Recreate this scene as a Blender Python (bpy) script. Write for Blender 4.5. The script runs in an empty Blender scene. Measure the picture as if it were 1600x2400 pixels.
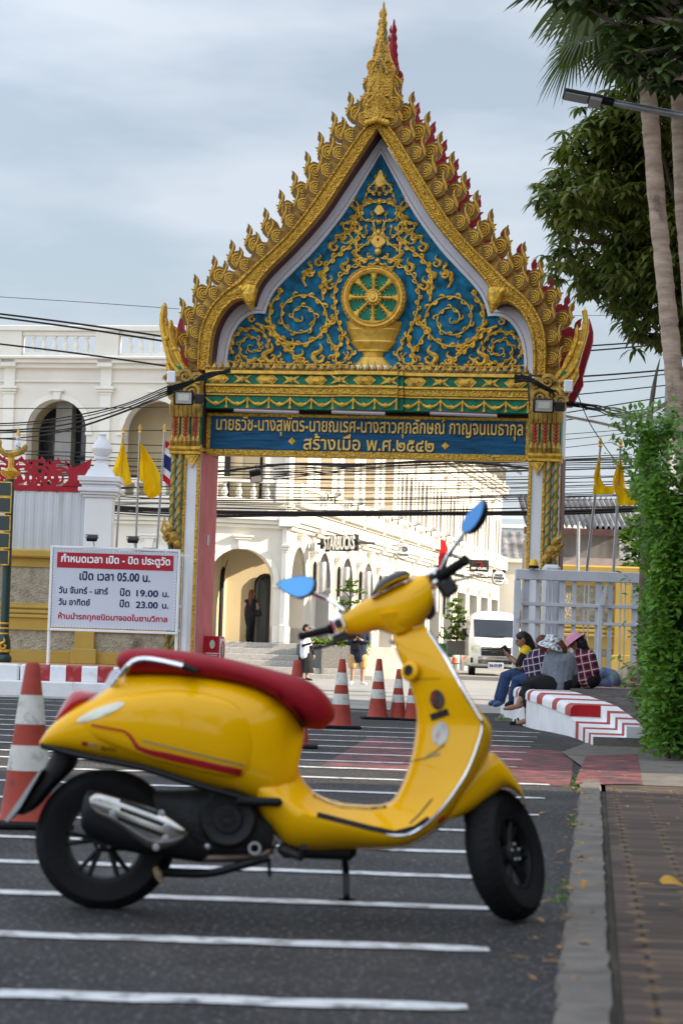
import bpy, math, random
from math import sin, cos, pi, radians, sqrt, atan, atan2
from mathutils import Vector, Matrix
from mathutils.geometry import tessellate_polygon, delaunay_2d_cdt
from mathutils.bvhtree import BVHTree
random.seed(7)
SC = bpy.context.scene
COL = SC.collection
# ---------------------------------------------------------------- camera
FPX = 5667.0                                   # 85 mm lens on a 2400 px high frame
EYE = Vector((0, 0, 0.9))
PITCH = atan(320 / FPX)
ROLL = 0.033
ROT = (Matrix.Rotation(pi / 2 + PITCH, 3, 'X') @ Matrix.Rotation(ROLL, 3, 'Z'))
cam = bpy.data.cameras.new('camera')
cam.sensor_fit = 'VERTICAL'; cam.sensor_height = 36; cam.sensor_width = 24; cam.lens = 85.0
cam.clip_start = 0.1; cam.clip_end = 3000
cam.dof.use_dof = True; cam.dof.focus_distance = 38.5; cam.dof.aperture_fstop = 5.6
camo = bpy.data.objects.new('camera', cam); COL.objects.link(camo)
camo.matrix_world = Matrix.Translation(EYE) @ ROT.to_4x4()
SC.camera = camo
# ---------------------------------------------------------------- light
EL = radians(24); SAZ = Vector((0.99, -0.145, 0)).normalized()
SUN = Vector((SAZ.x * cos(EL), SAZ.y * cos(EL), sin(EL)))
sl = bpy.data.lights.new('sun', 'SUN'); sl.energy = 5.0; sl.angle = radians(0.5); sl.color = (1, 0.87, 0.67)
so = bpy.data.objects.new('sun', sl); COL.objects.link(so)
so.rotation_euler = (-SUN).to_track_quat('-Z', 'Y').to_euler(); so.location = (30, -10, 40)
W = bpy.data.worlds.new('World'); SC.world = W; W.use_nodes = True
wt = W.node_tree; wn = wt.nodes; bg = wn['Background']
sky = wn.new('ShaderNodeTexSky'); sky.sky_type = 'NISHITA'; sky.sun_disc = False
sky.sun_elevation = EL; sky.sun_rotation = atan2(SUN.x, SUN.y); sky.dust_density = 1.5
tc = wn.new('ShaderNodeTexCoord'); mp = wn.new('ShaderNodeMapping'); mp.inputs['Scale'].default_value = (1.6, 1.6, 5.5)
mp.inputs['Rotation'].default_value = (0, radians(14), 0)
nz = wn.new('ShaderNodeTexNoise'); nz.inputs['Scale'].default_value = 3.4; nz.inputs['Detail'].default_value = 5; nz.inputs['Roughness'].default_value = 0.5
rp = wn.new('ShaderNodeValToRGB'); rp.color_ramp.elements[0].position = 0.40; rp.color_ramp.elements[1].position = 0.60
rp.color_ramp.elements[0].color = (0.5, 0.5, 0.5, 1); rp.color_ramp.elements[1].color = (1, 1, 1, 1)
mx = wn.new('ShaderNodeMixRGB'); mx.inputs[2].default_value = (4.9, 5.4, 6.05, 1)
wt.links.new(tc.outputs['Generated'], mp.inputs[0]); wt.links.new(mp.outputs[0], nz.inputs['Vector'])
wt.links.new(nz.outputs[0], rp.inputs[0]); wt.links.new(rp.outputs[0], mx.inputs[0])
vd = wn.new('ShaderNodeVectorMath'); vd.operation = 'DOT_PRODUCT'; vd.inputs[1].default_value = Vector((-.5, -.36, .79)).normalized()   # sky brightened high behind the camera, away from the sun, as added fill light
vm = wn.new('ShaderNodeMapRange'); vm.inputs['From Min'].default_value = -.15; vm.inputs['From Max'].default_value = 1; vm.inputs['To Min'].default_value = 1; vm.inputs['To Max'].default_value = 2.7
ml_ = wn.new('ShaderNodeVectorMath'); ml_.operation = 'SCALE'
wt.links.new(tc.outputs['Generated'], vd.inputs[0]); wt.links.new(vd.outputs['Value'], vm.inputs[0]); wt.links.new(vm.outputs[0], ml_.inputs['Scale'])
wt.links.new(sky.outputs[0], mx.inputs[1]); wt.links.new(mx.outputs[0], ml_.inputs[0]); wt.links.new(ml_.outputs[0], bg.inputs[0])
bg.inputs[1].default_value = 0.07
SC.view_settings.view_transform = 'Standard'; SC.view_settings.look = 'None'
SC.view_settings.gamma = 1; SC.view_settings.exposure = 1.05
# ---------------------------------------------------------------- pixel helpers (photo pixels 1600 x 2400 -> places)
def ray(px, py):
    return ROT @ Vector(((px - 800) / FPX, -(py - 1200) / FPX, -1))
def at(px, py, Y):
    d = ray(px, py); return EYE + d * (Y / d.y)
def gnd(px, py, z=0.0):
    d = ray(px, py); return EYE + d * ((z - EYE.z) / d.z)
def onplane(px, py, p, n):
    d = ray(px, py); n = Vector(n); return EYE + d * ((Vector(p) - EYE).dot(n) / d.dot(n))
# ---------------------------------------------------------------- materials
MATS = {}
def M(name, rgb=(.5, .5, .5), rough=.6, metal=0, var=.12, vs=4.0, bump=0, bs=30.0, coat=0, trans=0, stain=None, st=.5, ss=1.5, bump_type='noise', stretch=None, emit=None, spec=None, sst=None):
    if name in MATS: return MATS[name]
    m = bpy.data.materials.new(name); m.use_nodes = True; MATS[name] = m
    t = m.node_tree; n = t.nodes; b = n['Principled BSDF']; L = t.links.new
    b.inputs['Roughness'].default_value = rough; b.inputs['Metallic'].default_value = metal
    if coat: b.inputs['Coat Weight'].default_value = coat; b.inputs['Coat Roughness'].default_value = .04
    if spec is None and not metal and rough > .35: spec = .22
    if spec is not None: b.inputs['Specular IOR Level'].default_value = spec
    c = n.new('ShaderNodeTexCoord'); src = c.outputs['Object']
    if stretch:
        mpn = n.new('ShaderNodeMapping'); mpn.inputs['Scale'].default_value = stretch; L(src, mpn.inputs[0]); src = mpn.outputs[0]
    col = None
    if var:
        z = n.new('ShaderNodeTexNoise'); z.inputs['Scale'].default_value = vs; z.inputs['Detail'].default_value = 6; L(src, z.inputs['Vector'])
        r = n.new('ShaderNodeMapRange'); r.inputs['From Min'].default_value = .3; r.inputs['From Max'].default_value = .7; L(z.outputs[0], r.inputs[0])
        x = n.new('ShaderNodeMixRGB'); L(r.outputs[0], x.inputs[0])
        x.inputs[1].default_value = (*[v * (1 - var) for v in rgb], 1); x.inputs[2].default_value = (*[min(1, v * (1 + var)) for v in rgb], 1)
        col = x.outputs[0]
    if stain:
        z = n.new('ShaderNodeTexNoise'); z.inputs['Scale'].default_value = ss; z.inputs['Detail'].default_value = 9; z.inputs['Roughness'].default_value = .65
        ssrc = c.outputs['Object']
        if sst:
            mpn = n.new('ShaderNodeMapping'); mpn.inputs['Scale'].default_value = sst; L(ssrc, mpn.inputs[0]); ssrc = mpn.outputs[0]
        L(ssrc, z.inputs['Vector'])
        r = n.new('ShaderNodeMapRange'); r.inputs['From Min'].default_value = 1 - st; r.inputs['From Max'].default_value = 1 - st + .16; L(z.outputs[0], r.inputs[0])
        x = n.new('ShaderNodeMixRGB'); L(r.outputs[0], x.inputs[0])
        if col: L(col, x.inputs[1])
        else: x.inputs[1].default_value = (*rgb, 1)
        x.inputs[2].default_value = (*stain, 1); col = x.outputs[0]
    if col: L(col, b.inputs['Base Color'])
    else: b.inputs['Base Color'].default_value = (*rgb, 1)
    if bump:
        if bump_type == 'noise':
            z = n.new('ShaderNodeTexNoise'); z.inputs['Detail'].default_value = 4
        else:
            z = n.new('ShaderNodeTexVoronoi')
        z.inputs['Scale'].default_value = bs; L(src, z.inputs['Vector'])
        u = n.new('ShaderNodeBump'); u.inputs['Strength'].default_value = bump; u.inputs['Distance'].default_value = .02
        L(z.outputs[0], u.inputs['Height']); L(u.outputs[0], b.inputs['Normal'])
    if trans:
        tr = n.new('ShaderNodeBsdfTranslucent'); ms = n.new('ShaderNodeMixShader'); ms.inputs[0].default_value = trans
        if col: L(col, tr.inputs[0])
        else: tr.inputs[0].default_value = (*rgb, 1)
        L(b.outputs[0], ms.inputs[1]); L(tr.outputs[0], ms.inputs[2]); L(ms.outputs[0], n['Material Output'].inputs[0])
    if emit:
        b.inputs['Emission Color'].default_value = (*rgb, 1); b.inputs['Emission Strength'].default_value = emit
    return m
# ---------------------------------------------------------------- mesh builder
def catmull(pts, sub):
    P = [Vector(p) for p in pts]; out = []
    for i in range(len(P) - 1):
        a = P[i - 1] if i else P[0] * 2 - P[1]; b = P[i]; c = P[i + 1]; d = P[i + 2] if i + 2 < len(P) else P[-1] * 2 - P[-2]
        for k in range(sub):
            t = k / sub
            out.append(.5 * (2 * b + (c - a) * t + (2 * a - 5 * b + 4 * c - d) * t * t + (3 * b - a - 3 * c + d) * t ** 3))
    out.append(P[-1]); return out
def resample(pts, n):
    P = [Vector(p) for p in pts]; L = [0]
    for a, b in zip(P, P[1:]): L.append(L[-1] + (b - a).length)
    out = []; j = 0
    for i in range(n):
        s = L[-1] * i / (n - 1)
        while j < len(P) - 2 and L[j + 1] < s: j += 1
        t = (s - L[j]) / max(1e-9, L[j + 1] - L[j]); out.append(P[j].lerp(P[j + 1], min(1, t)))
    return out
def look(d, up=(0, 0, 1)):                       # rotation whose Z points along d
    d = Vector(d).normalized(); u = Vector(up)
    if abs(d.dot(u)) > .99: u = Vector((0, 1, 0))
    x = u.cross(d).normalized(); y = d.cross(x)
    return Matrix((x, y, d)).transposed()
class MB:
    def __init__(s): s.v = []; s.f = []
    def add(s, v, f, m=None):
        o = len(s.v)
        s.v += [(m @ Vector(p) if m else Vector(p)) for p in v]
        s.f += [tuple(i + o for i in q) for q in f]; return s
    def box(s, x0, x1, y0, y1, z0, z1, b=0, m=None):
        if b <= 0:
            return s.add([(x0, y0, z0), (x1, y0, z0), (x1, y1, z0), (x0, y1, z0), (x0, y0, z1), (x1, y0, z1), (x1, y1, z1), (x0, y1, z1)],
                  [(3, 2, 1, 0), (4, 5, 6, 7), (0, 1, 5, 4), (1, 2, 6, 5), (2, 3, 7, 6), (3, 0, 4, 7)], m)
        v = []; cx, cy, cz = (x0 + x1) / 2, (y0 + y1) / 2, (z0 + z1) / 2; hx, hy, hz = abs(x1 - x0) / 2, abs(y1 - y0) / 2, abs(z1 - z0) / 2
        b = min(b, hx * .9, hy * .9, hz * .9); ix = {}
        for sx in (-1, 1):
            for sy in (-1, 1):
                for sz in (-1, 1):
                    for a in range(3):
                        h = [hx - b, hy - b, hz - b]; h[a] += b; ix[sx, sy, sz, a] = len(v); v.append((cx + sx * h[0], cy + sy * h[1], cz + sz * h[2]))
        f = []
        for sg in (-1, 1):
            f.append([ix[sg, a, c, 0] for a, c in ((-1, -1), (1, -1), (1, 1), (-1, 1))][::sg])
            f.append([ix[a, sg, c, 1] for a, c in ((-1, -1), (1, -1), (1, 1), (-1, 1))][::-sg])
            f.append([ix[a, c, sg, 2] for a, c in ((-1, -1), (1, -1), (1, 1), (-1, 1))][::sg])
            for sh in (-1, 1):
                f.append([ix[sg, sh, -1, 0], ix[sg, sh, -1, 1], ix[sg, sh, 1, 1], ix[sg, sh, 1, 0]][::-sg * sh])
                f.append([ix[sg, -1, sh, 0], ix[sg, -1, sh, 2], ix[sg, 1, sh, 2], ix[sg, 1, sh, 0]][::sg * sh])
                f.append([ix[-1, sg, sh, 1], ix[-1, sg, sh, 2], ix[1, sg, sh, 2], ix[1, sg, sh, 1]][::-sg * sh])
                for k in (-1, 1): f.append([ix[sg, sh, k, 0], ix[sg, sh, k, 1], ix[sg, sh, k, 2]][::sg * sh * k])
        return s.add(v, f, m)
    def rings(s, R, cap=True, closed=True, m=None):
        n = len(R[0]); v = [p for r in R for p in r]; f = []
        for i in range(len(R) - 1):
            for j in range(n if closed else n - 1):
                k = (j + 1) % n; f.append((i * n + j, i * n + k, (i + 1) * n + k, (i + 1) * n + j))
        if cap and closed:
            f.append(tuple(range(n))[::-1]); f.append(tuple(range((len(R) - 1) * n, len(R) * n)))
        return s.add(v, f, m)
    def tube(s, pts, r, n=8, cap=True, m=None, flat=1.0):
        P = [Vector(p) for p in pts]; R = []; prev = None
        if not hasattr(r, '__len__'): r = [r] * len(P)
        for i, p in enumerate(P):
            d = (P[min(i + 1, len(P) - 1)] - P[max(i - 1, 0)])
            if d.length < 1e-9: d = Vector((0, 0, 1))
            d.normalize()
            if prev is None:
                u = Vector((0, 0, 1)) if abs(d.z) < .9 else Vector((0, 1, 0)); x = u.cross(d).normalized()
            else:
                x = (prev - d * prev.dot(d)); x = x.normalized() if x.length > 1e-6 else Vector((1, 0, 0))
            prev = x; y = d.cross(x)
            R.append([p + (x * cos(2 * pi * k / n) + y * sin(2 * pi * k / n) * flat) * r[i] for k in range(n)])
        return s.rings(R, cap, True, m)
    def lathe(s, prof, n=24, m=None, a0=0, a1=2 * pi, cap=True):
        full = abs(a1 - a0 - 2 * pi) < 1e-6; k = n if full else n + 1
        R = [[(r * cos(a0 + (a1 - a0) * j / n), r * sin(a0 + (a1 - a0) * j / n), z) for j in range(k)] for r, z in prof]
        return s.rings(R, full and cap, full, m)
    def ell(s, c, rx, ry, rz, n=12, k=8, m=None):
        pr = [(max(1e-4, sin(pi * i / k)), -cos(pi * i / k)) for i in range(k + 1)]
        mm = Matrix.Translation(c) @ Matrix.Diagonal((rx, ry, rz, 1))
        return s.lathe(pr, n, (m @ mm) if m else mm)
    def prism(s, poly, y0, y1, m=None):          # polygon in XZ, extruded along Y
        p = [(q[0], q[1]) for q in poly]; n = len(p)
        A = sum(p[i][0] * p[(i + 1) % n][1] - p[(i + 1) % n][0] * p[i][1] for i in range(n))
        if A < 0: p = p[::-1]
        v = [(x, y0, z) for x, z in p] + [(x, y1, z) for x, z in p]
        tr = tessellate_polygon([[Vector((x, z, 0)) for x, z in p]]); f = []
        for t in tr:
            a, b, c = t; ar = (p[b][0] - p[a][0]) * (p[c][1] - p[a][1]) - (p[c][0] - p[a][0]) * (p[b][1] - p[a][1])
            if ar < 0: a, b, c = a, c, b
            f.append((a, b, c)); f.append((c + n, b + n, a + n))
        f += [((i + 1) % n, i, i + n, (i + 1) % n + n) for i in range(n)]
        return s.add(v, f, m)
    def strip(s, A, B, y0, y1, m=None):          # band between two equal length polylines in XZ, extruded along Y
        n = len(A)
        R = [[(a[0], y0, a[1]), (b[0], y0, b[1]), (b[0], y1, b[1]), (a[0], y1, a[1])] for a, b in zip(A, B)]
        return s.rings(R, True, True, m)
    def xf(s, m): s.v = [m @ p for p in s.v]; return s
    def mirror(s, axis=0):
        v = [Vector(p) for p in s.v]
        for p in v: p[axis] = -p[axis]
        o = len(s.v); s.v += v; s.f += [tuple(i + o for i in q[::-1]) for q in s.f]; return s
    def mesh(s, name, mat, org=(0, 0, 0), sharp=40, smooth=True):
        me = bpy.data.meshes.new(name); o = Vector(org)
        me.from_pydata([tuple(p - o) for p in s.v], [], s.f)
        if mat: me.materials.append(mat)
        if smooth:
            me.polygons.foreach_set('use_smooth', [True] * len(me.polygons)); me.set_sharp_from_angle(angle=radians(sharp))
        me.update(); return me
    def build(s, name, mat, parent=None, org=None, sharp=40, smooth=True, sub=0):
        if org is None: org = parent.get('_o', (0, 0, 0)) if parent else (0, 0, 0)
        o = bpy.data.objects.new(name, s.mesh(name, mat, org, sharp, smooth)); COL.objects.link(o)
        if parent: o.parent = parent; o['_o'] = list(org)
        else: o.location = org; o['_o'] = list(org)
        if sub:
            md = o.modifiers.new('sub', 'SUBSURF'); md.levels = md.render_levels = sub
        return o
def tag(o, label=None, cat=None, group=None, kind=None):
    if label: o['label'] = label
    if cat: o['category'] = cat
    if group: o['group'] = group
    if kind: o['kind'] = kind
    return o
def thing(name, label, cat, loc=(0, 0, 0), rotz=0, group=None, local=False):
    o = bpy.data.objects.new(name, None); COL.objects.link(o); o.location = loc; o.rotation_euler = (0, 0, rotz); o.empty_display_size = .2
    o['_o'] = [0, 0, 0] if local else list(loc)      # local: children are given in the thing's own frame
    return tag(o, label, cat, group)
def dup(root, loc, rotz=None, label=None, scale=None):
    r = root.copy(); COL.objects.link(r); r.location = loc
    if rotz is not None: r.rotation_euler = (0, 0, rotz)
    if scale: r.scale = scale
    if label: r['label'] = label
    for ch in list(root.children):
        c = ch.copy(); COL.objects.link(c); c.parent = r
        for g in ch.children:
            d = g.copy(); COL.objects.link(d); d.parent = c
    return r
def put(o, name, parent, mw):                       # another copy of a part, sharing its mesh
    c = bpy.data.objects.new(name, o.data); COL.objects.link(c); c.parent = parent; c.matrix_local = mw; return c
# ---------------------------------------------------------------- lettering
def text_mb(body, width=None, height=None, bold=0.0, ext=.01, res=3):
    c = bpy.data.curves.new('lettering', 'FONT'); c.body = body; c.size = 1; c.resolution_u = res; c.fill_mode = 'NONE' if hasattr(c, 'fill_mode') else c.fill_mode
    o = bpy.data.objects.new('lettering', c); COL.objects.link(o); bpy.context.view_layer.update()
    me = bpy.data.meshes.new_from_object(o.evaluated_get(bpy.context.evaluated_depsgraph_get()))
    co = [Vector((v.co.x, v.co.y)) for v in me.vertices]; ed = [tuple(e.vertices) for e in me.edges]
    bpy.data.objects.remove(o); bpy.data.curves.remove(c); bpy.data.meshes.remove(me)
    nxt = {a: b for a, b in ed}; seen = set(); loops = []
    for a in list(nxt):
        if a in seen: continue
        lp = []; k = a
        while k in nxt and k not in seen: seen.add(k); lp.append(k); k = nxt[k]
        if len(lp) > 2: loops.append(lp)
    # group loops whose boxes touch: one glyph cluster at a time
    bb = [(min(co[i].x for i in l), max(co[i].x for i in l), l) for l in loops]; bb.sort(key=lambda t: t[0])
    cl = []; cur = []; mxx = -1e9
    for x0, x1, l in bb:
        if cur and x0 > mxx + 1e-4: cl.append(cur); cur = []; mxx = -1e9
        cur.append(l); mxx = max(mxx, x1)
    if cur: cl.append(cur)
    V = []; F = []
    def area(l): return sum(co[l[i]].x * co[l[(i + 1) % len(l)]].y - co[l[(i + 1) % len(l)]].x * co[l[i]].y for i in range(len(l)))
    for g in cl:
        if bold:                                    # embolden: push the outlines outwards
            sg = 1 if max((area(l) for l in g), key=abs) > 0 else -1; c2 = {}
            for l in g:
                for i, k in enumerate(l):
                    t = co[l[(i + 1) % len(l)]] - co[l[i - 1]]
                    if t.length > 1e-7: t.normalize(); c2[k] = co[k] + Vector((t.y, -t.x)) * bold * sg
            for k, p in c2.items(): co[k] = p
        pts = []; E = []; P = []
        for l in g:
            o0 = len(pts); pts += [co[i] for i in l]; E += [(o0 + i, o0 + (i + 1) % len(l)) for i in range(len(l))]; P.append([co[i] for i in l])
        v2, e2, f2, *_ = delaunay_2d_cdt(pts, E, [], 0, 1e-6)
        keep = []
        for f in f2:
            q = (v2[f[0]] + v2[f[1]] + v2[f[2]]) / 3; w = 0
            for l in P:
                for i in range(len(l)):
                    a = l[i]; b = l[(i + 1) % len(l)]
                    if (a.y <= q.y) != (b.y <= q.y):
                        s = (b.x - a.x) * (q.y - a.y) - (q.x - a.x) * (b.y - a.y)
                        if a.y <= q.y and s > 0: w += 1
                        elif a.y > q.y and s < 0: w -= 1
            if w: keep.append(tuple(f))
        o0 = len(V); n = len(v2); V += [(p.x, p.y, 0) for p in v2] + [(p.x, p.y, 1) for p in v2]
        es = {}
        for f in keep:
            F.append(tuple(o0 + n + i for i in f)); F.append(tuple(o0 + i for i in f[::-1]))
            for a, b in zip(f, f[1:] + f[:1]): es[a, b] = 1
        for a, b in es:
            if (b, a) not in es: F.append((o0 + a, o0 + b, o0 + n + b, o0 + n + a))
    xs = [p[0] for p in V]; ys = [p[1] for p in V]; x0, x1, y0, y1 = min(xs), max(xs), min(ys), max(ys)
    sx = width / (x1 - x0) if width else None; sy = height / (y1 - y0) if height else None
    if sx is None: sx = sy or 1
    if sy is None: sy = sx
    mb = MB(); mb.v = [Vector(((p[0] - (x0 + x1) / 2) * sx, -p[2] * ext, (p[1] - (y0 + y1) / 2) * sy)) for p in V]; mb.f = F
    return mb                                       # upright in XZ, faces -Y, centred
# ---------------------------------------------------------------- voxel-merged bodies
def blob(name, chains, mat, parent, voxel=.012, org=None, smooth=4, extra=None):
    """one continuous surface out of overlapping round limbs: chains = [(points, radii), ...]"""
    mb = MB()
    for pts, rr in chains:
        P = [Vector(p) for p in pts]; rr = list(rr) if hasattr(rr, '__len__') else [rr] * len(P)
        if len(P) == 1: mb.ell(P[0], rr[0], rr[0], rr[0]); continue
        a = (P[0] - P[1]).normalized(); b = (P[-1] - P[-2]).normalized()
        q = [P[0] + a * rr[0] * k for k in (.98, .8, .45)] + P + [P[-1] + b * rr[-1] * k for k in (.45, .8, .98)]
        r2 = [rr[0] * k for k in (.2, .6, .89)] + rr + [rr[-1] * k for k in (.89, .6, .2)]
        mb.tube(q, r2, 10)
    if extra: extra(mb)
    o = mb.build(name, mat, parent, org)
    md = o.modifiers.new('r', 'REMESH'); md.mode = 'VOXEL'; md.voxel_size = voxel; md.use_smooth_shade = True
    ms = o.modifiers.new('s', 'SMOOTH'); ms.iterations = smooth; ms.factor = .5
    bpy.context.view_layer.update()
    me = bpy.data.meshes.new_from_object(o.evaluated_get(bpy.context.evaluated_depsgraph_get()))
    o.modifiers.clear(); o.data = me; me.name = name
    if not me.materials: me.materials.append(mat)
    me.polygons.foreach_set('use_smooth', [True] * len(me.polygons))
    return o
# ================================================================ palette
GOLD = M('gold_paint', (.66, .38, .04), .42, .35, .45, 14, .5, 60, stain=(.10, .06, .015), st=.42, ss=7)
GOLD_BRIGHT = M('gold_leaf', (.68, .40, .06), .36, .4, .25, 9, .25, 40)
GOLD_OLD = M('gold_weathered', (.42, .25, .045), .5, .3, .5, 7, .5, 50, stain=(.05, .04, .02), st=.47, ss=5)
GROOVE_SHADE = M('gold_groove_shade', (.19, .10, .016), .7, .1, .4, 9)  # dark brown stands in for the shade between the gilded ridges
GOLD_RELIEF = M('gold_relief', (.60, .34, .035), .42, .35, .3, 20, 1.0, 34, bump_type='vor', stain=(.10, .05, .01), st=.45, ss=16)
BLUE = M('blue_panel', (.003, .12, .22), .6, 0, .8, 6, .25, 25)
BLUE_SIGN = M('blue_board', (.002, .07, .155), .45, 0, .5, 5, .1, 25, stretch=(.5, 1, 6))
GREEN = M('green_enamel', (.006, .17, .095), .4, 0, .35, 8)
WHITE = M('white_plaster', (.72, .72, .74), .7, 0, .06, 2, .1, 60, stain=(.5, .5, .48), st=.33, ss=1.2)
WHITE_CLEAN = M('white_paint', (.8, .8, .8), .5, 0, .04, 2)
LILAC = M('pale_border', (.78, .75, .78), .6, 0, .06, 2, stain=(.5, .47, .5), st=.35, ss=2)
MAROON = M('maroon_paint', (.085, .012, .016), .5, 0, .2, 5)
RED_BACK = M('red_back', (.26, .012, .02), .5, 0, .2, 5)
PINK = M('pink_plaster', (.60, .16, .16), .7, 0, .14, 2.2, .12, 60, stain=(.45, .13, .12), st=.45, ss=1.4)
BLACK = M('black_plastic', (.008, .008, .009), .45, 0, .1, 8)
BLACK_RUBBER = M('black_rubber', (.008, .008, .009), .72, 0, .2, 14, .25, 70)
CHROME = M('chrome', (.82, .82, .84), .12, 1, 0)
STEEL = M('galvanised_steel', (.42, .43, .45), .42, .8, .12, 6)
GREYM = M('grey_metal_paint', (.56, .57, .60), .5, .1, .1, 3, stain=(.28, .28, .3), st=.4, ss=2)
GLASSK = M('dark_glass', (.02, .022, .024), .08, 0, 0, spec=.6)
SKIN = M('skin', (.42, .235, .16), .55, 0, .06, 20)
SKIN_D = M('tanned_skin', (.30, .155, .10), .55, 0, .06, 20)
HAIR = M('black_hair', (.012, .009, .008), .4, 0, .4, 60)
HAIR_BR = M('brown_hair', (.09, .028, .014), .4, 0, .5, 40)
# ---- special materials
def node_mat(name, rough=.8):
    m = bpy.data.materials.new(name); m.use_nodes = True; MATS[name] = m
    t = m.node_tree; b = t.nodes['Principled BSDF']; b.inputs['Roughness'].default_value = rough; b.inputs['Specular IOR Level'].default_value = .25
    return m, t, t.nodes, t.links.new, b
def mth(n, L, op, a, b=None, c=None):
    q = n.new('ShaderNodeMath'); q.operation = op
    for i, x in enumerate((a, b, c)):
        if x is None: continue
        if isinstance(x, (int, float)): q.inputs[i].default_value = x
        else: L(x, q.inputs[i])
    return q.outputs[0]
def mixc(n, L, f, a, b):
    q = n.new('ShaderNodeMixRGB')
    for i, x in ((0, f), (1, a), (2, b)):
        if isinstance(x, (int, float)): q.inputs[i].default_value = x
        elif isinstance(x, tuple): q.inputs[i].default_value = (*x, 1)
        else: L(x, q.inputs[i])
    return q.outputs[0]
def asphalt_mat():
    m, t, n, L, b = node_mat('asphalt', .78)
    c = n.new('ShaderNodeTexCoord').outputs['Object']
    a = n.new('ShaderNodeTexNoise'); a.inputs['Scale'].default_value = .7; a.inputs['Detail'].default_value = 8; L(c, a.inputs['Vector'])
    g = n.new('ShaderNodeTexNoise'); g.inputs['Scale'].default_value = 46; g.inputs['Detail'].default_value = 2; L(c, g.inputs['Vector'])
    v = n.new('ShaderNodeTexVoronoi'); v.inputs['Scale'].default_value = 130; L(c, v.inputs['Vector'])
    ar = n.new('ShaderNodeMapRange'); ar.inputs['From Min'].default_value = .33; ar.inputs['From Max'].default_value = .67; L(a.outputs[0], ar.inputs[0]); base = mixc(n, L, ar.outputs[0], (.015, .0142, .0155), (.047, .044, .043))
    du = n.new('ShaderNodeTexNoise'); du.inputs['Scale'].default_value = 1.3; du.inputs['Detail'].default_value = 9; du.inputs['Roughness'].default_value = .7; L(c, du.inputs['Vector']); dr = n.new('ShaderNodeMapRange'); dr.inputs['From Min'].default_value = .5; dr.inputs['From Max'].default_value = .68; L(du.outputs[0], dr.inputs[0]); base = mixc(n, L, mth(n, L, 'MULTIPLY', dr.outputs[0], .6), base, (.078, .071, .066))
    sp = mth(n, L, 'GREATER_THAN', g.outputs[0], .62); col = mixc(n, L, mth(n, L, 'MULTIPLY', sp, .75), base, (.22, .21, .21))
    st = n.new('ShaderNodeTexNoise'); st.inputs['Scale'].default_value = 2.3; st.inputs['Detail'].default_value = 10; L(c, st.inputs['Vector'])
    s2 = n.new('ShaderNodeMapRange'); s2.inputs['From Min'].default_value = .56; s2.inputs['From Max'].default_value = .72; L(st.outputs[0], s2.inputs[0])
    col = mixc(n, L, mth(n, L, 'MULTIPLY', s2.outputs[0], .6), col, (.022, .021, .022)); L(col, b.inputs['Base Color'])
    u = n.new('ShaderNodeBump'); u.inputs['Strength'].default_value = .75; u.inputs['Distance'].default_value = .012; L(v.outputs[0], u.inputs['Height']); L(u.outputs[0], b.inputs['Normal'])
    return m
ASPHALT = asphalt_mat()
def paver_mat():
    m, t, n, L, b = node_mat('interlocking_pavers', .85)
    c = n.new('ShaderNodeTexCoord').outputs['Object']
    mpp = n.new('ShaderNodeMapping'); mpp.inputs['Rotation'].default_value = (0, 0, radians(5.9)); L(c, mpp.inputs[0]); c = mpp.outputs[0]
    br = n.new('ShaderNodeTexBrick'); br.inputs['Scale'].default_value = 1; br.inputs['Brick Width'].default_value = .20; br.inputs['Row Height'].default_value = .14
    br.inputs['Mortar Size'].default_value = .008; br.inputs['Color1'].default_value = (.045, .031, .025, 1); br.inputs['Color2'].default_value = (.125, .086, .064, 1); br.inputs['Mortar'].default_value = (.010, .008, .007, 1)
    br.offset = 0; L(c, br.inputs['Vector'])
    s = n.new('ShaderNodeSeparateXYZ'); L(c, s.inputs[0])
    tri = mth(n, L, 'PINGPONG', mth(n, L, 'ADD', s.outputs[1], 10.03), .14)
    x = mth(n, L, 'PINGPONG', mth(n, L, 'ADD', s.outputs[0], 10.0), .10)
    jn = n.new('ShaderNodeTexNoise'); jn.inputs['Scale'].default_value = 14; L(c, jn.inputs['Vector']); x = mth(n, L, 'ADD', x, mth(n, L, 'MULTIPLY', mth(n, L, 'SUBTRACT', jn.outputs[0], .42), .11))
    msk = mth(n, L, 'LESS_THAN', x, mth(n, L, 'MULTIPLY', mth(n, L, 'SUBTRACT', tri, .04), .40))
    nz_ = n.new('ShaderNodeTexNoise'); nz_.inputs['Scale'].default_value = 5; nz_.inputs['Detail'].default_value = 8; L(c, nz_.inputs['Vector'])
    wear = n.new('ShaderNodeMapRange'); wear.inputs['From Min'].default_value = .3; wear.inputs['From Max'].default_value = .5; L(nz_.outputs[0], wear.inputs[0])
    col = mixc(n, L, mth(n, L, 'MULTIPLY', msk, mth(n, L, 'MULTIPLY', wear.outputs[0], .85)), br.outputs[0], (.20, .125, .055))
    col = mixc(n, L, mth(n, L, 'MULTIPLY', nz_.outputs[0], .5), col, (.046, .034, .027)); L(col, b.inputs['Base Color'])
    u = n.new('ShaderNodeBump'); u.inputs['Strength'].default_value = .6; u.inputs['Distance'].default_value = .008; L(mth(n, L, 'SUBTRACT', 1.0, br.outputs[1]), u.inputs['Height']); L(u.outputs[0], b.inputs['Normal'])
    return m
PAVERS = paver_mat()
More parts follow.
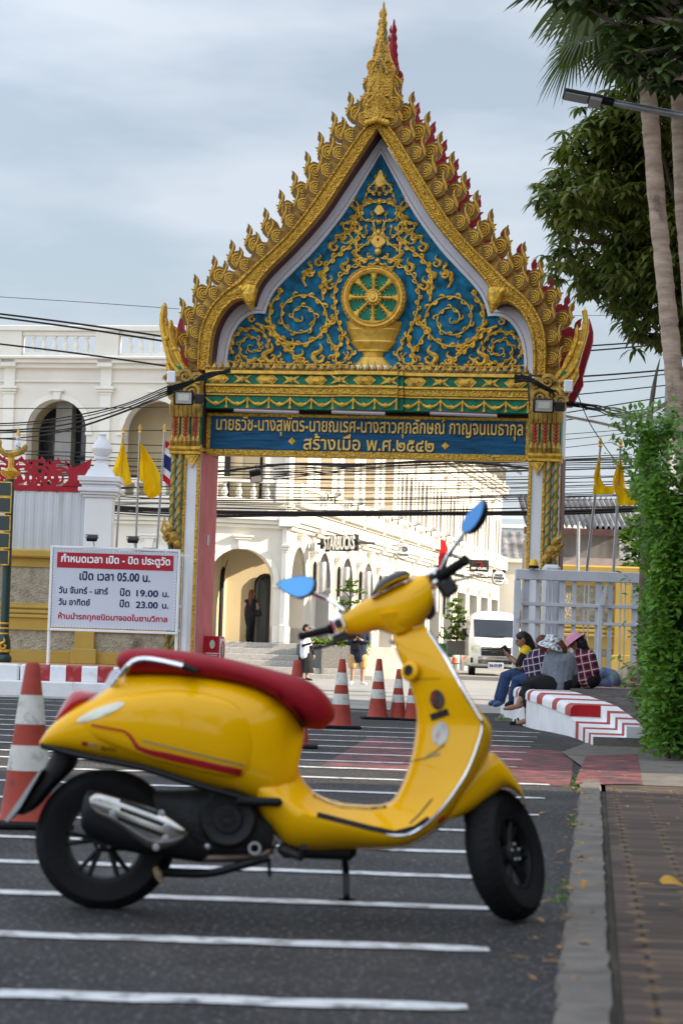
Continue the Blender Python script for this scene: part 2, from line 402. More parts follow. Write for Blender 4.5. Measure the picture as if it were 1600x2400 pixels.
def stripe_mat(name, axis, period, ca, cb, off=0.0, duty=.5):
    m, t, n, L, b = node_mat(name, .6)
    c = n.new('ShaderNodeTexCoord').outputs['Object']; s = n.new('ShaderNodeSeparateXYZ'); L(c, s.inputs[0])
    f = mth(n, L, 'FRACT', mth(n, L, 'ADD', mth(n, L, 'DIVIDE', s.outputs[axis], period), 50 + off))
    k = mth(n, L, 'LESS_THAN', f, duty)
    z = n.new('ShaderNodeTexNoise'); z.inputs['Scale'].default_value = 7; z.inputs['Detail'].default_value = 8; L(c, z.inputs['Vector'])
    w = n.new('ShaderNodeMapRange'); w.inputs['From Min'].default_value = .52; w.inputs['From Max'].default_value = .72; L(z.outputs[0], w.inputs[0])
    col = mixc(n, L, k, ca, cb); col = mixc(n, L, mth(n, L, 'MULTIPLY', w.outputs[0], .35), col, (.45, .36, .33)); L(col, b.inputs['Base Color'])
    return m
KERB_STRIPE = stripe_mat('red_white_kerb_paint', 1, .86, (.74, .74, .75), (.36, .045, .035), .1, .36)
KERB_STRIPE_X = stripe_mat('red_white_kerb_paint_across', 0, .5, (.74, .75, .77), (.34, .028, .03), .55, .5)
CONCRETE = M('kerb_concrete', (.15, .132, .115), .85, 0, .3, 6, .5, 90, stain=(.07, .062, .06), st=.45, ss=3)
CONCRETE_L = M('street_concrete', (.30, .29, .27), .85, 0, .2, 1.2, .3, 60, stain=(.22, .21, .2), st=.42, ss=.8, sst=(.15, 1.5, 1))
MARK_W = M('road_paint_white', (.60, .60, .60), .7, 0, .18, 12, .3, 90, stain=(.11, .105, .105), st=.50, ss=11)
MARK_R = M('road_paint_red', (.26, .07, .07), .75, 0, .45, 8, .3, 90, stain=(.045, .04, .042), st=.60, ss=3, sst=(1.2, 2.2, 1))
WALL_W = M('white_kerb_wall', (.70, .69, .69), .75, 0, .08, 3, .2, 50, stain=(.42, .36, .34), st=.40, ss=3, sst=(2, 2, .35))
SOIL = M('ground_soil', (.12, .105, .085), .9, 0, .3, .4, .3, 20)
TAN = M('sandy_pavement', (.46, .27, .12), .85, 0, .15, 3, .3, 60)
# ================================================================ ground, road, pavements
def sheet(name, pts, mat, kind='structure', label=None, cat=None):
    mb = MB(); mb.add(pts, [tuple(range(len(pts)))]); o = mb.build(name, mat, smooth=False); tag(o, label, cat, kind=kind); return o
sheet('ground', [(-900, -120, -.03), (900, -120, -.03), (900, 1500, -.03), (-900, 1500, -.03)], SOIL)
KL = [gnd(1290, 2440), gnd(1358, 1838)]; KR = [gnd(1447, 2440), gnd(1409, 1845)]
def along(P, y): a, b = P; return a + (b - a) * ((y - a.y) / (b.y - a.y))
a0, a1 = along(KL, -12), along(KL, 17.2); b0, b1 = along(KR, -12), along(KR, 17.2)
sheet('road', [(-16, -12, 0), (a0.x + .05, -12, 0), (a1.x + .05, 17.2, 0), (5.6, 17.25, 0), (5.6, 36.6, 0), (-16, 36.6, 0)], ASPHALT)
mb = MB(); pr_ = [(36.6, .004, -30, 9), (66, .02, -30, 10), (72, .05, -12, 11), (86, .12, -8, 12), (110, .3, -6, 13), (200, .5, -4, 20)]
mb.add([p for y, z, a, b in pr_ for p in ((a, y, z), (b, y, z))], [(2 * i, 2 * i + 1, 2 * i + 3, 2 * i + 2) for i in range(5)]); mb.build('street', CONCRETE_L, smooth=False)['kind'] = 'structure'
mb = MB(); N = 190                                    # worn flat kerb stone
R = []
for i in range(N + 1):
    y = -12 + 29.2 * i / N; l = along(KL, y); r = along(KR, y); j = random.uniform(-.014, .014); k_ = random.uniform(-.010, .004); zt_ = .03 - (.022 if i % 7 == 0 else random.uniform(0, .004))
    R.append([(l.x + j, y, -.02), (l.x + .012 + j, y, zt_), (r.x - .012 + k_, y, zt_ + .004), (r.x + k_, y, -.02)])
mb.rings(R, True, True).build('kerb', CONCRETE, sharp=30)['kind'] = 'structure'
mb = MB(); mb.add([(b0.x + .004, -12, .012), (9, -12, .012), (9, 17.0, .012), (b1.x + .004, 17.0, .012)], [(0, 1, 2, 3)])
mb.build('pavement', PAVERS, smooth=False)['kind'] = 'structure'
sheet('path', [(b1.x + .02, 17.0, .016), (9, 17.0, .016), (9, 25.6, .016), (2.72, 25.6, .016), (2.1, 22.4, .016)], CONCRETE)
def marking(x0, x1, y, w, tilt=0, mat=MARK_W, z=.004):
    mb = MB(); n = max(4, int((x1 - x0) / .12)); v = []; f = []
    for i in range(n + 1):
        x = x0 + (x1 - x0) * i / n; yy = y + tilt * (x - x0) + .012 * sin(x * 2.3 + y); e = .72 if i in (0, n) else 1
        v += [(x, yy - w / 2 * e + random.uniform(-.013, .013), z), (x, yy + w / 2 * e + random.uniform(-.013, .013), z)]
    f = [(2 * i, 2 * i + 2, 2 * i + 3, 2 * i + 1) for i in range(n)]
    o = mb.add(v, f).build('road_marking', mat, smooth=False); o['kind'] = 'structure'
ys = [6.2, 7.42, 8.62, 9.8, 11.0, 12.3, 13.7, 15.3, 16.9, 18.3, 19.4, 20.8, 22.3, 23.7, 25.1, 26.6, 28.1]
for y in ys:
    xe = .36 + .107 * (y - 6.2) if y < 17 else 1.0 + .105 * (y - 15)
    marking(-6.5, xe, y, .135 if y < 14 else .15, -.004, z=.005)
for (yy, x0, x1) in ((30.5, -9, -3.4), (33.0, -9, -3.0), (35.2, -6, .7)): marking(x0, x1, yy, .12, .0, z=.005)
def quad_px(name, px, z, mat):
    return sheet(name, [gnd(a, b, z) for a, b in px], mat)
quad_px('road_marking', [(752, 1795), (1335, 1845), (1345, 1762), (863, 1728)], .0025, MARK_R)
quad_px('road_marking', [(1345, 1838), (1505, 1838), (1492, 1768), (1372, 1770)], .0205, MARK_R)
# ---- right platform: low wall with rounded red and white coping, stepped near end
PB = [gnd(1172, 1672), gnd(1190, 1686), gnd(1240, 1706), gnd(1290, 1716), gnd(1336, 1726)]
PT = [.47, .47, .465, .41, .355]
plat = thing('platform_wall', 'low white wall with rounded coping striped red and white beside the hedge', 'wall', PB[2])
mw = MB(); R = []; R2 = []
for p, z in zip(catmull(PB, 5), catmull([(0, 0, z) for z in PT], 5)):
    zt = z.z; cw = .52
    R.append([(p.x, p.y, -.02), (p.x, p.y, zt - .13), (p.x + cw, p.y + .05, zt - .13), (p.x + cw, p.y + .05, -.02)])
    q = []
    for k in range(7):
        a = pi - pi / 2 * k / 6; q.append((p.x + .055 + .07 * cos(a), p.y, zt - .07 + .07 * sin(a)))
    R2.append([(p.x - .015, p.y, zt - .128)] + q + [(p.x + cw + .01, p.y + .05, zt), (p.x + cw + .01, p.y + .05, zt - .128)])
mw.rings(R).build('base', WALL_W, plat)
MB().rings(R2).build('coping', KERB_STRIPE, plat)
e = R2[-1]; en = MB(); en.add([(p[0], p[1] - .004, p[2]) for p in e], [tuple(range(len(e)))]); en.build('end_face', M('red_gloss', (.36, .008, .012), .4, 0, .1, 4), plat)
NB = [gnd(1336, 1726), gnd(1362, 1735), gnd(1390, 1750)]; low = [(.215, .355), (.16, .28), (.10, .21)]
R = []; R2 = []
for p, zz in zip(catmull(NB, 4), catmull([(0, a, b) for a, b in low], 4)):
    q0, q1 = zz.y, zz.z
    R.append([(p.x - .01, p.y - .01, -.02), (p.x - .01, p.y - .01, q0), (p.x + .33, p.y + .03, q0), (p.x + .33, p.y + .03, -.02)])
    R2.append([(p.x + .331, p.y + .03, -.02), (p.x + .331, p.y + .03, q1), (p.x + .52, p.y + .05, q1), (p.x + .52, p.y + .05, -.02)])
MB().rings(R).build('lower_step', KERB_STRIPE, plat); MB().rings(R2).build('riser', KERB_STRIPE, plat)
pe = R2[-1]; MB().box(R[-1][0][0] + .0, pe[3][0] + .02, R[-1][0][1] - .05, R[-1][0][1] - .012, -.02, .10).build('end_block', CONCRETE, plat)
PAVE2 = M('platform_pavers', (.085, .072, .066), .9, 0, .5, 9, .5, 40, stretch=(1, .35, 1))
allb = [(Vector(p), z) for p, z in zip(PB, PT)] + [(Vector(p), h) for p, (l, h) in zip(NB[1:], low[1:])]
v = []; f = []
for i, (p, z) in enumerate(allb):
    v += [(p.x + .535, p.y + .05, z - .012), (9.5, p.y + .05, z - .012)]
    if i: f.append((2 * i - 2, 2 * i - 1, 2 * i + 1, 2 * i))
v += [(2.9, 38, .455), (9.5, 38, .455)]; f.append((0, 1, len(v) - 1, len(v) - 2))
MB().add(v, f).build('terrace', PAVE2, smooth=False)['kind'] = 'structure'
# ---- left pavement with stepped painted kerb
kx = gnd(0, 1632); yk = 38.0
MB().box(-30, -2.35, yk, yk + .42, -.02, .235, .02).build('kerb', WALL_W)['kind'] = 'structure'
MB().box(-30, -5.02, yk + .4, yk + .75, -.02, .49, .03).build('kerb', WALL_W)['kind'] = 'structure'
MB().box(-5.0, -2.4, yk + .4, yk + .75, -.02, .49, .03).build('kerb', KERB_STRIPE_X)['kind'] = 'structure'
MB().box(-30, -2.4, yk + .76, 52, -.02, .485).build('pavement', TAN)['kind'] = 'structure'
# ================================================================ temple gate
GB = radians(9)
GY = 40.0; PXM = FPX / GY
go = at(867, 860, GY); GO = Vector((go.x, GY, 0))
gd = Vector((sin(GB), cos(GB), 0)); gr = Vector((cos(GB), -sin(GB), 0))
gate = thing('temple_gate', 'ornate golden gate with pointed gable, blue carved panel and wheel emblem', 'gate', GO, -GB, local=True)
def G(px, py, dep=0.0):
    p = onplane(px, py, GO + gd * dep, gd) - GO
    return Vector((p.dot(gr), p.z))
def gpoly(l, dep): return [G(x, y, dep) for x, y in l]
def sym(left, right, dep, n):
    """half outline as (u >= 0, z) averaged over both sides; lists run apex -> foot in pieces"""
    out = []
    for k, (a, b) in enumerate(zip(left, right)):
        A = resample([(*G(x, y, dep), 0) for x, y in a], n[k]); B = resample([(*G(x, y, dep), 0) for x, y in b], n[k])
        out.append([Vector(((q.x - p.x) / 2, (p.y + q.y) / 2)) for p, q in zip(A, B)])
    return out
def smooth_piece(P, it=6):
    P = [Vector(p) for p in P]
    for _ in range(it): P = [P[0]] + [(P[i - 1] + P[i] * 2 + P[i + 1]) / 4 for i in range(1, len(P) - 1)] + [P[-1]]
    return P
def half(left, right, dep, n=(34, 26)):
    pc = [smooth_piece(p) for p in sym(left, right, dep, n)]; q = pc[0] + pc[1][1:]
    q[0].x = 0; return q
BO = half([[(884, 272), (860, 289), (712, 500), (683, 541), (571, 637), (558, 655)], [(558, 655), (523, 679), (492, 710), (472, 749), (464, 787), (461, 862)]],
          [[(884, 272), (908, 284), (1036, 500), (1103, 586), (1173, 653), (1188, 664)], [(1188, 664), (1215, 688), (1250, 730), (1272, 774), (1277, 819), (1274, 883)]], 0)
BI = half([[(884, 305), (759, 500), (667, 586), (600, 659), (585, 706)], [(585, 706), (559, 694), (523, 720), (501, 755), (490, 803), (488, 866)]],
          [[(884, 305), (889, 312), (1000, 500), (1059, 589), (1145, 672), (1152, 722)], [(1152, 722), (1186, 704), (1215, 736), (1237, 781), (1242, 819), (1244, 883)]], 0)
WO = half([[(888, 325), (775, 500), (600, 682), (590, 704)], [(590, 704), (546, 720), (517, 761), (504, 806), (498, 866)]],
          [[(888, 325), (1000, 500), (1149, 676), (1153, 722)], [(1153, 722), (1188, 706), (1216, 738), (1240, 785), (1246, 883)]], .5)
BL = half([[(892, 360), (807, 500), (740, 576), (683, 634), (632, 688), (621, 707), (616, 734)], [(616, 734), (600, 728), (571, 736), (549, 765), (533, 800), (527, 862)]],
          [[(892, 360), (965, 500), (1030, 599), (1119, 685), (1135, 717), (1136, 745)], [(1136, 745), (1161, 742), (1196, 765), (1212, 793), (1223, 844), (1223, 874)]], .5)
def full(h): return [Vector((-p.x, p.y)) for p in h[::-1]] + h[1:]
zb = BL[-1].y
# tympanum and its pale border
MB().prism(full([Vector((p.x * 1.01, p.y)) for p in BL]) + [], .50, .62).build('tympanum', BLUE, gate)
MB().strip(full(WO), full(BL), .44, .60).build('border', LILAC, gate)
ins = [Vector((p.x, p.y - .02)) for p in WO]
mb = MB()
for off in (.02,): mb.tube([(q.x, .437, q.y) for q in [a.lerp(b, .72) for a, b in zip(full(WO), full(BL))]], .006, 5)
mb.build('border_line', M('grey_line', (.28, .26, .3), .6, 0, 0), gate)
# gilded barge band with raised rims
def profile_band(A, B, dep0, prof, name, mat, parent):
    R = [[(a.x + (b.x - a.x) * t, dep0 + d, a.y + (b.y - a.y) * t) for t, d in prof] for a, b in zip(A, B)]
    return MB().rings(R, True, True).build(name, mat, parent, sharp=30)
profile_band(full(BO), full(BI), 0, [(0, .10), (0, -.08), (.05, -.11), (.13, -.11), (.18, -.06), (.45, -.085), (.78, -.05), (.82, -.11), (.93, -.11), (1, -.06), (1, .10)], 'barge_band', GOLD_RELIEF, gate)
MB().strip(full([a.lerp(b, .30) for a, b in zip(BO, BI)]), full(BI), .101, .47).build('soffit', MAROON, gate)
def offset(h, d):
    o = []
    for i, p in enumerate(h):
        a = h[max(0, i - 1)]; b = h[min(len(h) - 1, i + 1)]; t = (b - a).normalized(); nrm = Vector((-t.y, t.x))
        if nrm.x < 0 and nrm.y < 0 or nrm.dot(Vector((p.x, .3))) < 0: nrm = -nrm
        o.append(p + nrm * d)
    o = smooth_piece(o, 4); o[0].x = max(0, 0); return o
O1 = offset(BO, .20); O2 = offset(BO, .30)
MB().strip(full(O1), full(BO), .12, .40).build('roof_step', GOLD_OLD, gate)
MB().strip(full(offset(BO, .10)), full(BI), .48, 1.30).build('roof', MAROON, gate)
MB().strip(full(offset(BO, .26)), full([a.lerp(b, .6) for a, b in zip(BO, BI)]), 1.30, 1.48).build('rear_gable', RED_BACK, gate)
MB().prism(full([Vector((p.x * 1.0, p.y)) for p in WO]), .62, .70).build('back_wall', WHITE, gate)
# flame ornaments (one mesh, many parts)
FL = [(-.20, 0), (-.36, .10), (-.44, .26), (-.43, .42), (-.37, .52), (-.42, .64), (-.30, .585), (-.22, .66), (-.14, .70), (-.16, .80), (-.09, .88), (-.01, .93), (.06, 1.04), (.13, .92), (.15, .80), (.09, .70), (.02, .66), (.04, .60), (.14, .62), (.25, .55), (.33, .42), (.34, .27), (.28, .13), (.16, 0)]
def flame_mesh(name, mat, depth=.16, relief=True):
    mb = MB(); mb.prism([(x * (.78 if z < .5 else .72), z * 1.06) for x, z in FL], -depth / 2, depth / 2); nplate = len(mb.f)
    if relief:
        for sgn in (-1,):
            for rr, a0, a1 in ((.055, 0, 5.6), (.145, .3, 4.9), (.235, .6, 4.4)):
                pts = [(.02 + rr * cos(a) * .86, sgn * depth / 2 - .02, .30 + rr * sin(a)) for a in [a0 + (a1 - a0) * k / 14 for k in range(15)]]
                mb.tube(pts, [.034 * (1 - .45 * abs(k / 7 - 1)) for k in range(15)], 5)
            mb.tube([(-.32, sgn * depth / 2, .52), (-.2, sgn * depth / 2 - .01, .58), (-.02, sgn * depth / 2 - .01, .72), (.06, sgn * depth / 2 - .01, .86), (.07, sgn * depth / 2, .98)], [.02, .035, .035, .03, .012], 5)
            mb.tube([(-.36, sgn * depth / 2, .1 + .32), (-.25, sgn * depth / 2 - .01, .5), (-.05, sgn * depth / 2 - .01, .58)], [.02, .03, .015], 5)
    me = mb.mesh(name, mat, sharp=35)
    if relief:
        me.materials.append(GROOVE_SHADE)
        for p in me.polygons:
            if p.index < nplate and p.normal.y < -.9: p.material_index = 1
    return me
class _H: pass
flame_gold = _H(); flame_gold.data = flame_mesh('flame_ornament', GOLD)
flame_red = _H(); flame_red.data = flame_mesh('flame_ornament', RED_BACK, .12, False)
def flame_row(curve, n, dep, size, src, start=.06, stop=1.0, name='flame_ornament', leanf=.55):
    L = resample([(p.x, p.y, 0) for p in curve], 200)
    for i in range(n):
        t = start + (stop - start) * i / (n - 1); k = int(t * 198); p = L[k]; tg = (L[min(199, k + 4)] - L[max(0, k - 4)]).normalized()
        nr = Vector((-tg.y, tg.x)); nr = nr if nr.x > 0 else -nr
        up = (Vector((0, 1)) * (1 - leanf) + nr * leanf * .9).normalized(); ang = atan2(up.x, up.y)
        s = size * (1 - .12 * t)
        for sg in (-1, 1):
            m = Matrix.Translation((sg * p.x, dep, p.y)) @ Matrix.Rotation(sg * ang, 4, 'Y') @ Matrix.Diagonal((-sg * s if False else (s if sg < 0 else -s), s * .8, s, 1))
            put(src, name, gate, m)
flame_row(offset(BO, -.01), 15, .02, .47, flame_gold, .05, .97)
flame_row(offset(BO, .20), 14, .30, .53, flame_gold, .0, .93)
flame_row(offset(BO, .16), 14, 1.42, .58, flame_red, .06, .95)
for dx, py, sz, dp in ((.20, 262, .44, .0), (.155, 218, .46, .12)):
    for sg in (-1, 1): put(flame_gold, 'flame_ornament', gate, Matrix.Translation((G(893, py, 0).x + sg * dx, dp, G(893, py, 0).y)) @ Matrix.Rotation(sg * .12, 4, 'Y') @ Matrix.Diagonal((sz if sg < 0 else -sz, sz * .7, sz, 1)))
# spires
def spire(name, apx, base, dep, mat, parent, wide=1.0):
    top = G(*apx, dep); bt = G(*base, dep); h = top.y - bt.y; mb = MB()
    prof = [(0, .27), (.06, .29), (.12, .24), (.18, .235), (.26, .24), (.32, .22), (.38, .23), (.44, .245), (.48, .20), (.54, .15), (.62, .11), (.72, .08), (.80, .055), (.90, .03), (1, .006)]
    R = []
    for t, w in prof:
        z = bt.y + h * t; w *= wide; x = bt.x + (top.x - bt.x) * t
        R.append([(x - w, dep + .10, z), (x - w * .9, dep - .02, z), (x - w * .3, dep - .12 * (1 - t * .7), z), (x, dep - .17 * (1 - t * .8), z), (x + w * .3, dep - .12 * (1 - t * .7), z), (x + w * .9, dep - .02, z), (x + w, dep + .10, z)])
    mb.rings(R, True, True)
    for sg in (-1, 1):
        for t, s in ((.14, .42), (.44, .40)):
            z = bt.y + h * t; cx = bt.x + (top.x - bt.x) * t
            pts = [(cx + sg * (.16 + .11 * cos(a)) * s * 2, dep - .08, z + .12 * sin(a) * s * 2) for a in [pi * .9 - k * .42 for k in range(12)]]
            mb.tube(pts, [.035 * (1 - k / 16) for k in range(12)], 5)
        for k in range(5):
            t0 = .55 + .08 * k; z = bt.y + h * t0; w = .10 * (1 - (t0 - .5) * 1.9); cx = bt.x + (top.x - bt.x) * t0
            mb.tube([(cx + sg * w, dep, z), (cx + sg * (w + .02), dep - .02, z + .05), (cx + sg * (w + .005), dep, z + .14)], [.03, .022, .004], 5)
    for k, (t, w) in enumerate(((.06, .2), (.2, .16), (.36, .13), (.52, .11))):
        z = bt.y + h * t; cx = bt.x + (top.x - bt.x) * t
        mb.tube([(cx - w, dep - .13, z), (cx - w * .8, dep - .17, z + .12), (cx, dep - .2, z + .30)], [.02, .03, .008], 5)
        mb.tube([(cx + w, dep - .13, z), (cx + w * .8, dep - .17, z + .12), (cx, dep - .2, z + .30)], [.02, .03, .008], 5)
    return mb.build(name, mat, parent, sharp=35)
sp = spire('spire', (899, 4), (887, 278), -.02, GOLD_RELIEF, gate)
for t in (.40, .56, .68):
    mb = MB(); a = G(899, 4, -.2); b = G(887, 278, -.2); c = b.lerp(a, t)
    for sg in (-1, 1): mb.prism([(c.x + sg * .03, c.y), (c.x + sg * (.09 * (1.2 - t)), c.y + .08), (c.x + sg * .02, c.y + .30)], -.15 * (1.15 - t) - .012, -.1 * (1.15 - t))
    mb.build('inlay', BLUE, sp, org=(0, 0, 0))
spire('rear_spire', (923, 45), (908, 290), 1.40, RED_BACK, gate, .9)
# curled rosettes where the bands meet and at the inner points
for sg in (-1, 1):
    mb = MB(); c = BI[33]; mb.tube([(sg * (c.x + .02), -.10, c.y + .22), (sg * (c.x + .015), -.16, c.y + .12), (sg * (c.x - .0), -.15, c.y), (sg * (c.x - .035), -.10, c.y - .14)], [.14, .125, .085, .012], 8)
    for k in range(4): mb.ell((sg * (c.x + .03 + .04 * k), -.2, c.y + .20 + .03 * (k % 2)), .045, .05, .05, 8, 6)
    for k in range(3): mb.tube([(sg * (c.x - .08 + .02 * k), -.2, c.y + .1 - .06 * k), (sg * (c.x), -.25, c.y + .06 - .06 * k), (sg * (c.x + .07 - .02 * k), -.2, c.y + .1 - .06 * k)], .014, 5)
    mb.build('rosette', GOLD, gate)
mb = MB()
for k in range(7):
    a = G(884, 285, -.1); mb.ell((a.x + (k - 3) * .055, -.15, a.y + .03 - abs(k - 3) * .02), .05, .06, .06, 8, 6)
mb.build('rosette', GOLD, gate)
# ---- eave finials
def zc6(x, y): return (x * .3189, 700 + y * .3189)
NAGA = [(1215, 30), (1198, 75), (1182, 130), (1180, 200), (1196, 285), (1212, 350), (1222, 400), (1236, 470), (1228, 520), (1250, 570), (1280, 640), (1300, 690), (1360, 690), (1395, 620), (1400, 560), (1380, 510), (1345, 470), (1330, 410), (1300, 350), (1285, 300), (1274, 240), (1268, 190), (1261, 158), (1248, 190), (1238, 215), (1226, 200), (1232, 165), (1222, 135), (1224, 90), (1220, 50)]
def naga(dep, name, mat, s=1.0):
    out = []
    P = [G(*zc6(x, y), .02) for x, y in NAGA]
    for sg in (-1, 1):
        mb = MB(); mb.prism([(sg * -p.x, p.y) for p in P], dep - .09, dep + .09)
        def q(x, y): g = G(*zc6(x, y), .02); return (sg * -g.x, dep - .10, g.y)
        if s:
            for l, r in (([(1216, 60), (1200, 150), (1208, 250), (1232, 360), (1260, 450), (1300, 520), (1340, 560), (1350, 610), (1320, 650)], .045), ([(1260, 190), (1258, 260), (1280, 350), (1310, 430), (1350, 500), (1380, 560)], .035), ([(1236, 480), (1260, 540), (1290, 600), (1320, 610), (1310, 570)], .035)):
                mb.tube(catmull([q(x, y) for x, y in l], 3), r, 6)
            for x, y in ((1385, 560), (1370, 600), (1345, 640), (1300, 600), (1290, 380), (1230, 300)): mb.ell(q(x, y), .05, .05, .05, 8, 6)
        o = mb.build(name, mat, gate)
        if s:
            g2 = MB(); g2.prism([(q(x, y)[0], q(x, y)[2]) for x, y in ((1300, 500), (1345, 500), (1330, 570), (1318, 640), (1290, 660), (1296, 600), (1318, 560))], dep - .125, dep - .07)
            g2.build('inlay', GREEN, o, org=(0, 0, 0))
naga(.02, 'finial', GOLD)
naga(1.38, 'rear_finial', RED_BACK, 0)
# ---- carved scrolls
def vine(mb, pts, dep, r0, r1, gap=.13, leaf=.075, side=0):
    P = resample(catmull([(p[0], p[1], 0) for p in pts], 6), 60); n = 60
    tot = sum((b - a).length for a, b in zip(P, P[1:])); n = max(10, int(tot / .045)); P = resample(P, n)
    r0 *= .78; r1 *= .78; leaf *= .78; gap *= .82
    mb.tube([(p.x, dep, p.y) for p in P], [r0 + (r1 - r0) * i / (n - 1) for i in range(n)], 6)
    d = 0; last = 0; sd = 1
    for i in range(1, n - 1):
        d += (P[i] - P[i - 1]).length
        if d - last < gap: continue
        last = d; sd = -sd if side == 0 else side
        t = (P[i + 1] - P[i - 1]).normalized(); nr = Vector((-t.y, t.x, 0)) * sd; L = leaf * random.uniform(.8, 1.25)
        q = [P[i], P[i] + t * L * .35 + nr * L * .45, P[i] + t * L * .9 + nr * L * .75, P[i] + t * L * 1.25 + nr * L * .45, P[i] + t * L * 1.1 + nr * L * .2]
        rr = r0 + (r1 - r0) * i / n
        mb.tube([(p.x, dep - .012, p.y) for p in catmull(q, 2)], [rr * .9, rr * 1.05, rr * 1.2, rr * 1.25, rr * 1.15, rr, rr * .9, rr * .6, rr * .35], 5)
def flamelet(mb, x, z, s, dep, sg=1, lean=0):
    q = [(0, 0), (-.22, .18), (-.24, .42), (.02, .55), (.14, .72), (.02, .98)]
    mb.tube([(x + sg * (a + lean * b) * s, dep, z + b * s) for a, b in [(p.x, p.y) for p in catmull([(a, b, 0) for a, b in q], 3)]], [.12 * s * k for k in (.7, .8, .95, 1.1, 1.2, 1.25, 1.2, 1.1, 1.0, .95, .9, .8, .65, .5, .3, .1)], 6)
    q = [(0, .02), (.2, .12), (.27, .3), (.14, .38), (.08, .28)]
    mb.tube([(x + sg * a * s, dep - .005, z + b * s) for a, b in q], [.1 * s, .1 * s, .09 * s, .07 * s, .04 * s], 5)
SD = .475
def c2(x, y): p = G(380 + x * .3189, 500 + y * .3189, .5); return (p.x, p.y)
def c1(x, y): p = G(600 + x * .3189, y * .3189, .5); return (p.x, p.y)
def spiral(c, r0, r1, turns, a0, sgn=1, sq=1.0):
    n = int(turns * 14); return [(c[0] + (r0 + (r1 - r0) * k / n) * cos(a0 + sgn * 2 * pi * turns * k / n), c[1] + sq * (r0 + (r1 - r0) * k / n) * sin(a0 + sgn * 2 * pi * turns * k / n)) for k in range(n + 1)]
half_mb = MB()
u = .3189 / PXM
A = c2(1022, 762)
vine(half_mb, spiral(A, .02, 255 * u, 2.75, .6, -1, .95), SD, .017, .032, .12, .085)
Bc = c2(660, 980)
vine(half_mb, spiral(Bc, .015, 165 * u, 2.4, 1.0, 1, .95), SD, .015, .028, .11, .07)
for l, r0, r1 in (([c2(690, 810), c2(780, 850), c2(850, 930), c2(930, 1010), c2(1030, 1090)], .034, .022), ([c2(480, 1088), c2(700, 1108), c2(1000, 1112), c2(1380, 1118)], .02, .02),
                  ([c2(1275, 1100), c2(1290, 1000), c2(1330, 900), c2(1290, 790), c2(1272, 690), c2(1268, 570), c2(1310, 470), c2(1400, 390), c2(1500, 330)], .03, .018),
                  ([c2(1150, 900), c2(1230, 830), c2(1265, 760)], .02, .03), ([c2(1185, 640), c2(1180, 530), c2(1195, 420), c2(1260, 330), c2(1370, 250), c2(1440, 170)], .033, .026),
                  ([c2(1440, 170), c2(1450, 90), c2(1400, 55), c2(1330, 90), c2(1350, 150), c2(1270, 165)], .026, .02), ([c2(1060, 540), c2(1030, 470), c2(1090, 430), c2(1100, 375)], .03, .02),
                  ([c2(1440, 230), c2(1420, 300), c2(1480, 340), c2(1560, 330)], .022, .022), ([c2(1290, 1010), c2(1250, 1080), c2(1330, 1100), c2(1360, 1060), c2(1330, 1020)], .024, .014),
                  ([c2(1370, 1080), c2(1400, 1020), c2(1360, 960), c2(1365, 900)], .026, .018), ([c2(1200, 870), c2(1240, 940), c2(1250, 1010)], .02, .024),
                  ([c1(735, 1480), c1(760, 1540), c1(720, 1600), c1(700, 1660), c1(740, 1720)], .022, .026)):
    vine(half_mb, l, SD, r0, r1, .105, .08)
for x, y, s in ((790, 1095, .34), (1020, 1100, .24), (1150, 1100, .34), (860, 1100, .20), (660, 800, .18), (1085, 470, .24), (1150, 390, .22), (1260, 280, .26), (1330, 200, .2), (560, 1085, .16), (1180, 480, .22), (1230, 560, .25), (1350, 430, .26), (730, 1000, .14), (950, 1000, .2)):
    p = c2(x, y); flamelet(half_mb, p[0], p[1], s, SD)
half_mb.build('scroll_carving', GOLD, gate)
mm = MB(); mm.v = [Vector((-p.x, p.y, p.z)) for p in half_mb.v]; mm.f = [q[::-1] for q in half_mb.f]; mm.build('scroll_carving', GOLD, gate)
cen = MB(); vh = MB()
def cz(py): return G(884, py, .5).y
def cc(dx, py): return (dx / PXM, cz(py))
for l, r0, r1 in (([cc(0, 400), cc(-14, 428), cc(-30, 445), cc(-14, 452), cc(-6, 440)], .028, .016), ([cc(-6, 448), cc(-34, 455), cc(-30, 480), cc(-10, 470)], .024, .015), ([cc(-4, 470), cc(-36, 478), cc(-42, 510), cc(-20, 520), cc(-14, 500)], .026, .014),
                  ([cc(-40, 500), cc(-58, 520), cc(-50, 548), cc(-28, 550), cc(-34, 530)], .026, .014), ([cc(-14, 520), cc(-10, 545), cc(-26, 570), cc(-52, 590), cc(-40, 610), cc(-22, 606), cc(-26, 594)], .028, .014),
                  ([cc(-50, 590), cc(-62, 560), cc(-80, 548), cc(-84, 570), cc(-70, 572)], .024, .012), ([cc(0, 616), cc(-30, 628), cc(-52, 616), cc(-50, 600)], .03, .02), ([cc(-46, 500), cc(-62, 490), cc(-66, 470), cc(-56, 462)], .024, .012)):
    vine(vh, l, SD, r0, r1, .10, .06)
vh.mirror(); cen.v = vh.v; cen.f = vh.f
def lotus(mb, py, w, h, dep):
    z = cz(py)
    for s, d in ((1, 0), (.62, -.03), (.3, -.05)):
        mb.prism([(-w * s * .35, z), (-w * s, z + h * .35 * s + .0), (-w * s * .55, z + h * .68 * s), (0, z + h * s), (w * s * .55, z + h * .68 * s), (w * s, z + h * .35 * s), (w * s * .35, z)], dep + d - .03, dep + d)
lotus(cen, 440, .11, .25, .48); lotus(cen, 582, .13, .30, .48); lotus(cen, 505, .09, .20, .48)
for py, r in ((455, .04), (474, .05), (520, .05), (545, .05), (590, .06), (612, .045)): cen.ell((0, .45, cz(py)), r, .04, r * 1.2, 8, 6)
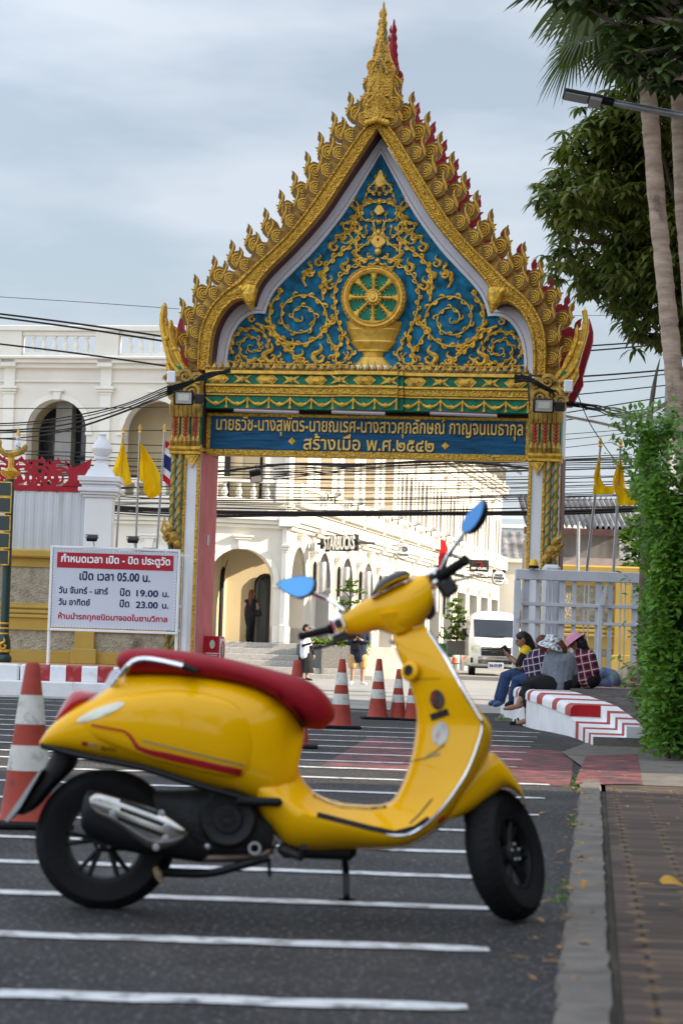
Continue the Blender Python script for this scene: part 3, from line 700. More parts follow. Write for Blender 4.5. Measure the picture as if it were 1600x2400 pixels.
cen.build('lotus_carving', GOLD_BRIGHT, gate)
for py in (447, 515, 563): MB().ell((0, .425, cz(py)), .022, .02, .032, 8, 6).build('red_jewel', RED_BACK, gate)
# ---- wheel emblem on its pedestal
wc = G(875, 698, .35); WR = (G(951, 698, .35).x - G(799, 698, .35).x) / 2
wm = Matrix.Translation((wc.x, .36, wc.y)) @ Matrix.Rotation(pi / 2, 4, 'X')
MB().lathe([(.001, 0), (WR * .8, 0), (WR * .8, -.06), (.001, -.06)], 40, wm).build('emblem_back', GREEN, gate)
em = MB().lathe([(WR * .75, -.05), (WR * .75, .06), (WR * .79, .085), (WR * .82, .06), (WR * .84, .06), (WR * .86, .09), (WR * .90, .09), (WR * .92, .055), (WR * .95, .07), (WR * 1.0, .03), (WR, -.05)], 64, wm)
for k in range(44):
    a = 2 * pi * k / 44; r = WR * .955; em.ell((wc.x + r * cos(a), .31, wc.y + r * sin(a)), .02, .03, .02, 6, 4)
em.build('emblem_rim', GOLD_BRIGHT, gate)
em = MB().lathe([(.001, .13), (.04, .13), (.045, .105), (.085, .11), (.10, .10), (.105, .075), (.14, .065), (.15, .03), (.15, 0)], 24, wm)
for k in range(16):
    a = 2 * pi * k / 16; em.ell((wc.x + .125 * cos(a), .285, wc.y + .125 * sin(a)), .022, .025, .022, 6, 4)
em.build('emblem_hub', GOLD_BRIGHT, gate)
for k in range(8):
    a = pi / 4 * k; s_ = MB()
    pr = [(.13, .028), (.20, .032), (.28, .030), (.34, .045), (.385, .085)]
    R = []
    for r, w in pr: R.append([(r, -w, .0), (r, -w * .7, .05), (r, 0, .065), (r, w * .7, .05), (r, w, .0)])
    s_.rings(R, True, True)
    for r in (.19, .25, .31):
        for sg in (-1, 1): s_.ell((r, sg * .042, .02), .012, .016, .014, 6, 4)
    s_.xf(wm @ Matrix.Rotation(a, 4, 'Z') @ Matrix.Diagonal((WR / .51, WR / .51, 1, 1))); s_.build('spoke', GOLD, gate)
pd = MB()
def PX(w, py): return (w / PXM * .86, G(875, py, .35).y)
prof = [(84, 745), (72, 775), (66, 780), (60, 790), (56, 806), (50, 808), (30, 820), (24, 822), (24, 832), (34, 835), (44, 845), (52, 856), (54, 862)]
pd.lathe([(PX(w, py)[0], PX(w, py)[1]) for w, py in ((80, 752), (74, 768), (76, 771), (74, 774), (66, 786), (62, 797), (64, 800), (62, 803), (52, 812), (44, 818), (45, 821), (30, 824), (27, 834), (34, 836), (36, 840), (48, 850), (56, 860), (57, 868))][::-1], 40, Matrix.Translation((0, .50, 0)) @ Matrix.Diagonal((1, .42, 1, 1)))
R = []
for w, py in []:
    q = PX(w, py); R.append([(-q[0], .5, q[1]), (-q[0] * .92, .36, q[1] - .02), (-q[0] * .5, .27, q[1] - .05), (0, .24, q[1] - .06), (q[0] * .5, .27, q[1] - .05), (q[0] * .92, .36, q[1] - .02), (q[0], .5, q[1])])
pd.xf(Matrix.Translation((wc.x, 0, 0))); pd.build('pedestal', GOLD_BRIGHT, gate, sharp=18)
# ---- beam: lotus bud row, diamond frieze, moulding, garland board
def fz(py): return G(544, py, 0).y
uL = G(484, 880, 0).x; uR = G(1238, 900, 0).x
lv = dict(bud=fz(858), t0=fz(872), d0=fz(879), d1=fz(902), m0=fz(906), m1=fz(926), g1=fz(957))
bx = .50
def step(mb, z0, z1, dep, back=.5, bump=.12):
    mb.box(uL, -bx - .08, dep, back, z0, z1, .008); mb.box(bx + .08, uR, dep, back, z0, z1, .008)
    mb.box(-bx - .081, bx + .081, dep - bump * .5, back, z0, z1, .008); mb.box(-bx, bx, dep - bump, back - .01, z0 - .001, z1 + .001, .008)
mb = MB(); step(mb, lv['t0'] - .035, lv['t0'] + .03, -.10); step(mb, lv['d1'] - .03, lv['d1'] + .012, -.08); step(mb, lv['m1'] - .005, lv['m1'] + .03, -.02); mb.build('cornice', GOLD_BRIGHT, gate)
mb = MB(); step(mb, lv['d1'] + .013, lv['t0'] - .036, -.02); mb.build('frieze', GREEN, gate)
mb = MB(); step(mb, lv['m1'] + .031, lv['d1'] - .031, -.05); mb.build('moulding', GOLD_RELIEF, gate)
mb = MB(); step(mb, lv['g1'], lv['m1'] - .006, .02); mb.build('garland_board', GREEN, gate)
bud = MB(); n = 48
for k in range(n):
    x = uL + .04 + (uR - uL - .08) * k / (n - 1); dp = -.08 if abs(x) > bx else -.20
    bud.lathe([(.001, .17), (.006, .13), (.014, .115), (.02, .095), (.045, .06), (.052, .035), (.035, .01), (.03, 0)][::-1], 8, Matrix.Translation((x, dp, lv['t0'] + .03)))
    bud.ell((x + (uR - uL) / n / 2, dp, lv['t0'] + .04), .022, .03, .022, 6, 4)
bud.build('lotus_bud_row', GOLD_OLD, gate)
dm = MB(); n = 13; zc = (lv['t0'] + lv['d1']) / 2 - .01; hh = (lv['t0'] - lv['d1']) * .36
for k in range(n):
    x = uL + (uR - uL) * (k + .5) / n; dp = -.025 if abs(x) > bx + .1 else -.145; w = (uR - uL) / n * (.50 if k % 2 else .46)
    for s, e in ((1, .02), (.7, .045), (.4, .07)):
        mbp = [(x - w * s, zc), (x - w * .55 * s, zc + hh * s), (x, zc + hh * .8 * s), (x + w * .55 * s, zc + hh * s), (x + w * s, zc), (x + w * .55 * s, zc - hh * s), (x, zc - hh * .8 * s), (x - w * .55 * s, zc - hh * s)] if k % 2 == 0 else [(x - w * .75 * s, zc + hh * s), (x, zc + hh * .3), (x + w * .75 * s, zc + hh * s), (x + w * .35 * s, zc), (x + w * .75 * s, zc - hh * s), (x, zc - hh * .3), (x - w * .75 * s, zc - hh * s), (x - w * .35 * s, zc)]
        if k % 2 and s < .9: mbp = [(x - hh * s, zc), (x, zc + hh * s), (x + hh * s, zc), (x, zc - hh * s)]
        dm.prism(mbp, dp - e, dp)
dm.build('diamond_row', GOLD, gate)
gl = MB(); n = 15; gt = lv['m1'] - .02; gh = lv['m1'] - lv['g1']
for k in range(n):
    xa = uL + (uR - uL) * k / n; xb = uL + (uR - uL) * (k + 1) / n; dp = .015 if abs((xa + xb) / 2) > bx + .05 else -.105
    pts = [(xa + (xb - xa) * t, dp - .02, gt - gh * .5 * (1 - (2 * t - 1) ** 2) - .02) for t in [j / 10 for j in range(11)]]
    gl.tube(pts, [.012 + .02 * (1 - abs(j / 5 - 1)) for j in range(11)], 6)
    gl.ell(((xa + xb) / 2, dp - .03, gt - gh * .5), .035, .02, .03, 6, 5); gl.ell(((xa + xb) / 2, dp - .03, gt - gh * .62), .014, .014, .03, 6, 5)
    gl.tube([(xb, dp - .02, gt), (xb, dp - .025, gt - gh * .45), (xb, dp - .025, gt - gh * .55), (xb, dp - .02, gt - gh * .85)], [.012, .02, .014, .03], 6)
gl.build('garland', GOLD, gate)
MB().box(uL - .02, uR + .02, .30, 1.35, lv['g1'] - .10, lv['g1'] - .002).build('beam', MAROON, gate)
MB().box(uL, uR, .5, .60, lv['g1'] + .001, zb).build('beam_front', BLUE, gate)
MB().box(-.34, .34, .10, .45, lv['t0'] + .031, lv['t0'] + .16, .01).build('pedestal_base', WHITE_CLEAN, gate)
# ---- name board
s0 = G(489, 966, .25); s1 = G(1237, 1082, .25); st_ = G(1237, 985, .25); sb_ = G(489, 1059, .25)
zt = (s0.y + st_.y) / 2; zl = (s1.y + sb_.y) / 2
nb = thing('name_board', 'blue board with two lines of gold lettering under the golden gable', 'sign board', (0, 0, 0), local=True)
nb.location = GO; nb.rotation_euler = (0, 0, -GB)
MB().box(s0.x, s1.x, .25, .40, zl, zt, .01).build('panel', BLUE_SIGN, nb)
f_ = MB()
for a in ((s0.x - .02, s1.x + .02, zt - .045, zt + .01), (s0.x - .02, s1.x + .02, zl - .03, zl + .075)): f_.box(a[0], a[1], .20, .41, a[2], a[3], .012)
f_.box(s0.x - .022, s0.x + .05, .201, .409, zl + .076, zt - .046, .012); f_.box(s1.x - .05, s1.x + .022, .201, .409, zl + .076, zt - .046, .012)
f_.build('frame', GOLD_RELIEF, nb)
LET = M('gold_lettering', (.72, .46, .10), .45, .15, .12, 8)
LSH = M('dark_outline', (.06, .03, .01), .6, 0, 0)
def sign_text(body, pa, pb, name, bold=.012):
    A = G(*pa, .24); B = G(*pb, .24); w = B.x - A.x; h = A.y - B.y
    t = text_mb(body, w, h, bold, .022); t.xf(Matrix.Translation(((A.x + B.x) / 2, .249, (A.y + B.y) / 2))); t.build(name, LET, nb, smooth=False)
    t = text_mb(body, w * 1.006, h * 1.04, bold + .025, .008); t.xf(Matrix.Translation(((A.x + B.x) / 2 + .008, .2495, (A.y + B.y) / 2 - .008))); t.build('lettering_edge', LSH, nb, smooth=False)
sign_text('นายธวัช-นางสุพัตร-นายณเรศ-นางสาวศุภลักษณ์ กาญจนเมธากุล', (508, 972), (1224, 1033), 'lettering')
sign_text('สร้างเมื่อ พ.ศ.๒๕๔๒', (712, 1016), (1016, 1060), 'lettering')
for x, y in ((684, 1034), (1043, 1045)):
    c = G(x, y, .24); d = MB()
    for s, e in ((.062, .012), (.042, .024), (.02, .034)): d.prism([(c.x - s, c.y), (c.x, c.y + s * 1.05), (c.x + s, c.y), (c.x, c.y - s * 1.05)], .25 - e, .252)
    d.build('diamond', GOLD, nb)
# ---- pillars
REDB = M('red_bead', (.35, .02, .02), .45, 0, .2, 9)
def pillar(sg, front, inner, outer, cap_t, cap_b, foot):
    p = thing('pillar', None, None, (0, 0, 0), local=True); p.parent = gate
    u0, u1 = sorted((inner, outer)); w = u1 - u0; dep = -.12; zf = foot
    core = MB().box(u0, u1, dep + .03, 1.30, zf, cap_t + .25, .01)
    core.box(u0 - .10, u1 + .10, dep - .10, 1.40, 0, .40, .03); core.box(u0 - .05, u1 + .05, dep - .05, 1.35, .40, .62, .04); core.box(u0 - .14, u1 + .14, dep - .14, 1.44, 0, .16, .02)
    core.build('shaft', WHITE, p)
    ix = inner
    e = MB(); z0 = zf; z1 = cap_b
    def strip(x, ww, mb): mb.box(min(x, x + ww), max(x, x + ww), dep, dep + .06, .63, z1, .008)
    strip(inner, -sg * -.055 if False else sg * .055, e); strip(inner + sg * .23, sg * .05, e)
    e.box(*sorted((outer, outer + sg * .012)), dep + .3, dep + .35, .63, z1)
    e.build('gilt_strip', GOLD_RELIEF, p)
    if sg < 0: MB().box(inner + .001, inner + .012, dep + .10, 1.28, .05, cap_b + .02).build('inner_face', PINK, p); MB().box(inner + .001, inner + .012, dep + .10, 1.28, cap_b + .021, cap_t + .3).build('inner_head', MAROON, p)
    else: MB().box(outer + .001, outer + .012, dep + .55, 1.31, .05, cap_b + .1).build('outer_edge', MAROON, p)
    for k, (xx, dd) in enumerate(((inner + sg * .335, dep + .0), (inner + sg * .455, dep + .02))):
        c = MB().tube([(xx, dd, .63), (xx, dd, z1)], .046, 10); c.build('twisted_column', GOLD_OLD, p)
        h = MB()
        for ph in (0, pi):
            n = int((z1 - .63) / .035); h.tube([(xx + .048 * cos(ph + t * .62), dd + .048 * sin(ph + t * .62), .64 + t * .035) for t in range(n)], .011, 5)
        h.build('twist', GREEN, p)
    # mid-height boss of gilded flames
    bz = G(395 if sg < 0 else 1300, 1258 if sg < 0 else 1292, dep).y; b = MB()
    for k, (dx, dz, s) in enumerate(((.40, 0, .09), (.47, .14, .075), (.34, -.12, .07), (.50, .02, .06), (.46, -.1, .05))):
        b.ell((inner + sg * dx, dep - .05, bz + dz), s, .06, s * 1.1, 10, 6); b.ell((inner + sg * dx, dep - .10, bz + dz), s * .5, .04, s * .5, 8, 5)
        b.tube([(inner + sg * (dx + .04), dep - .05, bz + dz + .04), (inner + sg * (dx + .10), dep - .05, bz + dz + .09), (inner + sg * (dx + .09), dep - .05, bz + dz + .2)], [.05, .035, .006], 6)
    b.build('boss', GOLD_OLD, p)
    # capital
    cg = MB(); ca, cb = sorted((inner, outer + sg * .02))
    cg.box(ca, cb, dep - .02, dep + .4, cap_b + .14, cap_t, .01); cg.build('capital', GREEN, p)
    cl = MB(); rb = MB(); H = cap_t - cap_b
    for k in range(3):
        x = ca + (cb - ca) * (k + .5) / 3; ww = (cb - ca) / 3 * .36
        cl.prism([(x - ww, cap_b + .2), (x - ww * 1.1, cap_t - .25), (x - ww * .5, cap_t - .12), (x, cap_t), (x + ww * .5, cap_t - .12), (x + ww * 1.1, cap_t - .25), (x + ww, cap_b + .2)], dep - .07, dep - .021)
        rb.tube([(x, dep - .075, cap_b + .25), (x, dep - .08, cap_t - .15)], .012, 5)
        for j in range(7):
            z = cap_b + .27 + j * (H - .45) / 7
            for s in (-1, 1): rb.tube([(x, dep - .075, z), (x + s * ww * .7, dep - .072, z + .06)], .009, 4)
    for k in range(7):
        x = ca + (cb - ca) * (k + .5) / 7
        cl.tube([(x, dep - .05, cap_t - .22), (x, dep - .10, cap_t - .06), (x, dep - .14, cap_t + .06)], [.05, .06, .012], 6)
        cl.tube([(x, dep - .04, cap_b + .13), (x, dep - .08, cap_b + .2), (x, dep - .06, cap_b + .31)], [.045, .045, .008], 6)
    cl.build('lotus_petals', GOLD_OLD, p); rb.build('leaf_ribs', REDB, p)
    rg = MB(); rg.box(ca - .03, cb + .03, dep - .10, dep + .42, cap_b + .04, cap_b + .12, .03); rg.box(ca - .01, cb + .01, dep - .06, dep + .40, cap_b - .02, cap_b + .039, .01)
    rg.build('ring', GOLD, p)
    pn = MB(); xm = inner + sg * .142
    for s, e2 in ((1, .03), (.6, .05)): pn.prism([(xm - .12 * s, cap_b - .03), (xm + .12 * s, cap_b - .03), (xm + .05 * s, cap_b - .12 * s - .03), (xm, cap_b - .24 * s), (xm - .05 * s, cap_b - .12 * s - .03)], dep - e2, dep + .029)
    pn.build('pendant_leaf', GOLD, p)
    return p
li = G(467, 1150, -.12).x; ri = G(1236, 1150, -.12).x
ctl = G(430, 945, -.12).y; cbl = G(430, 1062, -.12).y
pillar(-1, 0, li, li - .50, ctl, cbl, .3); pillar(1, 0, ri, ri + .50, ctl, cbl, .3)
# eave brackets of scrolls between capital and gable
for sg, inner in ((-1, li), (1, ri)):
    br = MB()
    for k, (dx, dz, r) in enumerate(((.15, .18, .14), (.38, .22, .13), (.55, .38, .10), (.28, .44, .12), (.08, .40, .1), (.50, .12, .1))):
        x = inner + sg * dx; z = ctl + dz
        pts = [(x + r * (1 - j / 22) * cos(j * .55) * sg, -.22 - .01 * (k % 2), z + r * (1 - j / 22) * sin(j * .55)) for j in range(20)]
        br.tube(pts, [.04 * (1 - j / 28) for j in range(20)], 6)
    br.box(*sorted((inner, inner + sg * .56)), -.18, .5, ctl + .02, ctl + .5, .05)
    br.build('eave_bracket', GOLD_OLD, gate)
# ================================================================ colonial shop building (three faces)
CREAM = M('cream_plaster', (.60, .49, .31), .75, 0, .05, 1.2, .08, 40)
BWHITE = M('building_white', (.72, .68, .60), .7, 0, .05, 1.0, .08, 40)
TRIM = M('building_trim', (.76, .73, .66), .65, 0, .04, 2)
GRANITE = M('granite_step', (.36, .34, .31), .75, 0, .25, 30, .15, 80, stain=(.24, .23, .21), st=.42, ss=4)
GRAN_D = M('dark_granite', (.12, .115, .11), .6, 0, .3, 20, .1, 80)
FRAMEK = M('black_frame', (.012, .012, .013), .4, 0, 0)
c0 = at(-223, 1500, 73.3); c1 = at(459, 1500, 71.3); c2_ = at(660, 1500, 71.8)
WDIR = Vector((.188, .982, 0)).normalized()
c3 = c2_ + WDIR * 52
for q in (c0, c1, c2_, c3): q.z = 0
bld = thing('shop_building', 'long cream two storey arcaded shop building curving along the street', 'building', c1)
def frame_m(a, b):
    d = (b - a).normalized(); n = Vector((-d.y, d.x, 0))          # n points away from the street
    m = Matrix(((d.x, n.x, 0, a.x), (d.y, n.y, 0, a.y), (0, 0, 1, 0), (0, 0, 0, 1))); return m, (b - a).length
def arch_wall(mb, x0, x1, z0, z1, ox0, ox1, spring, kind='round', t=.45, oz=None, rise=None, nseg=16):
    oz = z0 if oz is None else oz; r = (ox1 - ox0) / 2; cx = (ox0 + ox1) / 2
    if kind == 'rect': arc = [(ox0, spring), (ox1, spring)]
    elif kind == 'gothic':
        h = rise or r * 2.2; arc = [(ox0 + r * (1 - cos(pi / 2 * k / 6)), spring + h * sin(pi / 2 * k / 6)) for k in range(7)]; arc += [(2 * cx - x, z) for x, z in arc[-2::-1]]
    else:
        h = rise or r; arc = [(cx - r * cos(pi * k / nseg), spring + h * sin(pi * k / nseg)) for k in range(nseg + 1)]
    v = []; f = []
    def quad(a, b, c, d): o = len(v); v.extend((a, b, c, d)); f.append((o, o + 1, o + 2, o + 3))
    quad((x0, 0, z0), (ox0, 0, z0), (ox0, 0, spring), (x0, 0, spring)); quad((ox1, 0, z0), (x1, 0, z0), (x1, 0, spring), (ox1, 0, spring))
    quad((x0, 0, spring), (ox0, 0, spring), (ox0, 0, z1), (x0, 0, z1)); quad((ox1, 0, spring), (x1, 0, spring), (x1, 0, z1), (ox1, 0, z1))
    if oz > z0: quad((ox0, 0, z0), (ox1, 0, z0), (ox1, 0, oz), (ox0, 0, oz)); quad((ox0, 0, oz), (ox1, 0, oz), (ox1, t, oz), (ox0, t, oz))
    for (xa, za), (xb, zb_) in zip(arc, arc[1:]): quad((xa, 0, za), (xb, 0, zb_), (xb, 0, z1), (xa, 0, z1))
    bd = [(ox0, oz)] + arc + [(ox1, oz)]
    for (xa, za), (xb, zb_) in zip(bd, bd[1:]): quad((xb, 0, zb_), (xa, 0, za), (xa, t, za), (xb, t, zb_))
    mb.add(v, f); return arc
def glass_arch(mb, ox0, ox1, z0, spring, kind, y, rise=None):
    r = (ox1 - ox0) / 2; cx = (ox0 + ox1) / 2; h = rise or r
    arc = [(ox0, spring), (ox1, spring)] if kind == 'rect' else [(cx - r * cos(pi * k / 14), spring + h * sin(pi * k / 14)) for k in range(15)]
    P = [(ox0, z0)] + arc + [(ox1, z0)]; mb.add([(x, y, z) for x, z in P], [tuple(range(len(P)))[::-1]]); return P
def bal_profile(h, r): return [(r * k, h * t) for t, k in ((0, 1), (.08, 1), (.1, .7), (.16, .6), (.34, 1.05), (.5, .85), (.72, .42), (.84, .5), (.88, .8), (1, .8))]
def balustrade(name, m, x0, x1, y, z0, z1, sp=.34, mat=TRIM, post=True):
    rail = MB(); rail.box(x0, x1, y - .11, y + .11, z1 - .14, z1, .015); rail.box(x0, x1, y - .10, y + .10, z0, z0 + .12, .015)
    if post: rail.box(x0 - .14, x0 + .14, y - .13, y + .13, z0 - .004, z1 + .02, .015); rail.box(x1 - .14, x1 + .14, y - .13, y + .13, z0 - .004, z1 + .02, .015)
    n = max(2, int((x1 - x0 - .3) / sp)); h = z1 - z0 - .26
    for k in range(n):
        x = x0 + .15 + (x1 - x0 - .3) * (k + .5) / n; rail.lathe(bal_profile(h, .095), 8, Matrix.Translation((x, y, z0 + .12)))
    rail.xf(m); return rail.build(name, mat, bld)
def facade(a, b, bays, f1=1.0, mid=4.55, f2=5.1, top=9.1, roof=10.3, low='round', up='round', ow=.56, uw=.56, first=True, back=2.2, lows=2.8, ups=7.1, glass=(), upglass=()):
    m, L = frame_m(a, b); n = bays; w = L / n
    for i in range(n):
        x0 = i * w; x1 = x0 + w; cx = (x0 + x1) / 2
        lk = low(i) if callable(low) else low; uk = up(i) if callable(up) else up; oh = w * ow / 2; uh = w * uw / 2
        mb = MB()
        sp = lows if lk != 'rect' else 3.6
        if lk == 'rect': oh = w * .41
        arch_wall(mb, x0, x1, f1 if lk != 'rect' else .2, mid, cx - oh, cx + oh, sp, lk, .5)
        if uk == 'triple':
            ww = w / 3.6
            for k in range(3):
                xa = x0 + w * .08 + k * w * .28; xb = xa + w * .28
                if k == 0: mb.box(x0, xa, 0, .3, f2, top)
                if k == 2: mb.box(xb, x1, 0, .3, f2, top)
                arch_wall(mb, xa, xb, f2, top, xa + w * .05, xb - w * .05, ups - .15, 'gothic', .45, f2 + .75, .8)
        elif uk == 'rect': arch_wall(mb, x0, x1, f2, top, cx - w * .24, cx + w * .24, 8.1, 'rect', .6, f2 + .05)
        else: arch_wall(mb, x0, x1, f2, top, cx - uh, cx + uh, ups, 'round', .5, f2 + .05)
        mb.xf(m).build('wall_bay', BWHITE, bld, sharp=25)
        if lk == 'round':
            hm = MB(); arc = [(cx + (oh + .16) * cos(pi * k / 16) * -1, lows + (oh + .16) * sin(pi * k / 16)) for k in range(17)]; arc2 = [(cx + oh * cos(pi * k / 16) * -1, lows + oh * sin(pi * k / 16)) for k in range(17)]
            hm.strip(arc, arc2, -.04, .06); hm.box(cx - oh - .18, cx - oh + .02, -.07, .3, lows - .14, lows, .01); hm.box(cx + oh - .02, cx + oh + .18, -.07, .3, lows - .14, lows, .01)
            hm.xf(m).build('arch_moulding', TRIM, bld, sharp=25); hm = MB()
            kz = lows + oh; hm.prism([(cx - .10, kz - .02), (cx + .10, kz - .02), (cx + .15, kz + .26), (cx - .15, kz + .26)], -.12, .05); hm.box(cx - .24, cx + .24, -.16, .05, kz + .261, kz + .33, .01); hm.box(cx - .3, cx + .3, -.2, .05, kz + .331, kz + .39, .01)
            hm.xf(m).build('keystone', TRIM, bld, sharp=25)
            for q in (cx - oh - .2, cx + oh): hm = MB(); hm.box(q, q + .2, -.05, .52, f1, f1 + .5, .02); hm.xf(m).build('plinth', TRIM, bld)
        if uk == 'round':
            hm = MB(); arc = [(cx - (uh + .16) * cos(pi * k / 16), ups + (uh + .16) * sin(pi * k / 16)) for k in range(17)]; arc2 = [(cx - uh * cos(pi * k / 16), ups + uh * sin(pi * k / 16)) for k in range(17)]
            hm.strip(arc, arc2, -.04, .06); hm.box(cx - uh - .2, cx - uh + .02, -.07, .3, ups - .13, ups, .01); hm.box(cx + uh - .02, cx + uh + .2, -.07, .3, ups - .13, ups, .01)
            hm.xf(m).build('arch_moulding', TRIM, bld, sharp=25); hm = MB()
            kz = ups + uh; hm.prism([(cx - .09, kz - .02), (cx + .09, kz - .02), (cx + .13, kz + .22), (cx - .13, kz + .22)], -.12, .05); hm.box(cx - .22, cx + .22, -.16, .05, kz + .221, kz + .29, .01)
            hm.xf(m).build('keystone', TRIM, bld, sharp=25)
        # pilaster with capital
        for zz0, zz1 in ((f1 if lk != 'rect' else .2, mid), (f2, top)):
            pm = MB(); pm.box(x0 - .17, x0 + .17, -.10, .05, zz0, zz1, .01); pm.box(x0 - .23, x0 + .23, -.16, .05, zz0 - .002, zz0 + .55, .03)
            for dz, e in ((-.52, .03), (-.44, .08), (-.36, .12)): pm.box(x0 - .17 - e, x0 + .17 + e, -.10 - e, .05, zz1 + dz - .35, zz1 + dz - .275, .01)
            pm.xf(m).build('pilaster', TRIM, bld, sharp=25)
        # glazing in the wall behind the arcade
        if glass == 'all' or i in glass:
            g = MB(); P = glass_arch(g, cx - oh * .8, cx + oh * .8, f1 if lk != 'rect' else .2, sp - .1, 'round' if lk == 'round' else 'rect', back - .04); g.xf(m); go_ = g.build('window', GLASSK, bld, smooth=False)
            fm = MB(); fm.tube([(x, back - .06, z) for x, z in P], .06, 4); fm.tube([(cx, back - .06, f1), (cx, back - .06, sp + oh * .7)], .045, 4); fm.xf(m).build('window_frame', FRAMEK, go_)
        if upglass == 'all' or i in upglass:
            g = MB(); P = glass_arch(g, cx - uh * .95, cx + uh * .8, f2, ups if uk != 'rect' else 8.0, 'rect' if uk in ('rect', 'triple') else 'round', back * .55 if uk == 'round' else .42); g.xf(m); go_ = g.build('window', GLASSK if uk == 'round' else CREAM, bld, smooth=False)
            fm = MB(); yy = (back * .55 if uk == 'round' else .42) - .03
            if uk == 'rect': fm.box(cx - w * .24, cx - w * .24 + .22, yy - .1, yy, f2, 8.1)
            elif uk == 'triple':
                for k in range(3): fm.box(x0 + w * (.16 + .28 * k), x0 + w * (.16 + .28 * k) + .10, yy - .06, yy, f2 + .75, ups)
            else: fm.tube([(x, yy, z) for x, z in P], .07, 4); fm.box(cx - uh, cx + uh, yy - .04, yy + .01, f2 + 1.25, f2 + 1.4)
            fm.xf(m).build('window_frame', FRAMEK, go_)
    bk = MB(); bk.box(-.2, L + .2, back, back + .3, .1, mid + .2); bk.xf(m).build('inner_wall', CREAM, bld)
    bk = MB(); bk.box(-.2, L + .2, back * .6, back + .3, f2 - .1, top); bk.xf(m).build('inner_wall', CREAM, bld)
    sl = MB(); sl.box(-.2, L + .2, -.05, back, mid - .02, f2 + .02); sl.xf(m).build('floor_slab', BWHITE, bld)
    co = MB()
    for z, d, h in ((mid - .16, .14, .10), (mid - .05, .24, .12), (mid + .07, .34, .10), (f2 - .28, .12, .2), (f2 - .06, .22, .1)): co.box(-.1, L + .1, -d, .1, z, z + h, .015)
    for z, d, h in ((top - .5, .08, .05), (top - .08, .16, .14), (top + .06, .30, .12), (top + .18, .40, .08), (roof - .16, .2, .16)): co.box(-.1, L + .1, -d, .1, z, z + h, .015)
    for i in range(n + 1):
        x = i * w; co.box(x - .26, x + .26, -.38, .1, mid - .10, mid + .18, .02); co.box(x - .24, x + .24, -.30, .1, top - .06, top + .2, .02)
    co.xf(m).build('cornice', TRIM, bld, sharp=25)
    for i in range(n):
        balustrade('parapet_balustrade', m, i * w + .36, (i + 1) * w - .36, .02, top + .27, roof - .161, .32, post=False)
    for i in range(n + 1):
        pp = MB(); pp.box(max(-.1, i * w - .36), min(L + .1, i * w + .36), -.15, .15, top + .26, roof - .162, .01)
        pp.xf(m).build('parapet', BWHITE, bld)
    rf = MB(); rf.box(-.1, L + .1, .2, back + 5, top - .1, top + .2); rf.box(-.1, L + .1, back + 4.5, back + 5, 0, top); rf.xf(m).build('roof', CONCRETE_L, bld)
    return m, L, w
mL, LL, wL = facade(c0, c1, 3, ow=.60, uw=.62, ups=7.15, upglass=(0, 1), glass=(0, 1))
mC, LC, wC = facade(c1, c2_, 1, ow=.77, uw=.5, lows=2.78, glass=(), upglass=(0,), up='rect')
for xa_, xb_ in ((.18, .62), (2.08, 2.70)):
    g = MB(); P = glass_arch(g, xa_, xb_, 1.0, 2.75, 'round', 2.14); g.xf(mC); g_o = g.build('window', GLASSK, bld, smooth=False); fm = MB(); fm.tube([(x, 2.1, z) for x, z in P], .055, 4); fm.xf(mC).build('window_frame', FRAMEK, g_o)
mR, LR, wR = facade(c2_, c3, 13, ow=.56, low=lambda i: 'round' if i < 4 else 'rect', up=lambda i: 'rect' if i < 5 else 'triple', lows=2.83, glass='all', upglass='all')
for i in range(1): balustrade('balustrade', mC, .3, LC - .25, -.25, 5.12, 5.85, .36)
for i in range(3): balustrade('balustrade', mL, i * wL + .3, (i + 1) * wL - .3, -.15, 5.12, 5.75, .36)
for i in range(13): balustrade('balustrade', mR, i * wR + .35, (i + 1) * wR - .35, -.28, 5.12, 5.78, .30)
# far gable roof over the last bays
gm = MB(); xa, xb = LR - 16, LR + .6; zt_ = 10.4
gm.add([(xa, -.9, zt_ - .2), (xb, -.9, zt_ - .2), (xb, 6, zt_ + 3.2), (xa, 6, zt_ + 3.2), (xa, -.9, zt_ - .38), (xb, -.9, zt_ - .38)], [(0, 1, 2, 3), (4, 5, 1, 0)]); gm.xf(mR).build('roof', M('dark_roof_tile', (.08, .078, .08), .7, 0, .3, 2, .5, 9), bld)
# terrace, steps and planters in front
st = thing('stone_steps', 'wide grey granite steps climbing to the corner arcade', 'steps', (c1 + c2_) / 2)
sA = at(300, 1590, 69); sm = MB(); mS, LS = frame_m(Vector((c1.x - 3.0, c1.y - .5, 0)), Vector((c2_.x + 1.2, c2_.y - .4, 0)))
for k in range(6): sm.box(-2, LS - .0 + .25 * k, -.9 - .36 * k, 0.2 if k == 0 else -.9 - .36 * (k - 1), 0, 1.0 - .167 * k - .002 * k, .012)
sm.box(-2, LS - .3, 0, 3.2, .0, .99); sm.xf(mS).build('treads', GRANITE, st)
fl = MB(); fl.box(-.3, LC + .2, -.1, 2.4, .9, 1.0); fl.xf(mC); fl.build('arcade_floor', TRIM, st)
fl = MB(); fl.box(-.1, 20, -.1, 2.4, .2, 1.0); fl.xf(mR); fl.build('arcade_floor', TRIM, st)
m2 = MB(); pA = at(742, 1550, 69.5); pB = at(1000, 1545, 77)
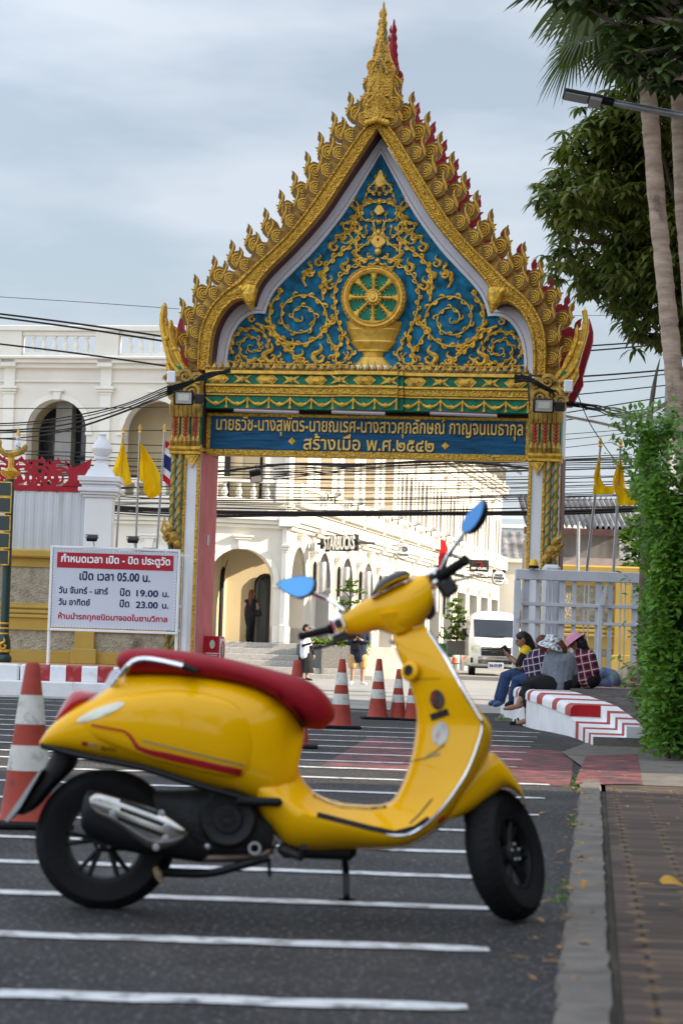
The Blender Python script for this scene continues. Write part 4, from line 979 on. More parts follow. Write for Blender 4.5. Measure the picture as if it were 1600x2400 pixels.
def plantbox(name, label, A, B, dep, z1, mat, zb0=0):
    mm_, L = frame_m(Vector((A.x, A.y, 0)), Vector((B.x, B.y, 0))); t = thing(name, label, 'planter', (A.x, A.y, 0))
    b = MB(); b.box(0, L, 0, .14, zb0, z1, .02); b.box(0, L, dep - .14, dep, zb0, z1, .02); b.box(0, .14, .141, dep - .141, zb0, z1, .02); b.box(L - .14, L, .141, dep - .141, zb0, z1, .02)
    b.xf(mm_).build('box', mat, t); s = MB(); s.box(.141, L - .141, .141, dep - .141, zb0, z1 - .08); s.xf(mm_).build('soil', SOIL, t); return mm_, L
pm1 = plantbox('planter', 'dark granite planter with ferns at the end of the steps', at(752, 1550, 69.0), at(848, 1550, 69.8), 1.3, 1.0, GRAN_D)
pm2 = plantbox('planter', 'pale concrete planter wall beside the dark granite planter', at(852, 1550, 70.0), at(985, 1545, 73.5), 1.2, .98, CONCRETE_L)
# wall lamps on the pilasters
for i in range(1, 9):
    if i == 5: continue
    p = mR @ Vector((i * wR, -.32, 3.1)) if i < 5 else mR @ Vector((i * wR, -.32, 3.0))
    t = thing('wall_lamp', 'grey cylinder wall lamp on a pilaster of the sunlit arcade', 'wall lamp', p, group='cylinder lamps along the arcade')
    MB().lathe([(.001, -.48), (.17, -.48), (.175, -.46), (.175, .46), (.17, .48), (.001, .48)], 16, Matrix.Translation(p)).build('lamp_body', STEEL, t)
    b = MB(); b.box(-.03, .03, .10, .30, -.07, .07); b.box(-.07, .07, .17, .22, -.5, .5); b.xf(Matrix.Translation(p) @ mR.to_3x3().to_4x4()).build('bracket', FRAMEK, t)
# ledge spotlights
for i in range(1, 9):
    p = mR @ Vector((i * wR - .3, -.75, 5.62))
    t = thing('spotlight', 'small grey spotlight on the ledge above the arcade', 'spotlight', p, group='spotlights along the ledge')
    MB().tube([p + Vector((-.0, -.02, .02)), p + Vector((.06, -.04, .07)), p + Vector((.14, -.08, .14))], [.06, .09, .12], 10).build('lamp_head', STEEL, t)
    b = MB(); b.tube([p, p + Vector((-.2, .05, -.02))], .02, 6); b.tube([p, p + Vector((.0, .0, -.22))], .02, 6); b.box(p.x - .24, p.x - .2, p.y - .02, p.y + .10, p.z - .10, p.z + .08); b.build('bracket', BLACK, t)
# ---- signs along the arcade
def hang(px, py, Y): return at(px, py, Y)
SIGNK = M('sign_black', (.02, .02, .021), .45, 0, .05)
def letters_on(pa, pb, body, name, h=None, bold=.05, ext=.1, mat=WHITE_CLEAN, parent=None, y=0):
    pass
t0 = mR @ Vector((1.9 * wR / 1.0 - .25, -.55, 4.28))
ltr = thing('lettering_sign', 'white block letters STARBUCKS on a black rail above the arcade', 'shop sign', mR @ Vector((2.3 * wR, -.6, 4.2)))
A = at(752, 1262, 1).copy()
def on_facade(px, py, off):
    o = mR @ Vector((0, off, 0)); nrm = mR.to_3x3() @ Vector((0, 1, 0)); return onplane(px, py, o, nrm)
A = on_facade(760, 1262, -.5); B = on_facade(831, 1283, -1.7); ll = (Vector((B.x, B.y, 0)) - Vector((A.x, A.y, 0))).length
def sign_letters(body, A, B, h, name, mat, parent, bold=.03, ext=.12, dz=0, kx=1.0):
    d = Vector((B.x - A.x, B.y - A.y, 0)); L = d.length; d.normalize(); n = Vector((-d.y, d.x, 0))
    t = text_mb(body, L * kx, h, bold, ext); m = Matrix(((d.x, n.x, 0, (A.x + B.x) / 2), (d.y, n.y, 0, (A.y + B.y) / 2), (0, 0, 1, (A.z + B.z) / 2 + dz), (0, 0, 0, 1)))
    t.xf(m); return t.build(name, mat, parent, smooth=False), m, L
_, mm_, L_ = sign_letters('STARBUCKS', A, B, .44, 'letters', WHITE_CLEAN, ltr, .035, .02)
q = mm_.to_3x3() @ Vector((0, .021, 0)); sign_letters('STARBUCKS', A + q, B + q, .52, 'letter_returns', SIGNK, ltr, .085, -.12, kx=1.02)
b = MB(); b.box(-L_ / 2 - .5, L_ / 2 + .1, .05, .12, -.04, .04); b.box(-L_ / 2 - .45, -L_ / 2 - .2, .12, .4, -.16, .16, .02); b.box(L_ / 2, L_ / 2 + .06, .1, .7, -.04, .04); b.xf(mm_).build('rail', SIGNK, ltr)
def round_sign(px, py, r_px, Y, label, name='round_sign'):
    c = at(px, py, Y); r = r_px / FPX * Y; t = thing(name, label, 'shop sign', c)
    m = Matrix.Translation(c) @ Matrix.Rotation(radians(10), 4, 'Z') @ Matrix.Rotation(pi / 2, 4, 'X')
    MB().lathe([(.001, -.06), (r, -.06), (r, .05), (r * .95, .06), (.001, .06)], 40, m).build('disc', WHITE_CLEAN, t); MB().lathe([(r * .955, .061), (r * 1.02, .05), (r * 1.02, -.07), (r * .96, -.07)], 40, m, cap=False).build('rim', SIGNK, t)
    mt = Matrix.Translation(c) @ Matrix.Rotation(radians(10), 4, 'Z'); return t, c, r, mt
t, c, r, mt = round_sign(944, 1291, 20, 90, 'round white sign with a sun and shell drawing on the arcade')
k = MB(); sp_ = spiral((0.05, .02), .02, .36 * r, 2.1, 0, -1); k.tube([(x, -.075, z + .1 * r) for x, z in sp_], .012, 4); k.tube([(-.5 * r, -.075, .0), (-.45 * r, -.075, .3 * r), (-.2 * r, -.075, .45 * r), (.1 * r, -.075, .48 * r)], .012, 4)
for j in range(7):
    a = pi * .15 + pi * .7 * j / 6; k.tube([(.62 * r * cos(a), -.075, .12 * r + .55 * r * sin(a)), (.76 * r * cos(a), -.075, .12 * r + .68 * r * sin(a))], .012, 4)
k.xf(mt).build('drawing', SIGNK, t)
tx = text_mb('Hermits', r * 1.3, r * .36, 0, .012); tx.xf(mt @ Matrix.Translation((0, -.064, -.42 * r))); tx.build('lettering', SIGNK, t, smooth=False)
b = MB(); b.tube([c + Vector((-r - .3, .05, .2)), c + Vector((-r * .9, 0, .2))], .025, 6); b.tube([c + Vector((-r - .3, .05, -.2)), c + Vector((-r * .9, 0, -.2))], .025, 6); b.build('bracket', SIGNK, t)
# red hanging sign and black board with a wave emblem
c = at(1031, 1303, 100); t = thing('hanging_sign', 'red blade sign hanging out from the arcade on two black arms', 'shop sign', c)
b = MB(); b.prism([(-.05, -.7), (.12, -.65), (.28, -.2), (.3, .3), (.2, .62), (.0, .7), (-.1, .5), (-.02, .2), (-.1, -.2)], -.06, .06); b.xf(Matrix.Translation(c)).build('blade', M('sign_red', (.62, .02, .02), .45, 0, .1), t)
b = MB(); b.tube([c + Vector((-1.4, .3, .25)), c + Vector((0, 0, .25))], .03, 6); b.tube([c + Vector((-1.4, .3, -.45)), c + Vector((0, 0, -.45))], .03, 6); b.build('arm', SIGNK, t)
A = on_facade(1042, 1318, -.6); B = on_facade(1089, 1334, -.6)
t = thing('lettering_sign', 'white letters RIP CURL fixed to the arcade above its shop opening', 'shop sign', (A + B) / 2)
_, mm_, L_ = sign_letters('RIP CURL', A, B, .66, 'letters', WHITE_CLEAN, t, .05, .10); b = MB(); b.box(-L_ / 2 - .2, L_ / 2 + .2, .04, .08, -.42, .42); b.xf(mm_).build('board', SIGNK, t)
c = at(1122, 1326, 108); t = thing('black_board_sign', 'black projecting board with red wave emblem and white RIP CURL lettering', 'shop sign', c)
sc_ = 108 / FPX; w_, h_ = 46 * sc_, 28 * sc_; mt = Matrix.Translation(c) @ Matrix.Rotation(radians(6), 4, 'Z')
b = MB(); b.box(-w_ / 2, w_ / 2, -.06, .06, -h_ / 2, h_ / 2, .02); b.xf(mt).build('board', M('sign_dark', (.035, .032, .03), .5, 0, .05), t)
tx = text_mb('RIP CURL', w_ * .82, h_ * .2, .05, .012); tx.v = [Vector((p.x + p.z * .25, p.y, p.z)) for p in tx.v]; tx.xf(mt @ Matrix.Translation((0, -.064, -h_ * .22))); tx.build('lettering', WHITE_CLEAN, t, smooth=False)
k = MB(); k.tube([(x * w_, -.075, z * h_) for x, z in ((-.28, .02), (-.2, .16), (-.05, .25), (.1, .22), (.12, .1), (.02, .06), (.04, -.02), (.14, -.04), (.22, .04))], [.01, .03, .06, .07, .06, .05, .05, .04, .01], 6, flat=.3); k.xf(mt).build('emblem', MATS['sign_red'], t)
b = MB(); b.tube([c + Vector((-w_ / 2 - .3, .1, -.1)), c + Vector((-w_ / 2, 0, -.1))], .03, 6); b.build('arm', SIGNK, t)
t, c, r, mt = round_sign(1168, 1354, 17, 112, 'round white sign with two black ears reading PHOTO PANDA', 'round_sign')
e = MB()
for sg in (-1, 1): e.lathe([(.001, -.06), (r * .26, -.06), (r * .26, .05), (.001, .055)], 20, mt @ Matrix.Translation((sg * r * .68, 0, r * .88)) @ Matrix.Rotation(pi / 2, 4, 'X'))
e.build('ear', SIGNK, t)
for s, w_, h_, z in (('PHOTO', 1.15, .34, .34), ('PANDA', 1.55, .42, -.06), ('STUDIO', 1.0, .22, -.5)):
    tx = text_mb(s, r * w_, r * h_, .05, .012); tx.xf(mt @ Matrix.Translation((0, -.064, r * z))); tx.build('lettering', SIGNK, t, smooth=False)
b = MB(); b.tube([c + Vector((-r - .7, .2, 0)), c + Vector((-r * .9, 0, 0))], .04, 6); b.build('arm', SIGNK, t)
c = at(900, 1350, 95)
# ================================================================ distant buildings
ROOFT = M('weathered_roof_tile', (.20, .19, .185), .8, 0, .4, 1.5, .4, 6, stain=(.08, .078, .075), st=.48, ss=.9)
def ribs_roof(name, m, w, run, rise, parent, mat=ROOFT, pitch=.42):
    mb = MB(); n = int(w / pitch) * 4; R = [[], []]
    for i in range(n + 1):
        x = w * i / n; z = .07 * cos(2 * pi * x / pitch); R[0].append((x, 0, z)); R[1].append((x, run, rise + z))
    v = R[0] + R[1]; k = n + 1; mb.add(v, [(i, i + 1, i + 1 + k, i + k) for i in range(n)]); mb.xf(m); return mb.build(name, mat, parent, sharp=80)
h0 = at(1120, 1560, 300); ht = thing('hotel', 'pale blue grey high hotel block far beyond the street', 'building', (h0.x, 300, 0))
sc_ = 300 / FPX; hw = 15; mb = MB(); hx = h0.x - 1; hz = .9 + (1525 - 1178) * sc_
mb.box(hx, hx + 7.5, 300, 315, 0, hz); mb.box(hx + 2.6, hx + 14, 299.2, 315, 0, hz - 1.6); mb.build('wall', M('hotel_white', (.55, .60, .63), .6, 0, .05), ht)
GLB = M('hotel_glass', (.18, .30, .36), .15, 0, .2, .5)
for fl_ in range(6):
    for k in range(7):
        x = hx + .5 + k * 1.95; z = hz - 2.9 - fl_ * 2.7
        if k == 0: z += 1.2
        g = MB(); g.box(x, x + 1.2, 299.1 if x > hx + 2.4 else 299.92, 299.9 if x < hx + 2.4 else 299.15, z - 1.5, z); g.build('window', GLB, ht)
bl = MB()
for fl_ in range(6): bl.box(hx + 2.6, hx + 14, 298.4, 299.19, hz - 4.6 - fl_ * 2.7, hz - 4.35 - fl_ * 2.7)
bl.build('balcony', M('hotel_balcony', (.66, .70, .72), .5, 0, .05), ht)
a_ = MB(); ax = hx + 3.2; a_.tube([(ax, 300.5, hz - 1.6), (ax, 300.5, hz + 1.6)], .06, 6); a_.tube([(ax - 1, 300.5, hz + .9), (ax + 1.3, 300.5, hz + 1.5)], .05, 5); a_.tube([(ax - .8, 300.5, hz + 1.4), (ax + 1.0, 300.5, hz + .8)], .05, 5); a_.build('aerial', SIGNK, ht)
h = thing('tiled_house', 'low white house with grey tiled roof at the end of the street', 'house', (9.5, 150, 0))
q = at(1130, 1320, 150); mb = MB(); mb.box(q.x - 2, q.x + 9, 150, 160, 0, q.z); mb.build('wall', WHITE, h)
ribs_roof('roof', Matrix.Translation((q.x - 2.4, 148.8, q.z)), 12, 5, 2.2, h, pitch=.55)
h2 = at(1130, 1266, 190); hb = thing('white_block', 'plain white block behind the tiled roof house', 'building', (h2.x, 190, 0)); MB().box(h2.x - 3, h2.x + 10, 190, 200, 0, h2.z + 1.0, .05).build('wall', M('block_white', (.62, .64, .66), .7, 0, .05), hb)
MB().box(h2.x - 3.2, h2.x + 10.2, 189.8, 200, h2.z + 1.01, h2.z + 1.3, .02).build('parapet', WHITE_CLEAN, hb)
e_ = thing('entrance_block', 'white arched shop front closing the arcade with stepped parapet', 'building', (c3.x + 2, c3.y + 1, 0))
q = at(1150, 1388, 124); w0 = at(1142, 1500, 124).x; mb = MB(); arch_wall(mb, 0, 7, 0, 5.6, .9, 3.9, 1.9, 'round', .5); mb.xf(Matrix.Translation((w0, 124, 0))).build('wall', BWHITE, e_)
mb = MB(); mb.box(w0 - .1, w0 + 7, 123.8, 125, 5.6, 5.8); mb.box(w0 + 2.7, w0 + 5, 123.9, 125, 5.81, 6.7, .05); mb.box(w0 + 3.2, w0 + 4.4, 123.92, 125, 6.71, 7.6, .05); mb.box(w0 + .0, w0 + 7, 126, 127, 0, 5.6); mb.build('parapet', TRIM, e_)
g = MB(); glass_arch(g, w0 + .9, w0 + 3.9, 0, 1.9, 'round', 124.4); g.build('window', M('shop_glass', (.05, .10, .09), .1, 0, .3, 1), e_)
# houses to the right behind the temple wall
h = thing('grey_house', 'old house with stained grey wall and two ribbed tile roofs behind the temple wall', 'house', (7.5, 74, 0))
q0 = at(1310, 1375, 74); q1 = at(1470, 1262, 74); STAIN = M('stained_wall', (.25, .235, .225), .85, 0, .25, .8, .2, 20, stain=(.07, .066, .064), st=.5, ss=.6, sst=(1.2, 1, .5))
MB().box(q0.x - .55, q1.x - .25, 74, 82, 0, q1.z + .2).build('wall', STAIN, h); qv = at(1310, 1330, 73.9)
MB().box(q0.x - .55, q1.x - .05, 73.8, 73.99, qv.z - .1, qv.z + .32).build('ledge', M('ledge_pink', (.42, .33, .29), .8, 0, .1), h)
vb = MB()
for k in range(15):
    for r_ in range(2):
        x = q0.x - .6 + k * .17 * 1; vb.box(x, x + .11, 73.96, 73.995, qv.z - .72 + r_ * .26 + .3, qv.z - .52 + r_ * .26 + .3)
vb.xf(Matrix.Translation((.0, 0, -.35))).build('vent_blocks', M('vent_dark', (.03, .026, .025), .8, 0, .1), h)
ribs_roof('roof', Matrix.Translation((at(1372, 1262, 73.4).x, 73.2, q1.z + .15)), 1.6, 3, .85, h, pitch=.16)
ribs_roof('roof', Matrix.Translation((q0.x - 1.2, 73.0, at(1310, 1225, 73).z - .1)), 3.6, 4, 1.15, h, pitch=.17)
MB().box(q0.x - 1.2, q0.x + 2.4, 73.0, 73.2, at(1310, 1233, 73).z - .25, at(1310, 1233, 73).z - .05).build('eave_beam', M('eave_brown', (.10, .05, .04), .7, 0, .2), h)
# ================================================================ temple boundary on the left
YELLOW = M('yellow_wall', (.50, .34, .085), .8, 0, .12, 1.5, .1, 40, stain=(.16, .12, .05), st=.41, ss=1.1, sst=(1.6, 1, .45))
PEBBLE = M('pebble_dash', (.40, .36, .28), .9, 0, .25, 8, 1.0, 26, bump_type='vor', stain=(.10, .09, .075), st=.41, ss=1.3, sst=(1.2, 1, .6))
def bwall(name, label, xa, xb, y, z0, zs, pil, label_cat='wall'):
    t = thing(name, label, label_cat, ((xa + xb) / 2, y, z0)); c0_, p1, p2, p3, p4, top = zs
    b = MB(); b.box(xa, xb, y + .06, y + .3, z0, top - .15); b.build('core', YELLOW, t)
    f = MB(); f.box(xa, xb, y - .02, y + .059, z0, c0_, .008); f.box(xa, xb, y - .02, y + .059, p1, p3, .008); f.box(xa, xb, y - .01, y + .058, p4, top - .15, .008)
    for z in (p1 + (p3 - p1) * .45, p1 + (p3 - p1) * .62, p1 + (p3 - p1) * .8): f.box(xa, xb, y - .06, y - .021, z, z + .06, .012)
    f.box(xa, xb, y - .12, y + .36, top - .149, top, .03); f.build('moulding', YELLOW, t)
    for x in pil:
        q = MB(); q.box(x - .17, x + .17, y - .09, y + .05, z0, top - .15, .012); q.box(x - .22, x + .22, y - .13, y + .05, z0, c0_ + .05, .012); q.build('pilaster', YELLOW, t)
    q = MB(); q.box(xa, xb, y + .02, y + .0605, c0_, p1); q.box(xa, xb, y + .02, y + .0605, p3, p4); q.build('pebble_panel', PEBBLE, t)
    return t
yw = 42.3
def zat(px, py, Y): return at(px, py, Y).z
zs = (zat(100, 1524, yw), zat(100, 1478, yw), 0, zat(100, 1414, yw), zat(100, 1330, yw), zat(100, 1288, yw))
bwall('temple_wall', 'yellow temple wall with grey pebble panels behind the white notice board', at(-60, 1500, yw).x, -2.75, yw, .485, zs, [at(203, 1400, yw).x, at(-40, 1400, yw).x])
# white sheet panels and red fretwork above
ya = yw + .15; xl = at(-60, 1200, ya).x; xr = at(202, 1200, ya).x
fp = thing('metal_fence', 'white corrugated metal panels topped by red cut-out scrollwork', 'fence', ((xl + xr) / 2, ya, zs[5]))
R = []; n = 120; zt = zat(120, 1152, ya); zb2 = zs[5] + .003
for i in range(n + 1):
    x = xl + (xr - xl) * i / n; y = ya + .004 * (1 if (i // 5) % 2 else -1); R.append([(x, y, zb2), (x, y, zt), (x, y + .03, zt), (x, y + .03, zb2)])
MB().rings(R).build('panel', M('white_sheet_metal', (.56, .58, .61), .5, .1, .08, 1, stain=(.40, .40, .41), st=.42, ss=1.0, sst=(3, 1, .3)), fp, sharp=20)
RED_F = M('red_fretwork', (.36, .016, .028), .5, 0, .15, 4)
fw = MB(); H = zat(120, 1072, ya) - zt
fw.box(xl, xr, ya - .02, ya + .02, zt + .002, zt + .10)
def ribbon(mb, pts, w):
    P = [Vector((a, b)) for a, b in pts]; n = len(P); A = []; B = []
    if not hasattr(w, '__len__'): w = [w] * n
    for i in range(n):
        t = (P[min(n - 1, i + 1)] - P[max(0, i - 1)]).normalized(); q = Vector((-t.y, t.x)); A.append(P[i] + q * w[i]); B.append(P[i] - q * w[i])
    mb.strip(A, B, ya - .018 - random.uniform(0, .004), ya + .018)
nsc = 5; pitch = (xr - xl - .35) / nsc
for k in range(nsc):
    cx = xl + pitch * (k + .5); cz_ = zt + H * .42; s = 1 if k % 2 else -1
    sp2 = [(cx + s * (.02 + .27 * j / 26) * cos(j * .5) * 1.0, cz_ + (.02 + .25 * j / 26) * sin(j * .5)) for j in range(27)]
    ribbon(fw, sp2, [.024 * (.6 + .8 * j / 26) for j in range(27)])
    for j in range(5):
        a = .5 + j * .55; fx, fz_ = cx + s * .27 * cos(a), cz_ + .25 * sin(a)
        fw.prism([(fx - .045, fz_), (fx + .045, fz_), (fx + s * .03, fz_ + .12)], ya - .012, ya + .014)
    ribbon(fw, [(cx + .2, zt + .06), (cx + .32, zt + .2), (cx + pitch * .5, zt + .5), (cx + pitch * .55, zt + H * .75)], [.03, .035, .03, .012])
tx, tz = at(216, 1074, ya).x, zat(216, 1074, ya)
fw.prism([(xr - .45, zt + .09), (xr - .02, zt + .09), (xr - .02, zt + .28), (xr + .03, tz - .25), (tx, tz), (xr - .12, tz - .12), (xr - .3, tz - .2), (xr - .5, tz - .24), (xr - .7, tz - .2), (xr - .6, tz - .33), (xr - .3, zt + .4), (xr - .34, zt + .2)], ya - .02, ya + .02)
top_ = [(xl, zt + H * .9)] + [(xl + (xr - .5 - xl) * i / 24, zt + H * (.80 + .10 * sin(i * 1.1) + .05 * (i % 2))) for i in range(1, 25)]
ribbon(fw, top_, [.022 + .014 * (i % 2) for i in range(25)]); fw.build('fretwork', RED_F, fp, sharp=20)
# post with finial
yp = 42.45; xc = at(233, 1230, yp).x; g_ = thing('wall_post', 'square white gate post with stepped cap and onion finial', 'post', (xc, yp, zs[5]))
w_ = .24; b = MB(); zb_, zc_ = zs[5] + .001, zat(232, 1168, yp); b.box(xc - w_, xc + w_, yp - w_, yp + w_, zb_, zc_, .01); b.build('shaft', WHITE_CLEAN, g_)
b = MB(); z = zc_
for e, h in ((.04, .05), (.08, .05), (.12, .07), (.06, .06), (.10, .05), (.13, .09)): b.box(xc - w_ - e, xc + w_ + e, yp - w_ - e, yp + w_ + e, z, z + h - .001, .01); z += h
b.rings([[(xc - q, yp - q, z + h), (xc + q, yp - q, z + h), (xc + q, yp + q, z + h), (xc - q, yp + q, z + h)] for q, h in ((w_ + .02, 0), (w_ - .04, .12), (.12, .2), (.08, .3))]); z += .3
b.lathe([(.09, 0), (.14, .02), (.14, .05), (.10, .07), (.16, .12), (.19, .2), (.16, .28), (.09, .36), (.06, .42), (.07, .46), (.001, .5)], 16, Matrix.Translation((xc, yp, z)))
b.build('cap', WHITE, g_, sharp=30)
# ---- notice board
yb = 38.95; A = [at(128, 1284, yb), at(417, 1297, yb), at(409, 1482, yb), at(119, 1465, yb)]
xa = (A[0].x + A[3].x) / 2; xb = (A[1].x + A[2].x) / 2; zt = (A[0].z + A[1].z) / 2; zl = (A[2].z + A[3].z) / 2
bo = thing('notice_board', 'white notice board of opening hours with a red heading on thin posts', 'notice board', ((xa + xb) / 2, yb, .485))
MB().box(xa, xb, yb - .01, yb + .03, zl, zt).build('panel', M('vinyl_white', (.60, .60, .66), .45, 0, .03, 2), bo)
MB().box(xa + .06, xb - .06, yb - .016, yb - .0101, zt - .30, zt - .055).build('heading_band', M('vinyl_red', (.42, .018, .03), .45, 0, .05), bo)
f = MB()
for x in (xa - .05, xb + .01): f.box(x, x + .04, yb - .03, yb + .05, zl - .06, zt + .05, .006)
for z in (zl - .06, zt + .01): f.box(xa - .009, xb + .009, yb - .03, yb + .05, z, z + .04, .006)
k = 0
for i in range(int((xb - xa) / .05)): f.box(xa + i * .05, xa + i * .05 + .012, yb - .018, yb - .0105, zl, zl + .035); f.box(xa + i * .05, xa + i * .05 + .012, yb - .018, yb - .0105, zt - .035, zt)
for i in range(int((zt - zl) / .05)): f.box(xa, xa + .035, yb - .019, yb - .0106, zl + i * .05, zl + i * .05 + .012); f.box(xb - .035, xb, yb - .019, yb - .0106, zl + i * .05, zl + i * .05 + .012)
f.build('frame', WHITE_CLEAN, bo)
for x in (xa - .03, xb + .03): MB().tube([(x, yb + .06, .485), (x, yb + .06, zt)], .028, 8).build('leg', WHITE_CLEAN, bo)
NAVY = M('navy_lettering', (.015, .02, .09), .5, 0, 0); REDL = M('red_lettering', (.42, .02, .035), .5, 0, 0)
def btext(s, px0, px1, pyt, pyb, mat, bold=.028):
    p = at(px0, pyt, yb - .02); q = at(px1, pyb, yb - .02); t = text_mb(s, q.x - p.x, None if pyb is None else p.z - q.z, bold, .004); t.xf(Matrix.Translation(((p.x + q.x) / 2, yb - .0165 if mat == WHITE_CLEAN else yb - .0105, (p.z + q.z) / 2))); t.build('lettering', mat, bo, smooth=False)
btext('กำหนดเวลา เปิด - ปิด ประตูวัด', 144, 399, 1297, 1332, WHITE_CLEAN, .035)
btext('เปิด เวลา 05.00 น.', 187, 352, 1338, 1365, NAVY, .03); btext('วัน จันทร์ - เสาร์', 139, 253, 1373, 1394, NAVY); btext('ปิด', 282, 305, 1378, 1398, NAVY); btext('19.00', 320, 371, 1382, 1400, NAVY); btext('น.', 381, 396, 1388, 1400, NAVY)
btext('วัน อาทิตย์', 138, 211, 1401, 1420, NAVY); btext('ปิด', 281, 303, 1405, 1424, NAVY); btext('23.00', 319, 370, 1409, 1427, NAVY); btext('น.', 380, 395, 1415, 1427, NAVY)
btext('ห้ามนำรถทุกชนิดมาจอดในยามวิกาล', 137, 392, 1434, 1463, REDL, .03)
for px, py in ((216, 1262), (312, 1266)):
    p = at(px, py, yb - .1); q = Vector((p.x + .03, yb + .05, zt + .05)); t = thing('floodlight', 'small black floodlight on a bent stem above the %s of the notice board' % ('left half' if px < 250 else 'right half'), 'floodlight', q)
    t['label'] = 'small black floodlight above the red heading, %s the flagpoles' % ('clear of' if px < 250 else 'in front of')
    MB().tube([q, q + Vector((-.02, -.08, .12)), p], .014, 6).build('stem', GREYM, t)
    b = MB(); b.box(-.085, .085, -.06, .06, -.03, .03, .012); b.xf(Matrix.Translation(p) @ Matrix.Rotation(.5, 4, 'X')).build('lamp_head', BLACK, t)
    b = MB(); b.tube([(-.095, 0, 0), (-.1, -.02, .055), (.1, -.02, .055), (.095, 0, 0)], .008, 5); b.xf(Matrix.Translation(p)).build('yoke', BLACK, t)
# white leaf of the sliding gate, folded beside the pillar
yl = 39.1; t = thing('fence_leaf', 'narrow white metal fence leaf standing beside the notice board', 'fence', (at(430, 1500, yl).x, yl, .485)); x0 = at(415, 1400, yl).x; x1 = at(441, 1400, yl).x; ztp = zat(430, 1302, yl)
for i, (x, w) in enumerate(((x0, .035), ((x0 + x1) / 2 - .02, .03), (x1 - .1, .10))): MB().box(x, x + w, yl - .03, yl + .03, .485, ztp, .006).build('upright', WHITE_CLEAN, t)
b = MB()
for py in (1306, 1425, 1482): b.box(x0 + .036, x1 - .101, yl - .02, yl + .02, zat(430, py, yl), zat(430, py, yl) + .05, .006)
b.build('rail', WHITE_CLEAN, t)
# ---- flags
def cloth(name, L, R, Y, mat, parent, folds=3, amp=.08, nu=14, nv=26, thick=None):
    A = resample(catmull([(*p, 0) for p in L], 5), nv); B = resample(catmull([(*p, 0) for p in R], 5), nv); mb = MB(); v = []; f = []
    for j in range(nv):
        for i in range(nu):
            t = i / (nu - 1); px = A[j].x + (B[j].x - A[j].x) * t; py = A[j].y + (B[j].y - A[j].y) * t
            v.append(at(px, py, Y - .05 + amp * sin(t * folds * pi + j * .16) + amp * .4 * sin(t * folds * 2.3 * pi - j * .2)))
    for j in range(nv - 1):
        for i in range(nu - 1): f.append((j * nu + i, j * nu + i + 1, (j + 1) * nu + i + 1, (j + 1) * nu + i))
    return mb.add(v, f).build(name, mat, parent, sharp=180)
FLAGY = M('yellow_flag_cloth', (.9, .62, .01), .75, 0, .08, 3, trans=.45)
def pole(px0, px1, Y, label, r=.022, name='flagpole', tip=True, cat='flagpole', group=None):
    a = at(*px0, Y); b_ = at(*px1, Y); t = thing(name, label, cat, a, group=group)
    MB().tube([a, b_], [r, r * .8], 8).build('pole', STEEL, t)
    if tip: MB().lathe([(r * .9, 0), (r * 1.6, .02), (r * .8, .05), (r * 1.5, .09), (.002, .17)], 8, Matrix.Translation(b_)).build('finial', GOLD_BRIGHT, t)
    return t
yf = 43.2
def zz6(l): return [zc6(x, y) for x, y in l]
t = pole((272, 1300), (289, 1018), yf, 'thin steel flagpole beside the white gate post carrying a limp yellow flag')
cloth('flag', zz6([(897, 1025), (880, 1120), (850, 1200), (833, 1265), (845, 1310), (870, 1345)]), zz6([(905, 1020), (925, 1130), (945, 1220), (962, 1310), (966, 1362), (900, 1372)]), yf, FLAGY, t)
t = pole((318, 1300), (328, 1016), yf, 'thin steel flagpole in the middle with a long drooping yellow flag')
cloth('flag', zz6([(1030, 1050), (1030, 1150), (1026, 1260), (1028, 1335), (1056, 1352), (1058, 1420), (1085, 1455)]), zz6([(1034, 1048), (1090, 1140), (1135, 1210), (1165, 1270), (1184, 1330), (1180, 1430), (1110, 1470)]), yf, FLAGY, t, 4)
t = pole((367, 1300), (386, 1014), yf, 'thin steel flagpole with red, white and blue striped flag next to the gate pillar')
tl = [(1216, 1042), (1212, 1100), (1206, 1180), (1203, 1260), (1198, 1335)]; tr = [(1320, 1100), (1316, 1170), (1310, 1250), (1300, 1330), (1285, 1420)]
FR = M('flag_red', (.50, .01, .03), .75, 0, .08, 3, trans=.3); FW = M('flag_white', (.7, .7, .7), .75, 0, .05, 3, trans=.3); FB = M('flag_blue', (.02, .025, .14), .75, 0, .08, 3, trans=.3)
LL_ = resample([(*p, 0) for p in tl], 25); RR_ = resample([(*p, 0) for p in tr], 25)
for nm, a, b_, mt_ in (('red_stripe', 0, 4, FR), ('white_stripe', 4, 8, FW), ('blue_stripe', 8, 16, FB), ('white_stripe', 16, 20, FW), ('red_stripe', 20, 24, FR)):
    cloth(nm, zz6([(p.x, p.y) for p in LL_[a:b_ + 1]]), zz6([(p.x, p.y) for p in RR_[a:b_ + 1]]), yf, mt_, t, 2, .03, 10, 8)
